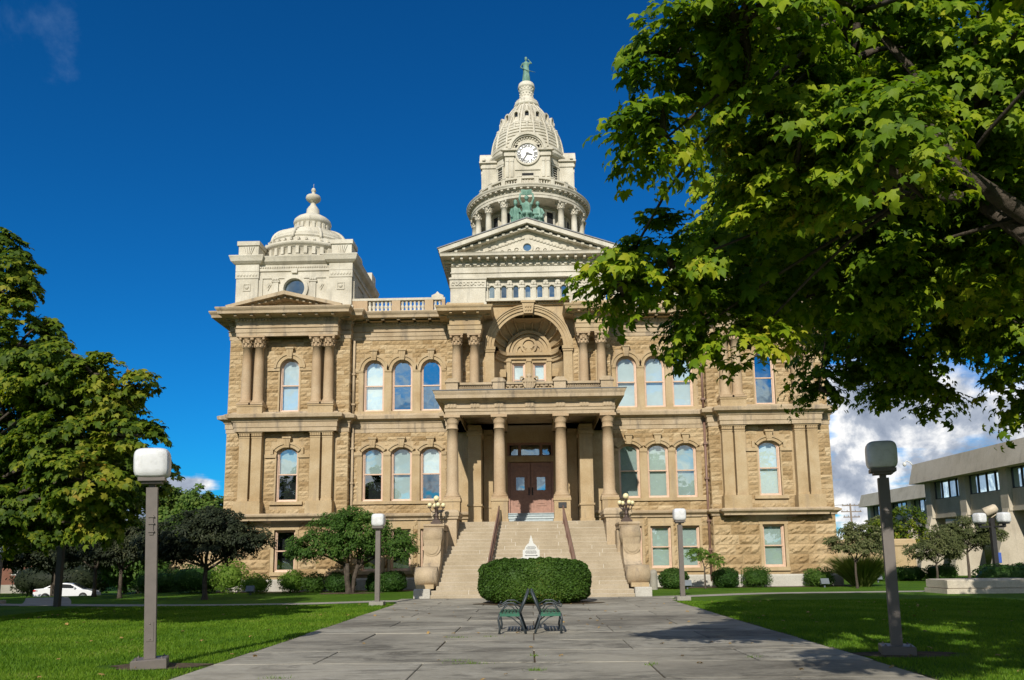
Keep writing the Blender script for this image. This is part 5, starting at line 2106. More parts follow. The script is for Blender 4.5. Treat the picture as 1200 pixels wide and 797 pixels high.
big = tree('maple_tree', 'large green maple whose leafy branches overhang the walk and hide the courthouse corner', 'tree', M0, 3.6, .36, ML, 'leaf_maple', .118, 'maple', seed=11,
           per_area=3.9, nleaf=58, spray=.43, twigs=420, thick=.20, up=.9, limb_r=.08,
           forks=[(-1.6, -1.3, 4.2), (-3.4, -2.3, 5.3), (-4.2, -2.5, 5.75), (-4.7, -2.7, 6.8), (-5.3, -2.9, 7.4), (0, 0, 4), (.6, 1.6, 5.5), (.2, .5, 8), (-2.2, 1.0, 6.0), (-3.6, 2.2, 6.4), (-1.5, 3.8, 6.2)])
# the limb that shows between the leaves
lb = MB()
lb.tube([(-.2, 0, 3.0), (-1.6, -1.3, 4.3), (-3.4, -2.3, 5.3), (-4.2, -2.5, 5.75), (-4.55, -2.6, 6.2), (-4.7, -2.7, 6.8), (-5.3, -2.9, 7.4)], [.22, .145, .098, .082, .068, .05, .02], 10)
lb.tube([(-4.2, -2.5, 5.45), (-4.9, -2.3, 5.6), (-5.8, -2.2, 5.9)], [.06, .045, .015], 8)
lb.tube([(-3.4, -2.3, 5.05), (-3.6, -1.7, 5.8), (-3.7, -1.2, 6.9)], [.09, .07, .03], 8)
link('limb', lb.mesh('limb', 'bark'), big)

trk = MB()
trk.tube([(0, 0, 3.4), (.1, .2, 5), (.2, .5, 8), (0, .3, 11)], [.28, .24, .16, .06], 10)
trk.tube([(0, 0, 3.6), (.3, .8, 4.6), (.6, 1.6, 5.5), (1.2, 3.2, 7)], [.2, .16, .13, .05], 8)
trk.tube([(0, 0, 3.6), (-1.0, .5, 5.0), (-2.2, 1.0, 6.0), (-3.6, 2.2, 6.4)], [.16, .13, .10, .04], 8)
trk.tube([(0, 0, 3.5), (-.6, 1.8, 5.2), (-1.5, 3.8, 6.2)], [.15, .11, .05], 8)
link('limb', trk.mesh('limb', 'bark'), big)
# a second maple added out of view at right to shade the right lawn
tree('maple_tree', 'unseen green maple added right of the lawn to shade the planter bench', 'tree', (18.9, 20.0, 0), 2.8, .28,
     [(-2.6, 0, 5.5, 3, 3, 2.2), (2.4, .5, 5.8, 3, 3, 2.2), (0, 2.6, 5.6, 3, 3, 2.2), (0, -2.2, 6, 3, 3, 2.2), (0, 0, 8.6, 3.4, 3.4, 2.4)],
     'leaf_maple', .20, 'clump', seed=12, per_area=2.4, nleaf=26, spray=.55, twigs=60, thick=.3)

for i, (x, y, lab) in enumerate(((-25.8, 23.5, 'unseen green maple added at left to shade the double lamp post'), (-34.5, 32, 'unseen green maple added at left to shade the parked white car'), (-48.5, 51, 'unseen green maple added at left to shade the dark brick house'))):  # maples added out of view to throw shade over the far left
    tree('maple_tree', lab, 'tree', (x, y, 0), 2.8, .28,
         [(-2.6, 0, 5.5, 2.8, 3, 2.2), (2.2, .5, 5.8, 2.8, 3, 2.2), (0, 2.6, 5.6, 3, 3, 2.2), (0, -2.2, 6, 3, 3, 2.2), (0, 0, 8.6, 3.4, 3.4, 2.4), (0, 0, 5.4, 4, 4, 2)],
         'leaf_maple_autumn', .22, 'clump', seed=13 + i, per_area=2.4, nleaf=26, spray=.55, twigs=60, thick=.3)

for i, (x, y, h, lab) in enumerate(((-9, -27, 15, 'tall tree behind the viewer, mirrored in the left windows'), (7, -31, 16, 'tall tree behind the viewer, mirrored in the centre windows'), (24, -27, 13, 'tall tree behind the viewer, mirrored in the right windows'), (-27, -30, 14, 'tall tree behind the viewer at the far left'))):
    tree('background_tree', lab, 'tree', (x, y, 0), h * .25, .3,
         [(-3, 0, h * .5, 3.2, 3, 3), (2.8, .5, h * .45, 3.2, 3, 3), (0, 2, h * .55, 3.5, 3, 3.4), (.5, 0, h * .78, 3, 3, 3)],
         'leaf_maple', .40, 'clump', 'trees behind the viewer', 160 + i, 1.2, 20, .7, 30, thick=.5)

# ------------------------------------------------------------------ maple on the left
L0 = Vector((-16.2, 20, 0))
LOBES_LEFT = [(-13.44, 19.00, 8.84, 0.93, 0.97, 0.83), (-12.97, 19.00, 7.25, 1.14, 1.25, 1.14), (-11.71, 18.50, 6.22, 1.11, 1.16, 1.01), (-10.37, 18.00, 6.18, 0.63, 0.65, 0.55), (-9.51, 18.50, 5.97, 0.48, 0.50, 0.32), (-10.07, 18.30, 5.51, 0.40, 0.50, 0.40), (-9.35, 18.00, 4.66, 0.74, 0.65, 0.43), (-11.24, 19.00, 4.59, 1.55, 1.48, 1.14), (-13.46, 20.00, 5.23, 1.74, 1.91, 1.74), (-12.39, 20.00, 3.20, 1.85, 1.61, 1.09), (-10.21, 19.00, 3.48, 0.70, 0.77, 0.70), (-13.93, 21.00, 3.06, 1.37, 1.51, 1.37), (-10.57, 19.00, 2.65, 0.93, 0.83, 0.58), (-13.72, 22.00, 4.45, 2.15, 1.97, 1.43), (-10.94, 19.50, 5.55, 1.06, 1.05, 0.85), (-13.97, 19.50, 9.74, 0.85, 0.82, 0.64), (-14.33, 21.50, 6.72, 1.40, 1.54, 1.40), (-10.39, 18.00, 3.63, 1.17, 1.08, 0.78)]
LL = [(x - L0.x, y - L0.y, z, a, b, c) for x, y, z, a, b, c in LOBES_LEFT]
LL += [(-2.6, .8, 7.6, 3.2, 3.6, 3.0), (-2.5, -.5, 4.6, 3.0, 2.6, 2.2), (-.5, .6, 9.0, 1.8, 2.2, 1.2), (-4, 3, 5, 3.5, 3.5, 2.4), (2.3, 4.5, 4.4, 2.8, 2.0, 1.3)]
tree('maple_tree', 'maple with yellowing leaves filling the left edge behind the boxy lamp', 'tree', L0, 2.6, .30, LL, 'leaf_maple_autumn', .15, 'maple', seed=23,
     per_area=5.2, nleaf=30, spray=.33, twigs=220, thick=.22, limb_r=.2)

# ------------------------------------------------------------------ smaller trees
def px_tree(*a, **k):
    return tree(*a, **k)


tree('crab_apple_tree', 'spreading green multi-stemmed small tree in a mulch bed left of the stairs', 'tree', (-9.35, 40.7, 0), 1.5, .13,
     [(-1.9, 0, 2.5, 1.5, 1.2, .75), (-.9, .3, 3.2, 1.4, 1.3, .9), (.5, -.2, 3.3, 1.5, 1.3, .95), (1.8, .2, 2.7, 1.5, 1.2, .8), (.1, .2, 2.5, 1.9, 1.3, .7), (2.7, 0, 2.2, .8, .8, .5), (-2.6, 0, 2.2, .7, .8, .5), (.1, .1, 3.9, .9, .8, .5)],
     'leaf_crab', .12, 'oval', seed=31, per_area=5, nleaf=60, spray=.34, twigs=60, stems=3, thick=.55)
tree('dark_leaved_tree', 'dark broad tree on a short trunk beside the left corner of the courthouse', 'tree', (-14.6, 35.3, 0), 1.5, .12,
     [(-2.3, 0, 2.5, 1.0, 1.0, .7), (2.2, .2, 2.7, .8, .8, .5), (-.9, 0, 2.9, 1.5, 1.3, 1.0), (.6, 0, 3.1, 1.5, 1.3, .9), (1.5, 0, 2.6, 1.0, 1.0, .7), (0, .4, 3.5, 1.2, 1.2, .7), (-1.6, .2, 2.2, 1.0, 1.0, .6), (.3, -.5, 2.4, 1.5, 1, .7)],
     'leaf_dark', .13, 'oval', 'dark small trees on the left lawn', 32, 5, 64, .34, 40, thick=.5)
tree('dark_leaved_tree', 'dark low-crowned tree standing just behind the parked white car, nearer the courthouse', 'tree', (-19.6, 37.5, 0), 1.5, .10,
     [(-.9, 0, 2.7, 1.3, 1.2, .8), (.6, 0, 2.9, 1.3, 1.2, .8), (0, .3, 3.3, 1.1, 1.1, .6), (1.3, .2, 2.4, .9, .9, .5), (0, -.3, 2.3, 1.4, .9, .6)],
     'leaf_dark', .12, 'oval', 'dark small trees on the left lawn', 33, 5.0, 60, .34, 36, thick=.5)
tree('dark_leaved_tree', 'dark low-crowned tree in front of the parked white car, beside the double lamp', 'tree', (-22.0, 39.6, 0), 1.5, .10,
     [(-.9, 0, 2.8, 1.4, 1.2, .8), (.6, 0, 3.0, 1.4, 1.2, .8), (0, .3, 3.5, 1.2, 1.1, .6), (-1.4, .2, 2.4, 1, .9, .6), (0, -.3, 2.4, 1.4, .9, .6)],
     'leaf_dark', .12, 'oval', 'dark small trees on the left lawn', 34, 5.0, 60, .34, 36, thick=.5)
for i, (x, y, h, lab) in enumerate(((-28.5, 47, 6.6, 'tall dark shade tree between the two-globe lamp and the car'), (-39, 52, 7.6, 'tall dark shade tree at far left above the rear of the car'), (-33.5, 55, 7.4, 'tall dark shade tree above the bonnet of the parked white car'))):
    tree('dark_leaved_tree', lab, 'tree', (x, y, GZ(x, y)), 2.4, .15,
         [(-1.9, 0, h * .55, 2.2, 2, 1.3), (1.8, .3, h * .58, 2.2, 2, 1.3), (0, 0, h * .8, 2.2, 2, 1.3), (0, -.6, h * .5, 2.6, 1.8, 1.2), (3.0, 0, h * .46, 1.4, 1.4, .9), (-3, 0, h * .46, 1.4, 1.4, .9)],
         'leaf_dark', .2, 'clump', 'tall dark trees before the street', 70 + i, 3.0, 44, .45, 40, thick=.5)
tree('sapling', 'small umbrella-shaped green tree in front of the right bay windows', 'tree', (8.95, 41.5, 0), 1.15, .045,
     [(-.35, 0, 1.75, .6, .6, .32), (.4, 0, 1.55, .6, .6, .26), (-.1, .2, 1.85, .5, .5, .25), (.75, 0, 1.3, .35, .35, .18)],
     'leaf_light', .085, 'oval', seed=35, per_area=9, nleaf=40, spray=.2, twigs=24, thick=.4)
tree('olive_leaved_tree', 'slim dark tree with flat crown at the right corner of the courthouse', 'tree', (16.2, 40.2, 0), 1.45, .06,
     [(-.6, 0, 2.2, .9, .9, .4), (.5, 0, 2.6, 1.0, .9, .55), (1.1, .2, 2.1, .8, .8, .4), (0, .2, 2.9, .6, .6, .35), (.4, -.3, 1.95, 1.1, .7, .35)],
     'leaf_olive', .11, 'oval', 'olive small trees on the right lawn', 36, 5, 60, .3, 30, thick=.45)
tree('olive_leaved_tree', 'low olive-green tree between the clipped hedge and the stone planter bench', 'tree', (24.2, 48.2, 0), 1.2, .07,
     [(-.8, 0, 1.9, 1.0, 1, .6), (.5, 0, 2.1, 1.1, 1, .7), (1.2, .2, 1.9, .7, .8, .5), (-.1, 0, 2.5, .8, .8, .5)],
     'leaf_olive', .11, 'oval', 'olive small trees on the right lawn', 37, 5, 60, .32, 30, thick=.5)
tree('olive_leaved_tree', 'taller olive-green tree just left of the four-globe lamp', 'tree', (27.6, 51.0, 0), 1.8, .09,
     [(-1.0, 0, 2.9, 1.2, 1.1, .8), (.5, 0, 3.3, 1.4, 1.2, .8), (1.6, .2, 2.9, 1.0, 1, .6), (.2, 0, 2.5, 1.5, 1, .6)],
     'leaf_olive', .12, 'oval', 'olive small trees on the right lawn', 38, 5, 60, .34, 30, thick=.5)
tree('yellowing_tree', 'yellowing tree behind the right lamp post beside the side stairs', 'tree', (29.0, 62.5, 0), 2.0, .12,
     [(-1.2, 0, 3.4, 1.4, 1.2, 1.2), (.4, 0, 4.2, 1.6, 1.3, 1.3), (1.2, 0, 3.0, 1.4, 1.2, 1), (-2.4, .5, 3.2, 1.2, 1.0, 1.0)],
     'leaf_maple_autumn', .16, 'clump', seed=39, per_area=2.6, nleaf=30, spray=.4, twigs=30, thick=.5)
# trees farther back
far = [(-52, 58, 6.5, 4.0, 'leaf_dark', 'dark bushy tree in front of the brick house'),
       (-43, 56, 5.5, 3.6, 'leaf_dark', 'dark low tree left of the parked white car'),
       (-40, 80, 7.5, 4.6, 'leaf_dark', 'dark tree right behind the parked white car'),
       (-28.2, 66, 9.6, 3.2, 'leaf_far', 'bushy yellow-green tree in the gap between the boxy lamp and the courthouse'),
       (-34.5, 74, 10.4, 4.0, 'leaf_far', 'tall light green tree rising behind the boxy lamp on the left'),
       (-50, 84, 9.5, 5, 'leaf_maple', 'dense green tree well behind the parked white car'),
       (-54, 70, 10, 5.0, 'leaf_maple', 'broad green tree behind the dark brick house'),
       (-34, 92, 8.2, 4.5, 'leaf_far', 'pale tree far behind the left corner of the courthouse'),
       (-62, 60, 10, 5, 'leaf_maple', 'big shaded green tree at the far left edge'),
       (-30, 58, 5.0, 2.8, 'leaf_crab', 'low green tree in the gap left of the courthouse wall'),
       (40, 92, 6.0, 3.0, 'leaf_olive', 'hazy tree in the gap right of the courthouse'),
       (30.5, 88, 4.0, 2.6, 'leaf_dark', 'dark tree low behind the right corner of the courthouse')]
for i, (x, y, h, r, mt, lab) in enumerate(far):
    rr = random.Random(100 + i)
    lobes = []
    for k in range(9):
        a = rr.uniform(0, 6.28)
        q = rr.uniform(.15, .62) * r
        lobes.append((q * math.cos(a), q * math.sin(a), h * rr.uniform(.32, .82), r * rr.uniform(.34, .5), r * rr.uniform(.34, .5), h * rr.uniform(.12, .2)))
    lobes.append((0, 0, h * .84, r * .42, r * .42, h * .15))
    lobes.append((0, 0, h * .5, r * .6, r * .6, h * .26))
    t = tree('background_tree', lab, 'tree', (x, y, GZ(x, y)), h * .3, .02 * h, lobes, mt, .30, 'clump', 'trees beyond the courthouse', 200 + i, 1.9, 34, .6, 30, thick=.6)
# the far line of trees all round
rg = np.random.default_rng(5)
n = 9000
a = rg.uniform(0, 2 * np.pi, n)
rad = rg.uniform(165, 200, n)
top = 5 + 2.2 * np.sin(a * 9) + 1.6 * np.sin(a * 23 + 1) + 1.2 * np.sin(a * 51 + 2)
zz_ = rg.uniform(0, 1, n) ** .8 * np.maximum(2.5, top)
P_ = np.stack([rad * np.cos(a), 40 + rad * np.sin(a), zz_], 1)
V, F = leaf_arrays(rg, P_, np.stack([-np.cos(a), -np.sin(a), 0 * a + .5], 1) + rg.normal(size=(n, 3)) * .5, 2.6, 'clump')
tl = link('treeline', np_mesh('treeline', [(V, F, 0)], 'leaf_maple'))
tag(tl, 'low green line of trees along the horizon', 'treeline', kind='stuff')


# ------------------------------------------------------------------ clipped shrubs and hedges
def super_shell(rg, n, rx, ry, rz, ex, ez, jitter):
    d = unit(rg.normal(size=(n * 6, 3)))
    hxy = (np.abs(d[:, 0] / rx) ** ex + np.abs(d[:, 1] / ry) ** ex) ** (1 / ex)
    q = (hxy ** ez + np.abs(d[:, 2] / rz) ** ez) ** (-1 / ez)
    P = d * q[:, None]
    rho = np.maximum(1e-6, (np.abs(P[:, 0] / rx) ** ex + np.abs(P[:, 1] / ry) ** ex))
    k = rho ** (ez / ex - 1)
    gx = k * np.sign(d[:, 0]) * np.abs(P[:, 0] / rx) ** (ex - 1) / rx
    gy = k * np.sign(d[:, 1]) * np.abs(P[:, 1] / ry) ** (ex - 1) / ry
    gz = np.sign(d[:, 2]) * np.abs(P[:, 2] / rz) ** (ez - 1) / rz
    N = unit(np.stack([gx, gy, gz], 1))
    w = q ** 2 / np.maximum(.12, np.sum(N * d, axis=1))      # even spread over the surface
    pick = rg.choice(len(d), size=n, replace=False, p=w / w.sum())
    P, N = P[pick], N[pick]
    return P + N * (rg.uniform(-1, .5, (n, 1)) * jitter), N


def shrub_mesh(rg, rx, ry, h, ex, ez, size, mat, n, jitter=.06, shape='oval'):
    P, N = super_shell(rg, n, rx, ry, h / 2, ex, ez, jitter)
    ph = rg.uniform(0, 6.28, 4)
    lump = .03 * np.sin(P[:, 0] * 7 + ph[0]) * np.sin(P[:, 1] * 6 + ph[1]) + .03 * np.sin(P[:, 2] * 9 + P[:, 0] * 4 + ph[2]) + .025 * np.sin(P[:, 0] * 19 + ph[3]) * np.sin(P[:, 2] * 17 + ph[0])
    P = P + N * (lump * min(1.6, jitter / .06))[:, None]
    P[:, 2] += h / 2
    k = P[:, 2] > .01
    V, F = leaf_arrays(rg, P[k], N[k] + rg.normal(size=(k.sum(), 3)) * .75, size, shape, .4)
    nu, nv = 32, 16                                # woody core
    vs, fs = [], []
    for j in range(nv + 1):
        t = math.pi * j / nv
        for i in range(nu):
            a = 2 * math.pi * i / nu
            d = (math.sin(t) * math.cos(a), math.sin(t) * math.sin(a), math.cos(t))
            hxy = (abs(d[0] / rx) ** ex + abs(d[1] / ry) ** ex) ** (1 / ex)
            q = (hxy ** ez + abs(d[2] / (h / 2)) ** ez) ** (-1 / ez)
            p = Vector(d) * q
            L = p.length
            p *= max(.5, (L - jitter * 1.15) / L)
            vs.append((p.x, p.y, max(.01, h / 2 + p.z)))
    for j in range(nv):
        for i in range(nu):
            i2 = (i + 1) % nu
            fs += [(j * nu + i, (j + 1) * nu + i, (j + 1) * nu + i2), (j * nu + i, (j + 1) * nu + i2, j * nu + i2)]
    return np_mesh('foliage', [(V, F, 0), (np.array(vs), np.array(fs), 0)], mat)


SHG = 'shrubs along the foot of the courthouse'
SHR = [  # x, y, width, height, material, exponent, leaf, label
    (-12.75, 42.2, 1.35, 1.12, 'leaf_light', 2.2, .09, 'bright green rounded shrub under the left pavilion window'),
    (-11.55, 42.0, 1.2, .95, 'leaf_crab', 2.2, .09, 'mid green rounded shrub overlapping the brighter one under the left pavilion'),
    (-10.2, 42.2, 1.5, 1.0, 'leaf_boxwood', 2.6, .085, 'dark clipped round shrub left of the multi-stemmed tree'),
    (-8.45, 42.6, .9, .9, 'leaf_boxwood', 2.4, .085, 'small dark shrub right behind the trunk of the multi-stemmed tree'),
    (-7.4, 42.0, 1.5, 1.05, 'leaf_boxwood', 2.6, .085, 'dark clipped round shrub beside the left stair scroll'),
    (7.45, 42.2, 1.45, 1.0, 'leaf_boxwood', 3.0, .085, 'dark clipped shrub beside the right stair scroll'),
    (10.3, 42.8, 1.35, 1.0, 'leaf_boxwood', 2.6, .085, 'dark clipped round shrub right of the umbrella-shaped sapling'),
    (12.0, 43.0, 1.5, 1.05, 'leaf_crab', 3.2, .07, 'lighter square-clipped shrub by the corner of the right pavilion'),
    (15.3, 43.0, 1.5, .95, 'leaf_crab', 2.6, .08, 'loose light green shrub behind the floodlight under the right pavilion window')]
for i, (x, y, w, h, mt, ex, sz, lab) in enumerate(SHR):
    r = thing('shrub', lab, 'shrub', (x, y, 0), SHG)
    link('foliage', shrub_mesh(np.random.default_rng(50 + i), w / 2, w / 2, h, 2.2, ex, sz, mt, 4200 if mt == 'leaf_boxwood' else 3000, .08 if mt == 'leaf_boxwood' else .15), r)
rg = np.random.default_rng(71)
r = thing('shrub', 'yellow-green shrub in front of the left corner beside the dark tree', 'shrub', (-14.3, 41, 0))
link('foliage', shrub_mesh(rg, .75, .7, 1.0, 2, 2, .10, 'leaf_light', 1500, .15), r)
r = thing('shrub', 'taller light green bush under the dark broad tree', 'shrub', (-15.9, 41.6, 0))
link('foliage', shrub_mesh(rg, .9, .9, 1.75, 2, 2, .12, 'leaf_light', 1700, .25), r)
for x, y, w, h, lab in ((-33.5, 74, 9, 3.4, 'long dark thicket behind the front of the parked white car'), (-44, 74, 9, 3.2, 'long dark thicket behind the rear of the parked white car'), (-27, 66, 6, 2.6, 'dark thicket between the car and the courthouse'), (-18.2, 42.8, 2.6, 1.5, 'big shaded bush left of the dark broad tree'), (-21.3, 45, 2.6, 1.25, 'squat shaded bush behind the boxy lamp post')):
    r = thing('shrub', lab, 'shrub', (x, y, GZ(x, y)))
    link('foliage', shrub_mesh(rg, w / 2, w / 2.4, h, 2.4, 2.6, .10 if w < 5 else .22, 'leaf_boxwood' if w < 5 else 'leaf_dark', 2600, .15 if w < 5 else .3), r)
# the big clipped hedge in front of the stairs
hd = thing('clipped_hedge', 'large rounded clipped hedge in the middle of the walk below the stairs', 'hedge', (.10, 29.7, .03))
link('foliage', shrub_mesh(np.random.default_rng(60), 2.06, 1.35, 1.60, 2.7, 4.2, .085, 'leaf_yew', 26000, .045), hd)
for x, y, w, d, h, lab, ex in ((22.6, 51.0, 4.6, 1.2, .85, 'long low clipped hedge in sun by the side stair wall', 5), (25.6, 50.4, 1.7, 1.6, .95, 'rounded clipped hedge end beside the low sunny hedge', 2.6),
                           (23.0, 36.3, 6.0, 1.6, 1.12, 'dark clipped hedge behind the stone planter bench', 6), (30.0, 38.0, 6, 2, 1.15, 'dark clipped hedge at the right edge past the planter bench', 6)):
    r = thing('clipped_hedge', lab, 'hedge', (x, y, 0))
    link('foliage', shrub_mesh(np.random.default_rng(int(x)), w / 2, d / 2, h, ex, 5, .10, 'leaf_boxwood', int(900 * w), .08), r)
# ornamental grass clump
rg = np.random.default_rng(77)
n = 2600
a = rg.uniform(0, 2 * np.pi, n)
ln = rg.uniform(.1, 1.0, n) ** .7
B = np.stack([.35 * ln * np.cos(a), .3 * ln * np.sin(a), 0 * a], 1)
D = np.stack([np.cos(a) * ln * .42, np.sin(a) * ln * .36, np.ones(n) * 1.0], 1) + rg.normal(size=(n, 3)) * .12
L = rg.uniform(1.1, 1.75, n)
D = unit(D)
side = unit(np.cross(D, rg.normal(size=(n, 3))))
out = np.stack([np.cos(a), np.sin(a), 0 * a], 1)
rows = []
for t, w in ((0, .012), (.4, .014), (.75, .010), (1.0, .001)):
    bend = out * (t ** 2 * .32 * ln * L)[:, None] - np.array((0, 0, 1)) * (t ** 2 * .12 * L)[:, None]
    c = B + D * (L * t)[:, None] + bend
    rows += [c - side * w, c + side * w]
V = np.stack(rows, 1)
k = V.shape[1]
tri = []
for j in range(3):
    b = 2 * j
    tri += [(b, b + 1, b + 3), (b, b + 3, b + 2)]
F = (np.array(tri)[None] + (np.arange(n) * k)[:, None, None]).reshape(-1, 3)
r = thing('ornamental_grass', 'tall straw-green clump of ornamental grass at the right corner of the courthouse', 'grass clump', (17.4, 42.6, 0))
link('blades', np_mesh('blades', [(V.reshape(-1, 3), F, 0)], 'grass_plume'), r)
r.scale = (1.25, 1.25, 1.12)

# ------------------------------------------------------------------ grass blades near the camera, fallen leaves
rg = np.random.default_rng(9)


def blades(poly_fn, n, xr, yr):
    x = rg.uniform(*xr, n)
    y = yr[0] + (yr[1] - yr[0]) * rg.uniform(0, 1, n) ** 1.6
    e = np.minimum(np.abs(x + 5.1), np.abs(x - 5.3))
    k = poly_fn(x, y) & (rg.uniform(0, 1, n) < np.clip(e / (.22 + .14 * np.sin(y * 2.3) + .08 * np.sin(y * 7)), .06, 1))
    return x[k], y[k]


def bare(x, y):
    return (((x + 6.05) / 1.0) ** 2 + ((y - 12.9) / .5) ** 2 > 1) & (((x - 6.15) / 1.1) ** 2 + ((y - 13.6) / .5) ** 2 > 1)


x1, y1 = blades(lambda x, y: (x < -5.12 - .03 * np.sin(y * 5)) & (x > -.70 * y - 1) & bare(x, y), 260000, (-17, -5.05), (9.5, 30))
x2, y2 = blades(lambda x, y: (x > 5.32 + .03 * np.sin(y * 4)) & (x < .68 * y + 1) & bare(x, y), 220000, (5.25, 17), (9.0, 30))
X_ = np.concatenate([x1, x2])
Y_ = np.concatenate([y1, y2])
n = len(X_)
far_ = (Y_ - 9) / 20
hgt = rg.uniform(.028, .062, n) * (1 + .15 * np.sin(X_ * 1.7) * np.sin(Y_ * 1.3))
wid = .0055 * (1 + far_ * 1.6)
ang = rg.uniform(0, 2 * np.pi, n)
lx, ly = rg.normal(0, .4, n) * hgt, rg.normal(0, .4, n) * hgt
c, s_ = np.cos(ang) * wid, np.sin(ang) * wid
z0 = np.zeros(n)
V = np.stack([np.stack([X_ - c, Y_ - s_, z0], 1), np.stack([X_ + c, Y_ + s_, z0], 1), np.stack([X_ + lx, Y_ + ly, hgt], 1)], 1).reshape(-1, 3)
F = np.arange(n * 3).reshape(-1, 3)
tag(link('grass', np_mesh('grass', [(V, F, 0)], 'grass_blade')), 'short green lawn grass beside the paved walk', 'grass', kind='stuff')
# tufts in the paving joints
rows = []
for (tx, ty, rx, k) in ((-.95, 12.7, .16, 90), (-1.2, 13.0, .12, 50), (.02, 11.9, .07, 80), (.02, 13.6, .05, 50), (-3.6, 11.3, .12, 60), (-1.6, 16.9, .14, 70), (1.8, 12.4, .06, 40), (-.9, 17.0, .1, 40), (3.55, 13.2, .07, 40)):
    for _ in range(k):
        rows.append((tx + rg.normal(0, rx), ty + rg.normal(0, .025)))
T_ = np.array(rows)
n = len(T_)
h = rg.uniform(.03, .075, n)
ang = rg.uniform(0, 6.28, n)
c, s_ = np.cos(ang) * .006, np.sin(ang) * .006
z0 = np.full(n, .01)
V = np.stack([np.stack([T_[:, 0] - c, T_[:, 1] - s_, z0], 1), np.stack([T_[:, 0] + c, T_[:, 1] + s_, z0], 1), np.stack([T_[:, 0] + rg.normal(0, .03, n), T_[:, 1] + rg.normal(0, .03, n), h + .01], 1)], 1).reshape(-1, 3)
tag(link('joint_weeds', np_mesh('joint_weeds', [(V, np.arange(n * 3).reshape(-1, 3), 0)], 'grass_blade')), 'small weeds growing in the joints of the paving', 'weeds', kind='stuff')
n = 210
P_ = np.stack([rg.uniform(-16, 13, n), rg.uniform(10, 30, n), np.full(n, .05)], 1)
V, F = leaf_arrays(rg, P_, np.array((0, 0, 1.0)) + rg.normal(size=(n, 3)) * .25, .085, 'maple')
tag(link('fallen_leaves', np_mesh('fallen_leaves', [(V, F, 0)], 'fallen_leaf')), 'scattered dry brown leaves fallen on lawn and paving', 'leaves', kind='stuff')


# ------------------------------------------------------------------ lamps
def rounded_cube(mb, c, hx, hy, hz, e=7, n=10, m=0):
    for ax in range(3):
        for sg in (-1, 1):
            vs, fs = [], []
            for j in range(n + 1):
                for i in range(n + 1):
                    u, v = -1 + 2 * i / n, -1 + 2 * j / n
                    p = [0, 0, 0]
                    p[ax] = sg
                    p[(ax + 1) % 3], p[(ax + 2) % 3] = u, v
                    k = sum(abs(q) ** e for q in p) ** (-1 / e)
                    vs.append((c[0] + p[0] * k * hx, c[1] + p[1] * k * hy, c[2] + p[2] * k * hz))
            for j in range(n):
                for i in range(n):
                    q = (j * (n + 1) + i, j * (n + 1) + i + 1, (j + 1) * (n + 1) + i + 1, (j + 1) * (n + 1) + i)
                    fs.append(q if sg > 0 else q[::-1])
            mb.add(vs, fs, m, True)
    return mb


GL = rounded_cube(MB(), (0, 0, 0), .245, .245, .245, 4.6)
gl_mesh = GL.mesh('globe', 'globe_white')


def lamp_post(label, loc, rz, group, plate=False, h=3.0):
    t = thing('lamp_post', label, 'lamp post', loc, group)
    t.rotation_euler[2] = rz
    mb = MB()
    mb.cbox(0, 0, .14, h - .16, .17, .17)
    mb.cbox(0, 0, h - .16, h - .05, .10, .10)
    if plate:
        mb.box(-.03, .03, -.10, -.08, 2.1, 2.42)
        for z in (2.14, 2.27, 2.38):
            mb.box(-.045, .045, -.115, -.08, z, z + .02)
    mb.box(-.055, .055, -.092, -.08, .42, .72)                     # access plate near the foot
    for z in (.45, .69):
        mb.ell((0, -.094, z), (.012, .008, .012), 8, 5)
    for sx in (-1, 1):
        mb.box(sx * .086 - .004, sx * .086 + .004, -.02, .02, .3, h - .2)
    link('post', mb.mesh('post', 'post_paint'), t)
    mb = MB()
    for sx in (-.19, .19):
        for sy in (-.19, .19):
            mb.lathe([(.022, .14), (.022, .162), (.01, .165), (.01, .18), (0, .18)], (sx, sy, 0), 6, smooth=False)
    mb.bevbox(-.26, .26, -.26, .26, 0, .15, .015)
    link('footing', mb.mesh('footing', 'path_concrete' if not plate else 'post_paint'), t)
    mb = MB()
    mb.cbox(0, 0, h - .06, h + .0, .40, .40)
    mb.cbox(0, 0, h - .10, h - .06, .30, .30)
    link('collar', mb.mesh('collar', 'post_paint'), t)
    link('globe', gl_mesh, t, (0, 0, h + .235))
    return t


LG = 'boxy globe lamps along the walk'
near = lamp_post('boxy white-globe lamp post standing large on the near left lawn', (-6.1, 12.75, 0), R(20), LG, True, 3.03)
[c for c in near.children if c.name.startswith('globe')][0].scale = (1.12, 1.12, 1.02)
near.rotation_euler[1] = R(-2.3)              # this post leans a little
lamp_post('boxy white-globe lamp post in maple shade on the near right lawn', (6.1, 13.7, 0), R(-17), LG, True, 3.12)
lamp_post('boxy white-globe lamp post before the multi-stemmed tree at the left walk edge', (-5.72, 29.4, 0), R(0), LG, False, 2.9)
lamp_post('boxy white-globe lamp post at the right walk edge near the stair scroll', (5.8, 31.0, 0), R(0), LG, False, 3.05)
lamp_post('boxy white-globe lamp post at the far left edge under the maple', (-22.6, 33.2, 0), R(4), LG, False, 2.0)
lamp_post('boxy white-globe lamp post cut by the right edge, beyond the planter bench', (26.3, 41.5, 0), R(8), LG, False, 2.65)


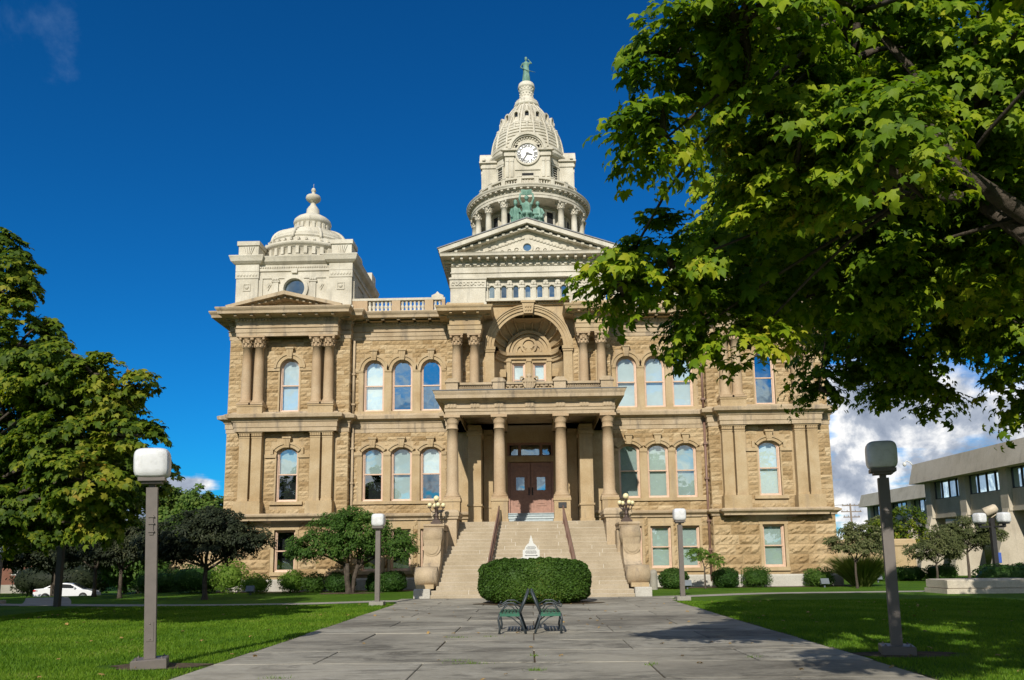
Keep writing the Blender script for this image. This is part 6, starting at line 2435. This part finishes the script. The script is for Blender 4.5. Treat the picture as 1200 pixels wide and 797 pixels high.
def multi_lamp(label, loc, offs, h, spot=False, group=None):
    t = thing('lamp_post', label, 'lamp post', loc, group)
    mb = MB()
    mb.cbox(0, 0, 0, h + (.25 if spot else -.05), .2, .2)
    link('post', mb.mesh('post', 'dark_metal'), t)
    mb = MB()
    for (x, y) in offs:
        L = math.hypot(x, y)
        a = math.atan2(y, x)
        T = Matrix.Rotation(a, 4, 'Z')
        mb.box(.1, L + .04, -.04, .04, h - .22, h - .14, 0, T)
        mb.cbox(x, y, h - .2, h - .01, .1, .1)
        mb.cbox(x, y, h - .05, h - .01, .36, .36)
    link('arm', mb.mesh('arm', 'dark_metal'), t)
    for (x, y) in offs:
        link('globe', gl_mesh, t, (x, y, h + .235), .3)
    if spot:
        mb = MB()
        T = Matrix.Translation((0, 0, h + .62)) @ Matrix.Rotation(R(62), 4, 'Y') @ Matrix.Rotation(R(20), 4, 'X')
        s_ = MB()
        s_.lathe([(0, -.3), (.2, -.3), (.24, -.26), (.2, .22), (.14, .3), (0, .3)], n=20)
        mb.add([tuple(T @ Vector(v)) for v in s_.v], s_.f, 0, True)
        mb.tube([(-.1, 0, h + .62), (.2, .1, h + .75), (.36, .1, h + .6), (.3, .05, h + .42), (0, 0, h + .25)], .025, 6)
        link('spotlight', mb.mesh('spotlight', 'spot_tan'), t)
    return t


multi_lamp('two-globe dark lamp post shaded by the left maple, in front of the white car', (-18.6, 30.9, 0), [(.42, 0), (-.42, .1)], 2.62)
multi_lamp('four-globe lamp post with a tan spotlight on top, behind the right hedge', (22.2, 38.6, 0), [(.62, .1), (.3, -.5), (-.62, -.1), (-.3, .5)], 3.1, True)


def globe_cluster(label, loc, group):
    t = thing('globe_lamp', label, 'lamp', loc, group)
    t.scale = (.80, .80, .80)
    mb = MB()
    mb.box(-.30, .30, -.30, .30, 0, .16)
    mb.box(-.22, .22, -.22, .22, .16, .26)
    mb.lathe([(.2, .26), (.13, .34), (.09, .45), (.14, .5), (.1, .56), (.065, .7), (.06, .95), (.11, 1.0), (.07, 1.06), (.06, 1.28), (.12, 1.32), (.12, 1.36), (0, 1.36)], n=16)
    for k in range(4):
        a = R(20) + k * math.pi / 2
        c, s_ = math.cos(a), math.sin(a)
        mb.tube([(0, 0, .78), (.16 * c, .16 * s_, .70), (.32 * c, .32 * s_, .78), (.40 * c, .40 * s_, .96)], [.03, .028, .026, .03], 8)
        mb.lathe([(.03, .94), (.1, .98), (.1, 1.02), (0, 1.02)], (.40 * c, .40 * s_, 0), 12)
    link('stand', mb.mesh('stand', 'lamp_iron'), t)
    sm_ = MB().ell((0, 0, 0), (.13, .13, .13), 20, 14).mesh('globe', 'globe_cream')
    lg_ = MB().ell((0, 0, 0), (.17, .17, .17), 20, 14).mesh('globe', 'globe_cream')
    link('globe', lg_, t, (0, 0, 1.52))
    for k in range(4):
        a = R(20) + k * math.pi / 2
        link('globe', sm_, t, (.40 * math.cos(a), .40 * math.sin(a), 1.14))
    return t


GG = 'five-globe lamps on the stair pedestals'
globe_cluster('five-globe iron lamp on the left stair scroll', (-4.38, 36.35, 3.24), GG)
globe_cluster('five-globe iron lamp on the right stair scroll', (4.38, 36.35, 3.24), GG)
globe_cluster('five-globe lamp far right on the side stair wall, half hidden by leaves', (27.0, 61.0, 2.8), GG)

# ------------------------------------------------------------------ handrails
for q in (-1, 1):
    t = thing('handrail', 'reddish iron handrail on the stairs, %s of the door' % ('left' if q < 0 else 'right'), 'handrail', (0, 0, 0), 'stair handrails')
    mb = MB()
    pts = []
    for k in range(9):
        yy = 34.1 + k * .55
        xx = q * (1.92 - .045 * k)
        zs = max(0, min(FL, (yy - ST0) / tread * rise))
        pts.append((xx, yy, zs))
    top = [(x, y, z + .92) for x, y, z in pts]
    top = [(top[0][0], top[0][1] - .3, top[0][2] - .12)] + top
    mb.tube(top, .036, 8)
    mb.tube([(x, y, z + .22) for x, y, z in pts], .022, 6)
    mb.ell((top[0][0], top[0][1], top[0][2] - .06), (.06, .09, .09), 10, 8)
    link('rail', mb.mesh('rail', 'rail_paint'), t)
    for k in (0, 2, 4, 6, 8):
        x, y, z = pts[k]
        mb = MB()
        mb.box(x - .025, x + .025, y - .025, y + .025, z - .05, z + .92)
        mb.cbox(x, y, z - .05, z + .04, .12, .12)
        link('post', mb.mesh('post', 'rail_paint'), t)
    mb = MB()
    for k in range(33):
        f = k / 32 * 8
        i = min(7, int(f))
        w = f - i
        x, y, z = [pts[i][j] * (1 - w) + pts[i + 1][j] * w for j in range(3)]
        mb.tube([(x, y, z + .22), (x, y, z + .9)], .011, 5)
    link('pickets', mb.mesh('pickets', 'rail_paint'), t)

# ------------------------------------------------------------------ dome-shaped sign behind the hedge
t = thing('dome_sign', 'white dome-shaped information sign just behind the clipped hedge', 'sign', (-.02, 32.0, 0))
half = [(.42, 0), (.42, .06), (.34, .08), (.34, .36), (.27, .38), (.25, .46), (.2, .54), (.13, .61), (.085, .64), (.085, .70), (.06, .72), (.06, .80), (.03, .84), (.02, .92), (0, .95)]
mb = MB()
mb.prism([(x, z) for x, z in half] + [(-x, z) for x, z in half[::-1][1:]], -.03, .03)
b_ = link('board', mb.mesh('board', 'sign_white'), t, (0, 0, 1.63))
mb = MB()
for z, w in ((.50, .14), (.465, .2), (.43, .2), (.40, .16), (.33, .2), (.295, .24), (.26, .24), (.225, .2)):
    x = -w
    rr = random.Random(int(z * 1000))
    while x < w - .02:
        L = rr.uniform(.02, .06)
        mb.box(x, min(w, x + L), -.036, -.03, z - .007, z + .009)
        x += L + .014
mb.box(-.22, .22, -.037, -.03, .13, .155)
for q in (-1, 1):
    mb.prism([(q * .27, .1425), (q * .2, .115), (q * .2, .17)], -.037, -.03)
link('lettering', mb.mesh('lettering', 'sign_ink'), b_)
mb = MB()
mb.box(-.04, .04, -.03, .03, 0, 1.5)
mb.box(-.05, .36, -.1, .1, 1.46, 1.63)
link('stand', mb.mesh('stand', 'dark_metal'), t)

# ------------------------------------------------------------------ benches
BG = 'iron benches back to back before the hedge'


def make_bench(label):
    """bench facing -X, its back leaning over x=0; runs along Y"""
    t = thing('iron_bench', label, 'bench', (0, 0, 0), BG)
    for y in (-.62, .62):
        mb = MB()
        def bar(pts, r=.022):
            mb.tube([(x, y, z) for x, z in pts], r, 6)
        bar([(-.72, 0), (-.70, .12), (-.735, .30), (-.70, .45)], .026)
        bar([(-.74, .015), (-.68, .015)], .02)
        bar([(-.10, 0), (-.15, .14), (-.21, .30), (-.26, .44)], .028)
        bar([(-.26, .42), (-.15, .66), (-.025, .96)], .034)
        bar([(-.70, .44), (-.5, .42), (-.3, .42)], .03)
        bar([(-.22, .60), (-.38, .69), (-.55, .69), (-.66, .62), (-.72, .60), (-.74, .64), (-.70, .67)], .018)
        bar([(-.30, .47), (-.40, .60), (-.52, .63), (-.62, .56), (-.69, .46)], .014)
        bar([(-.62, .42), (-.42, .36), (-.25, .22), (-.14, .10)], .014)
        link('end_frame', mb.mesh('end_frame', 'bench_iron'), t)
    mb = MB()
    for k in range(6):
        x = -.68 + k * .08
        mb.box(x - .029, x + .029, -.66, .66, .455 - .0 * k, .475)
    mb.box(-.70, -.24, -.655, -.635, .39, .45)
    mb.box(-.70, -.24, .635, .655, .39, .45)
    link('seat', mb.mesh('seat', 'bench_green'), t)
    mb = MB()
    for k in range(6):
        f = .1 + k * .165
        x, z = -.26 + .235 * f, .44 + .52 * f
        T = Matrix.Translation((x, 0, z)) @ Matrix.Rotation(R(-65.7), 4, 'Y')
        mb.box(-.028, .028, -.62, .62, -.01, .01, 0, T)
    link('backrest', mb.mesh('backrest', 'bench_green'), t)
    return t


b1 = make_bench('dark iron bench with green slats facing left, its back against the other bench')
b1.location = (-.06, 18.15, .03)
b1.scale = (.94, .94, .96)
b2 = copy_tree(b1)
b2.rotation_euler[2] = math.pi
b2['label'] = 'dark iron bench with green slats facing right, its back against the other bench'
b2.location = (-.05, 18.15, .03)

# ------------------------------------------------------------------ floodlights, bollard, planter bench
fl = MB()
fl.box(-.05, .05, -.05, .05, 0, .16)
T = Matrix.Translation((0, 0, .36)) @ Matrix.Rotation(R(-25), 4, 'X')
fl.box(-.26, .26, -.16, .16, -.16, .2, 0, T)
fl.box(-.30, .30, -.2, -.16, -.2, .24, 0, T)
for x in (-.18, -.06, .06, .18):
    fl.box(x - .015, x + .015, .16, .22, -.14, .18, 0, T)
fm = fl.mesh('floodlight', 'floodlight_grey')
for x, y, lab in ((-14.15, 39.8, 'grey floodlight in front of the yellow-green shrub at the left corner'), (8.0, 41.4, 'grey floodlight between the right lamp post and sapling'),
                  (15.2, 41.9, 'grey floodlight before the loose shrub at the right pavilion'), (20.8, 48.5, 'grey floodlight on sunny grass beside the low sunny hedge')):
    fo = link('floodlight', fm, None, (x, y, 0))
    fo.scale = (.7, .7, .7)
    tag(fo, lab, 'floodlight', 'floodlights on the lawn')
mb = MB()
mb.lathe([(.2, 0), (.2, .85), (.2, .85), (.17, .95), (.08, 1.02), (0, 1.03)], n=20)
tag(link('bollard', mb.mesh('bollard', 'path_concrete'), None, (6.25, 41.2, 0)), 'grey domed cylinder standing beside the right stair scroll', 'bollard')
t = thing('planter_bench', 'low grey concrete planter bench in shade before the right hedge', 'bench', (19.3, 34.6, 0))
mb = MB()
mb.bevbox(-2.0, 2.0, -.9, .9, .24, .56, .03)
mb.prism([(-2.0, .56), (-1.86, .58), (1.86, .58), (2.0, .56)], -.7, .8)
link('seat_slab', mb.mesh('seat_slab', 'precast_concrete'), t)
mb = MB()
mb.box(-2.06, 2.06, -.95, .95, -.05, .2)
mb.box(-1.95, 1.95, -.85, .85, .2, .24)
link('base', mb.mesh('base', 'precast_concrete'), t)

# ------------------------------------------------------------------ bronze figures
def fuse(o, voxel=.035):
    m = o.modifiers.new('fuse', 'REMESH')
    m.mode = 'VOXEL'
    m.voxel_size = voxel
    m.use_smooth_shade = True
    s_ = o.modifiers.new('soft', 'SMOOTH')
    s_.iterations = 2
    s_.factor = .4


def head(mb, c, s, yaw=0, crown=True):
    """head of height ~.3*s with face, hair bun, helmet/crown"""
    T = Matrix.Translation(c) @ Matrix.Rotation(yaw, 4, 'Z') @ Matrix.Scale(s, 4)

    def e(p, r):
        q = T @ Vector(p)
        mb.ell(q, tuple(x * s for x in r), 12, 8)
    e((0, 0, 0), (.095, .115, .14))
    e((0, -.055, -.07), (.06, .06, .07))
    e((0, -.12, -.02), (.02, .03, .035))
    e((.035, -.1, .02), (.028, .02, .014))
    e((-.035, -.1, .02), (.028, .02, .014))
    e((0, -.105, -.08), (.03, .02, .013))
    e((0, .05, .05), (.12, .11, .11))
    e((0, .13, 0), (.06, .06, .07))
    e((.1, 0, -.01), (.02, .03, .04))
    e((-.1, 0, -.01), (.02, .03, .04))
    if crown:
        mb.lathe([(.11 * s, 0), (.12 * s, .05 * s), (.09 * s, .1 * s), (.03 * s, .14 * s), (0, .14 * s)], (c[0], c[1], c[2] + .08 * s), 12)


def arm(mb, pts, r=(.075, .062, .045)):
    mb.tube(pts, list(r), 8)
    mb.ell(pts[0], (r[0] * 1.1,) * 3, 8, 6)
    mb.ell(pts[1], (r[1],) * 3, 8, 6)
    mb.ell(pts[2], (r[2] * 1.25, r[2] * 1.0, r[2] * 1.5), 8, 6)


def folds(mb, prof, n=9, amp=.03, ph=0.0, sx=1, sy=.8, cx=0, cy=0):
    """draped skirt: a lathe with vertical folds"""
    k = 54
    vs = []
    for r, z in prof:
        for i in range(k):
            a = 2 * math.pi * i / k
            q = r + amp * math.sin(n * a + ph + z * 1.3) * (r / prof[0][0])
            vs.append((cx + q * math.cos(a) * sx, cy + q * math.sin(a) * sy, z))
    fs = [(j * k + i, j * k + (i + 1) % k, (j + 1) * k + (i + 1) % k, (j + 1) * k + i) for j in range(len(prof) - 1) for i in range(k)]
    fs += [tuple(range(k))[::-1], tuple(range((len(prof) - 1) * k, len(prof) * k))]
    mb.add(vs, fs, 0, True)


# the figure on the dome: one hand on the hip over a sword, the other raised to the brow
t = thing('bronze_statue', 'green bronze robed figure with sword standing on top of the clock tower dome', 'statue', (TX, TY, 41.5))
mb = MB()
folds(mb, [(.36, 0), (.33, .4), (.29, .8), (.25, 1.1), (.24, 1.3)], 9, .03)
folds(mb, [(.27, 1.22), (.24, 1.45), (.23, 1.62), (.26, 1.82), (.27, 1.95), (.2, 2.06), (.08, 2.1)], 7, .012, 1, 1, .7)
mb.tube([(0, 0, 2.0), (0, -.01, 2.2)], [.08, .065], 8)
head(mb, (0, -.02, 2.32), 1.05)
arm(mb, [(-.28, 0, 1.95), (-.46, -.02, 1.62), (-.26, -.14, 1.36)])
arm(mb, [(.28, 0, 1.95), (.47, -.05, 1.92), (.2, -.12, 2.24)])
mb.ell((.13, -.13, .35), (.1, .1, .4), 8, 6)
b_ = link('figure', mb.mesh('figure', 'bronze_patina'), t)
fuse(b_)
mb = MB()
mb.tube([(-.34, -.24, 1.42), (.2, -.26, 1.12), (.78, -.26, .95)], [.022, .03, .012], 6)
mb.tube([(-.24, -.2, 1.32), (-.2, -.3, 1.42)], .03, 6)
link('sword', mb.mesh('sword', 'bronze_patina'), t)

# the group on the pediment
t = thing('statue_group', 'green bronze group of three robed figures on the pediment, the middle one raising tablets', 'statue', (0, 43.75, 21.05))
mb = MB()
mb.box(-.95, .95, -.1, 1.0, -.35, .02)
mb.prism([(-.2, .02), (.2, .02), (.12, .2), (.16, .3), (-.16, .3), (-.12, .2)], -.16, .3)
link('base', mb.mesh('base', 'limestone_white'), t)
mb = MB()
# throne and seated middle figure
folds(mb, [(.40, .0), (.38, .35), (.42, .72), (.34, .86)], 8, .04, 0, .95, .8, 0, .12)
folds(mb, [(.30, .8), (.26, 1.0), (.29, 1.25), (.3, 1.36), (.18, 1.46), (.07, 1.5)], 7, .015, 0, 1, .7, 0, .2)
mb.ell((-.16, -.12, .62), (.14, .3, .15), 10, 8)
mb.ell((.16, -.12, .62), (.14, .3, .15), 10, 8)
mb.tube([(0, .18, 1.42), (0, .16, 1.6)], [.09, .075], 8)
head(mb, (0, .12, 1.73), 1.2, 0, False)
arm(mb, [(-.30, .18, 1.38), (-.42, .08, 1.66), (-.36, .1, 1.98)], (.09, .07, .055))
arm(mb, [(.30, .18, 1.38), (.42, .08, 1.66), (.36, .1, 1.98)], (.09, .07, .055))
fuse(link('middle_figure', mb.mesh('middle_figure', 'bronze_patina'), t))
mb = MB()
for q in (-1, 1):
    T = Matrix.Translation((q * .15, .1, 2.08)) @ Matrix.Rotation(q * R(-14), 4, 'Z')
    mb.box(-.17, .17, -.03, .03, -.16, .16, 0, T)
    for i in range(4):
        mb.box(-.12, .12, -.04, -.03, -.11 + i * .06, -.09 + i * .06, 0, T)
link('tablets', mb.mesh('tablets', 'bronze_patina'), t)
for q in (-1, 1):
    mb = MB()
    cx = q * .66
    if q < 0:      # helmeted figure with a shield-like robe
        folds(mb, [(.36, -.18), (.32, .2), (.34, .5), (.28, .7), (.25, .9), (.26, 1.0), (.14, 1.1), (.06, 1.14)], 7, .035, 0, .85, .8, cx, .05)
        mb.tube([(cx, .03, 1.08), (cx, .01, 1.22)], [.075, .06], 8)
        head(mb, (cx, -.01, 1.34), 1.05, R(-20))
        mb.ell((cx, .02, 1.55), (.03, .1, .07), 8, 6)
        arm(mb, [(cx - .22, .03, .98), (cx - .3, -.1, .7), (cx - .22, -.24, .42)])
        arm(mb, [(cx + .22, .03, .98), (cx + .34, -.08, .74), (cx + .42, -.16, .5)])
    else:          # seated figure with folded arms
        folds(mb, [(.42, -.12), (.40, .2), (.36, .46), (.28, .6), (.27, .86), (.26, .95), (.14, 1.06), (.06, 1.1)], 6, .04, 1, .9, .85, cx, .05)
        mb.ell((cx - .1, -.22, .3), (.15, .28, .16), 10, 8)
        mb.ell((cx + .2, -.2, .32), (.15, .26, .16), 10, 8)
        mb.tube([(cx, .03, 1.04), (cx, .01, 1.18)], [.075, .06], 8)
        head(mb, (cx, -.01, 1.30), 1.05, R(15), False)
        arm(mb, [(cx - .22, .03, .94), (cx - .26, -.16, .62), (cx + .0, -.3, .56)])
        arm(mb, [(cx + .22, .03, .94), (cx + .36, -.12, .64), (cx + .2, -.32, .46)])
    fuse(link('side_figure', mb.mesh('side_figure', 'bronze_patina'), t))

# ------------------------------------------------------------------ parked white car
t = thing('parked_car', 'white saloon car parked in the shade beyond the left lawn', 'car', (0, 0, 0))
mb = MB()
prof = [(-2.30, .32), (-2.36, .50), (-2.34, .78), (-2.26, .98), (-1.55, 1.04), (.85, .98), (1.75, .86), (2.22, .70), (2.36, .50), (2.32, .28), (1.95, .22), (-1.95, .22)]
stat = [(-.90, .93, .03), (-.86, 1.0, 0), (.86, 1.0, 0), (.90, .93, .03)]
n = len(prof)
vs = [(x * s, y, (z - .6) * s + .6) for y, s, d in stat for x, z in prof]
fs = [tuple(range(n)), tuple(range(3 * n, 4 * n))[::-1]]
for j in range(3):
    for i in range(n):
        i2 = (i + 1) % n
        fs.append((j * n + i2, j * n + i, (j + 1) * n + i, (j + 1) * n + i2))
mb.add(vs, fs)
cab = [(-1.75, 1.0), (-.95, 1.38), (-.1, 1.46), (.45, 1.40), (1.35, .93)]
for (y, s) in ((0, 1),):
    vs, m_ = [], len(cab)
    for yy, sc in ((-.80, .985), (-.60, 1.0), (.60, 1.0), (.80, .985)):
        for x, z in cab:
            inset = (z - 1.0) * .28
            vs.append((x, yy * (1 - max(0, inset)), z if abs(yy) < .7 else z - .03))
    fs = [tuple(range(m_)), tuple(range(3 * m_, 4 * m_))[::-1]]
    for j in range(3):
        for i in range(m_ - 1):
            fs.append((j * m_ + i + 1, j * m_ + i, (j + 1) * m_ + i, (j + 1) * m_ + i + 1))
    mb.add(vs, fs)
link('body', mb.mesh('body', 'car_white'), t)
for q in (-1, 1):
    mb = MB()
    y = q * .80
    def w(poly):
        mb.add([(x, (y * (1 - max(0, (z - 1.0) * .30))) + q * .012, z) for x, z in poly], [tuple(range(len(poly))) if q < 0 else tuple(range(len(poly)))[::-1]])
    w([(-1.38, 1.06), (-.92, 1.30), (-.42, 1.36), (-.38, 1.04)])
    w([(-.30, 1.04), (-.34, 1.37), (.38, 1.31), (.92, 1.0)])
    link('side_window', mb.mesh('side_window', 'car_glass'), t)
    mb = MB()
    mb.box(-2.33, -2.0, min(q * .58, q * .9), max(q * .58, q * .9), .78, .92)
    link('tail_light', mb.mesh('tail_light', 'tail_red'), t)
    mb = MB()
    mb.box(2.0, 2.27, min(q * .55, q * .85), max(q * .55, q * .85), .60, .74)
    link('headlight', mb.mesh('headlight', 'chrome'), t)
    mb = MB()
    mb.ell((.75, q * .95, 1.02), (.08, .1, .07), 10, 8)
    link('mirror', mb.mesh('mirror', 'car_white'), t)
    for x in (-1.42, 1.42):
        mb = MB()
        mb.prism([(x + .33 * math.cos(a), .33 + .33 * math.sin(a)) for a in [2 * math.pi * i / 24 for i in range(24)]], min(q * .7, q * .915), max(q * .7, q * .915), 0, None, 'y', True)
        wh = link('wheel', mb.mesh('wheel', 'rubber'), t)
        mb = MB()
        mb.prism([(x + .2 * math.cos(a), .33 + .2 * math.sin(a)) for a in [2 * math.pi * i / 20 for i in range(20)]], q * .90 if q > 0 else q * .93, q * .93 if q > 0 else q * .90, 0)
        link('rim', mb.mesh('rim', 'chrome'), wh)
mb = MB()
mb.add([(-1.70, -.66, 1.05), (-1.70, .66, 1.05), (-.98, .58, 1.39), (-.98, -.58, 1.39)], [(0, 3, 2, 1)])
mb.add([(1.30, -.66, .98), (1.30, .66, .98), (.50, .58, 1.405), (.50, -.58, 1.405)], [(0, 1, 2, 3)])
o = link('windscreen', mb.mesh('windscreen', 'car_glass'), t)
o.location = (-.0, 0, .018)
mb = MB()
mb.box(-2.37, -2.35, -.26, .26, .62, .74)
link('number_plate', mb.mesh('number_plate', 'sign_white'), t)
t.location = (-38.9, 66, GZ(-38.9, 66) + .03)
t.rotation_euler[2] = R(14)

# ------------------------------------------------------------------ concrete office building on the right
OB = thing('office_building', 'low modern grey concrete office building with ribbon windows and slanted piers at right', 'building', (34, 56, 0))


def office(xf, y0, y1, zb, zw, zf, zt, piers, deep, endwall=True):
    """face at x=xf looks towards -X; runs y0..y1"""
    mb = MB()
    fas = [(xf - .0, zf), (xf + .45, zt), (xf + deep, zt), (xf + deep, zf)]
    mb.prism(fas, y0, y1)
    f = mb.build('roof_fascia', 'precast_concrete', OB)
    mb = MB()
    mb.box(xf + .9, xf + 1.3, y0 + .6, y1 - .6, zb, zw)
    mb.box(xf + .85, xf + deep, y0 + .6, y1 - .6, zb - .25, zb + .02)
    mb.box(xf + 1.6, xf + deep, y1 - 1.0, y1 - .6, zb, zf)
    mb.box(xf + 1.6, xf + deep, y0 + .6, y0 + 1.0, 0, zf)
    k = y0 + 1.5
    while k < y1 - 1:
        mb.box(xf + .885, xf + .9, k, k + .02, zb + .05, zw - .05)
        k += 1.75
    mb.build('spandrel', 'precast_concrete', OB)
    mb = MB()
    mb.box(xf + 4.0, xf + 4.3, y0 + .6, y1 - .6, 0, zb - .25)
    k = y0 + 2
    while k < y1 - 3:
        mb.box(xf + 3.93, xf + 4.0, k, k + 1.9, .05, 2.7, 1)
        k += 3.2
    mb.build('ground_floor', ['precast_concrete', 'car_glass'], OB)
    for yy in piers:
        mb = MB()
        mb.box(xf + .62, xf + 1.7, yy - .45, yy + .45, zb - .25, zf)
        mb.prism([(xf + .66, zb + .1), (xf + 1.7, zb - .3), (xf + 1.7, 0), (xf - .75, 0), (xf - .6, .9)], yy - .36, yy + .36)
        mb.build('pier', 'precast_concrete', OB)
    pp = sorted(piers)
    for a, b in zip(pp[:-1], pp[1:]):
        mb = MB()
        mb.box(xf + 1.0, xf + 1.12, a + .45, b - .45, zw, zw + .07)
        mb.box(xf + 1.0, xf + 1.12, a + .45, b - .45, zf - .07, zf)
        nm_ = 4
        for i in range(nm_ + 1):
            yy = a + .45 + (b - a - .9) * i / nm_
            mb.box(xf + 1.0, xf + 1.12, max(a + .45, yy - .04), min(b - .45, yy + .04), zw, zf)
        w = mb.build('ribbon_window', 'dark_metal', OB)
        mb = MB()
        for i in range(nm_):
            ya_ = a + .45 + (b - a - .9) * i / nm_
            yb_ = a + .45 + (b - a - .9) * (i + 1) / nm_
            tl_ = .012 * ((i * 7) % 3 - 1)
            mb.add([(xf + 1.07 + tl_, ya_, zw), (xf + 1.07, yb_, zw), (xf + 1.07, yb_, zf), (xf + 1.07 + tl_, ya_, zf)], [(0, 1, 2, 3)])
        mb.build('pane', 'glass_mirror', w)
        mb = MB()
        mb.box(xf + 1.5, xf + 1.6, a, b, zw - .2, zf)
        mb.build('shade', 'interior', OB)


office(33.0, 30, 69.2, 4.85, 6.15, 7.65, 9.4, (67.3, 62.0, 56.6, 51.2, 45.8, 40.4, 35.0), 22)
office(41.6, 69.0, 101.0, 4.85, 6.15, 7.6, 9.15, (99.5, 94.2, 88.9, 83.6, 78.3, 73.0), 16)
mb = MB()
mb.tube([(33.4, 69.1, 9.35), (33.3, 69.2, 9.6), (33.0, 69.2, 9.75), (32.8, 69.2, 9.6)], .05, 8)
mb.ell((32.78, 69.2, 9.45), (.16, .16, .2), 12, 8)
mb.build('security_camera', 'sign_white', OB)
mb = MB()
mb.box(32.25, 32.27, 56.0, 56.0 + .01, .9, 1.5)
mb.box(32.45, 32.75, 56.19, 56.23, 1.0, 1.7)
mb.build('wall_sign', 'blue_sign', OB)

# ------------------------------------------------------------------ utility pole, brick house
t = thing('utility_pole', 'wooden utility pole with crossarms far behind the right corner', 'utility pole', (47.5, 118, 0))
mb = MB()
mb.tube([(0, 0, 0), (-.1, 0, 9.2)], [.17, .12], 10)
link('pole', mb.mesh('pole', 'wood_pole'), t)
for z, L in ((8.9, 1.3), (8.0, 1.5), (7.2, 1.2)):
    mb = MB()
    mb.box(-L, L, -.06, .06, z - .07, z + .07)
    for x in (-.9, -.4, .4, .9):
        mb.lathe([(.05, 0), (.06, .1), (.03, .2), (0, .2)], (x * L, 0, z + .07), 8)
    link('crossarm', mb.mesh('crossarm', 'wood_pole'), t)
mb = MB()
for dy in (0,):
    for x in (-1.1, 0, 1.1):
        mb.tube([(x - 60, 0, 8.6), (x - 45, 0, 7.9), (x - 30, 0, 7.7), (x - 15, 0, 8.1), (x, 0, 9.1)], .02, 4)
link('cable', mb.mesh('cable', 'dark_metal'), t)
t = thing('brick_house', 'dark red brick house in deep shade behind the left trees', 'house', (-60, 84, GZ(-60, 84)))
mb = MB()
panel(mb, -10, 7, .9, 6.2, [(-6, 1.1, 2.0, 3.7, 0), (-2.5, 1.1, 2.0, 3.7, 0), (1.2, 1.1, 2.0, 3.7, 0), (4.8, 1.1, 2.0, 3.7, 0)], 0, .2)
for q in (-10, 7):
    mb.add([(q, 0, .9), (q, 9, .9), (q, 9, 6.2), (q, 0, 6.2)], [(0, 1, 2, 3)])
mb.add([(-10, 9, .9), (7, 9, .9), (7, 9, 6.2), (-10, 9, 6.2)], [(0, 1, 2, 3)])
link('wall', mb.mesh('wall', 'dark_brick'), t)
mb = MB()
mb.box(-10.1, 7.1, -.1, 9, 0, .9)
link('foundation', mb.mesh('foundation', 'path_concrete'), t)
mb = MB()
mb.prism([(-.6, 6.1), (4.5, 9.2), (9.6, 6.1), (9.6, 6.3), (4.5, 9.45), (-.6, 6.3)], -10.5, 7.5, 0, None, 'x')
link('roof', mb.mesh('roof', 'metal_roof'), t)
for x in (-6, -2.5, 1.2, 4.8):
    mb = MB()
    mb.box(x - .58, x + .58, -.05, .02, 1.9, 2.0)
    mb.box(x - .03, x + .03, .1, .16, 2.0, 3.7)
    mb.box(x - .55, x + .55, .1, .16, 2.82, 2.88)
    w = link('window', mb.mesh('window', 'sign_white'), t)
    mb = MB()
    mb.add([(x - .55, .15, 2.0), (x + .55, .15, 2.0), (x + .55, .15, 3.7), (x - .55, .15, 3.7)], [(0, 1, 2, 3)])
    link('pane', mb.mesh('pane', 'car_glass'), w)
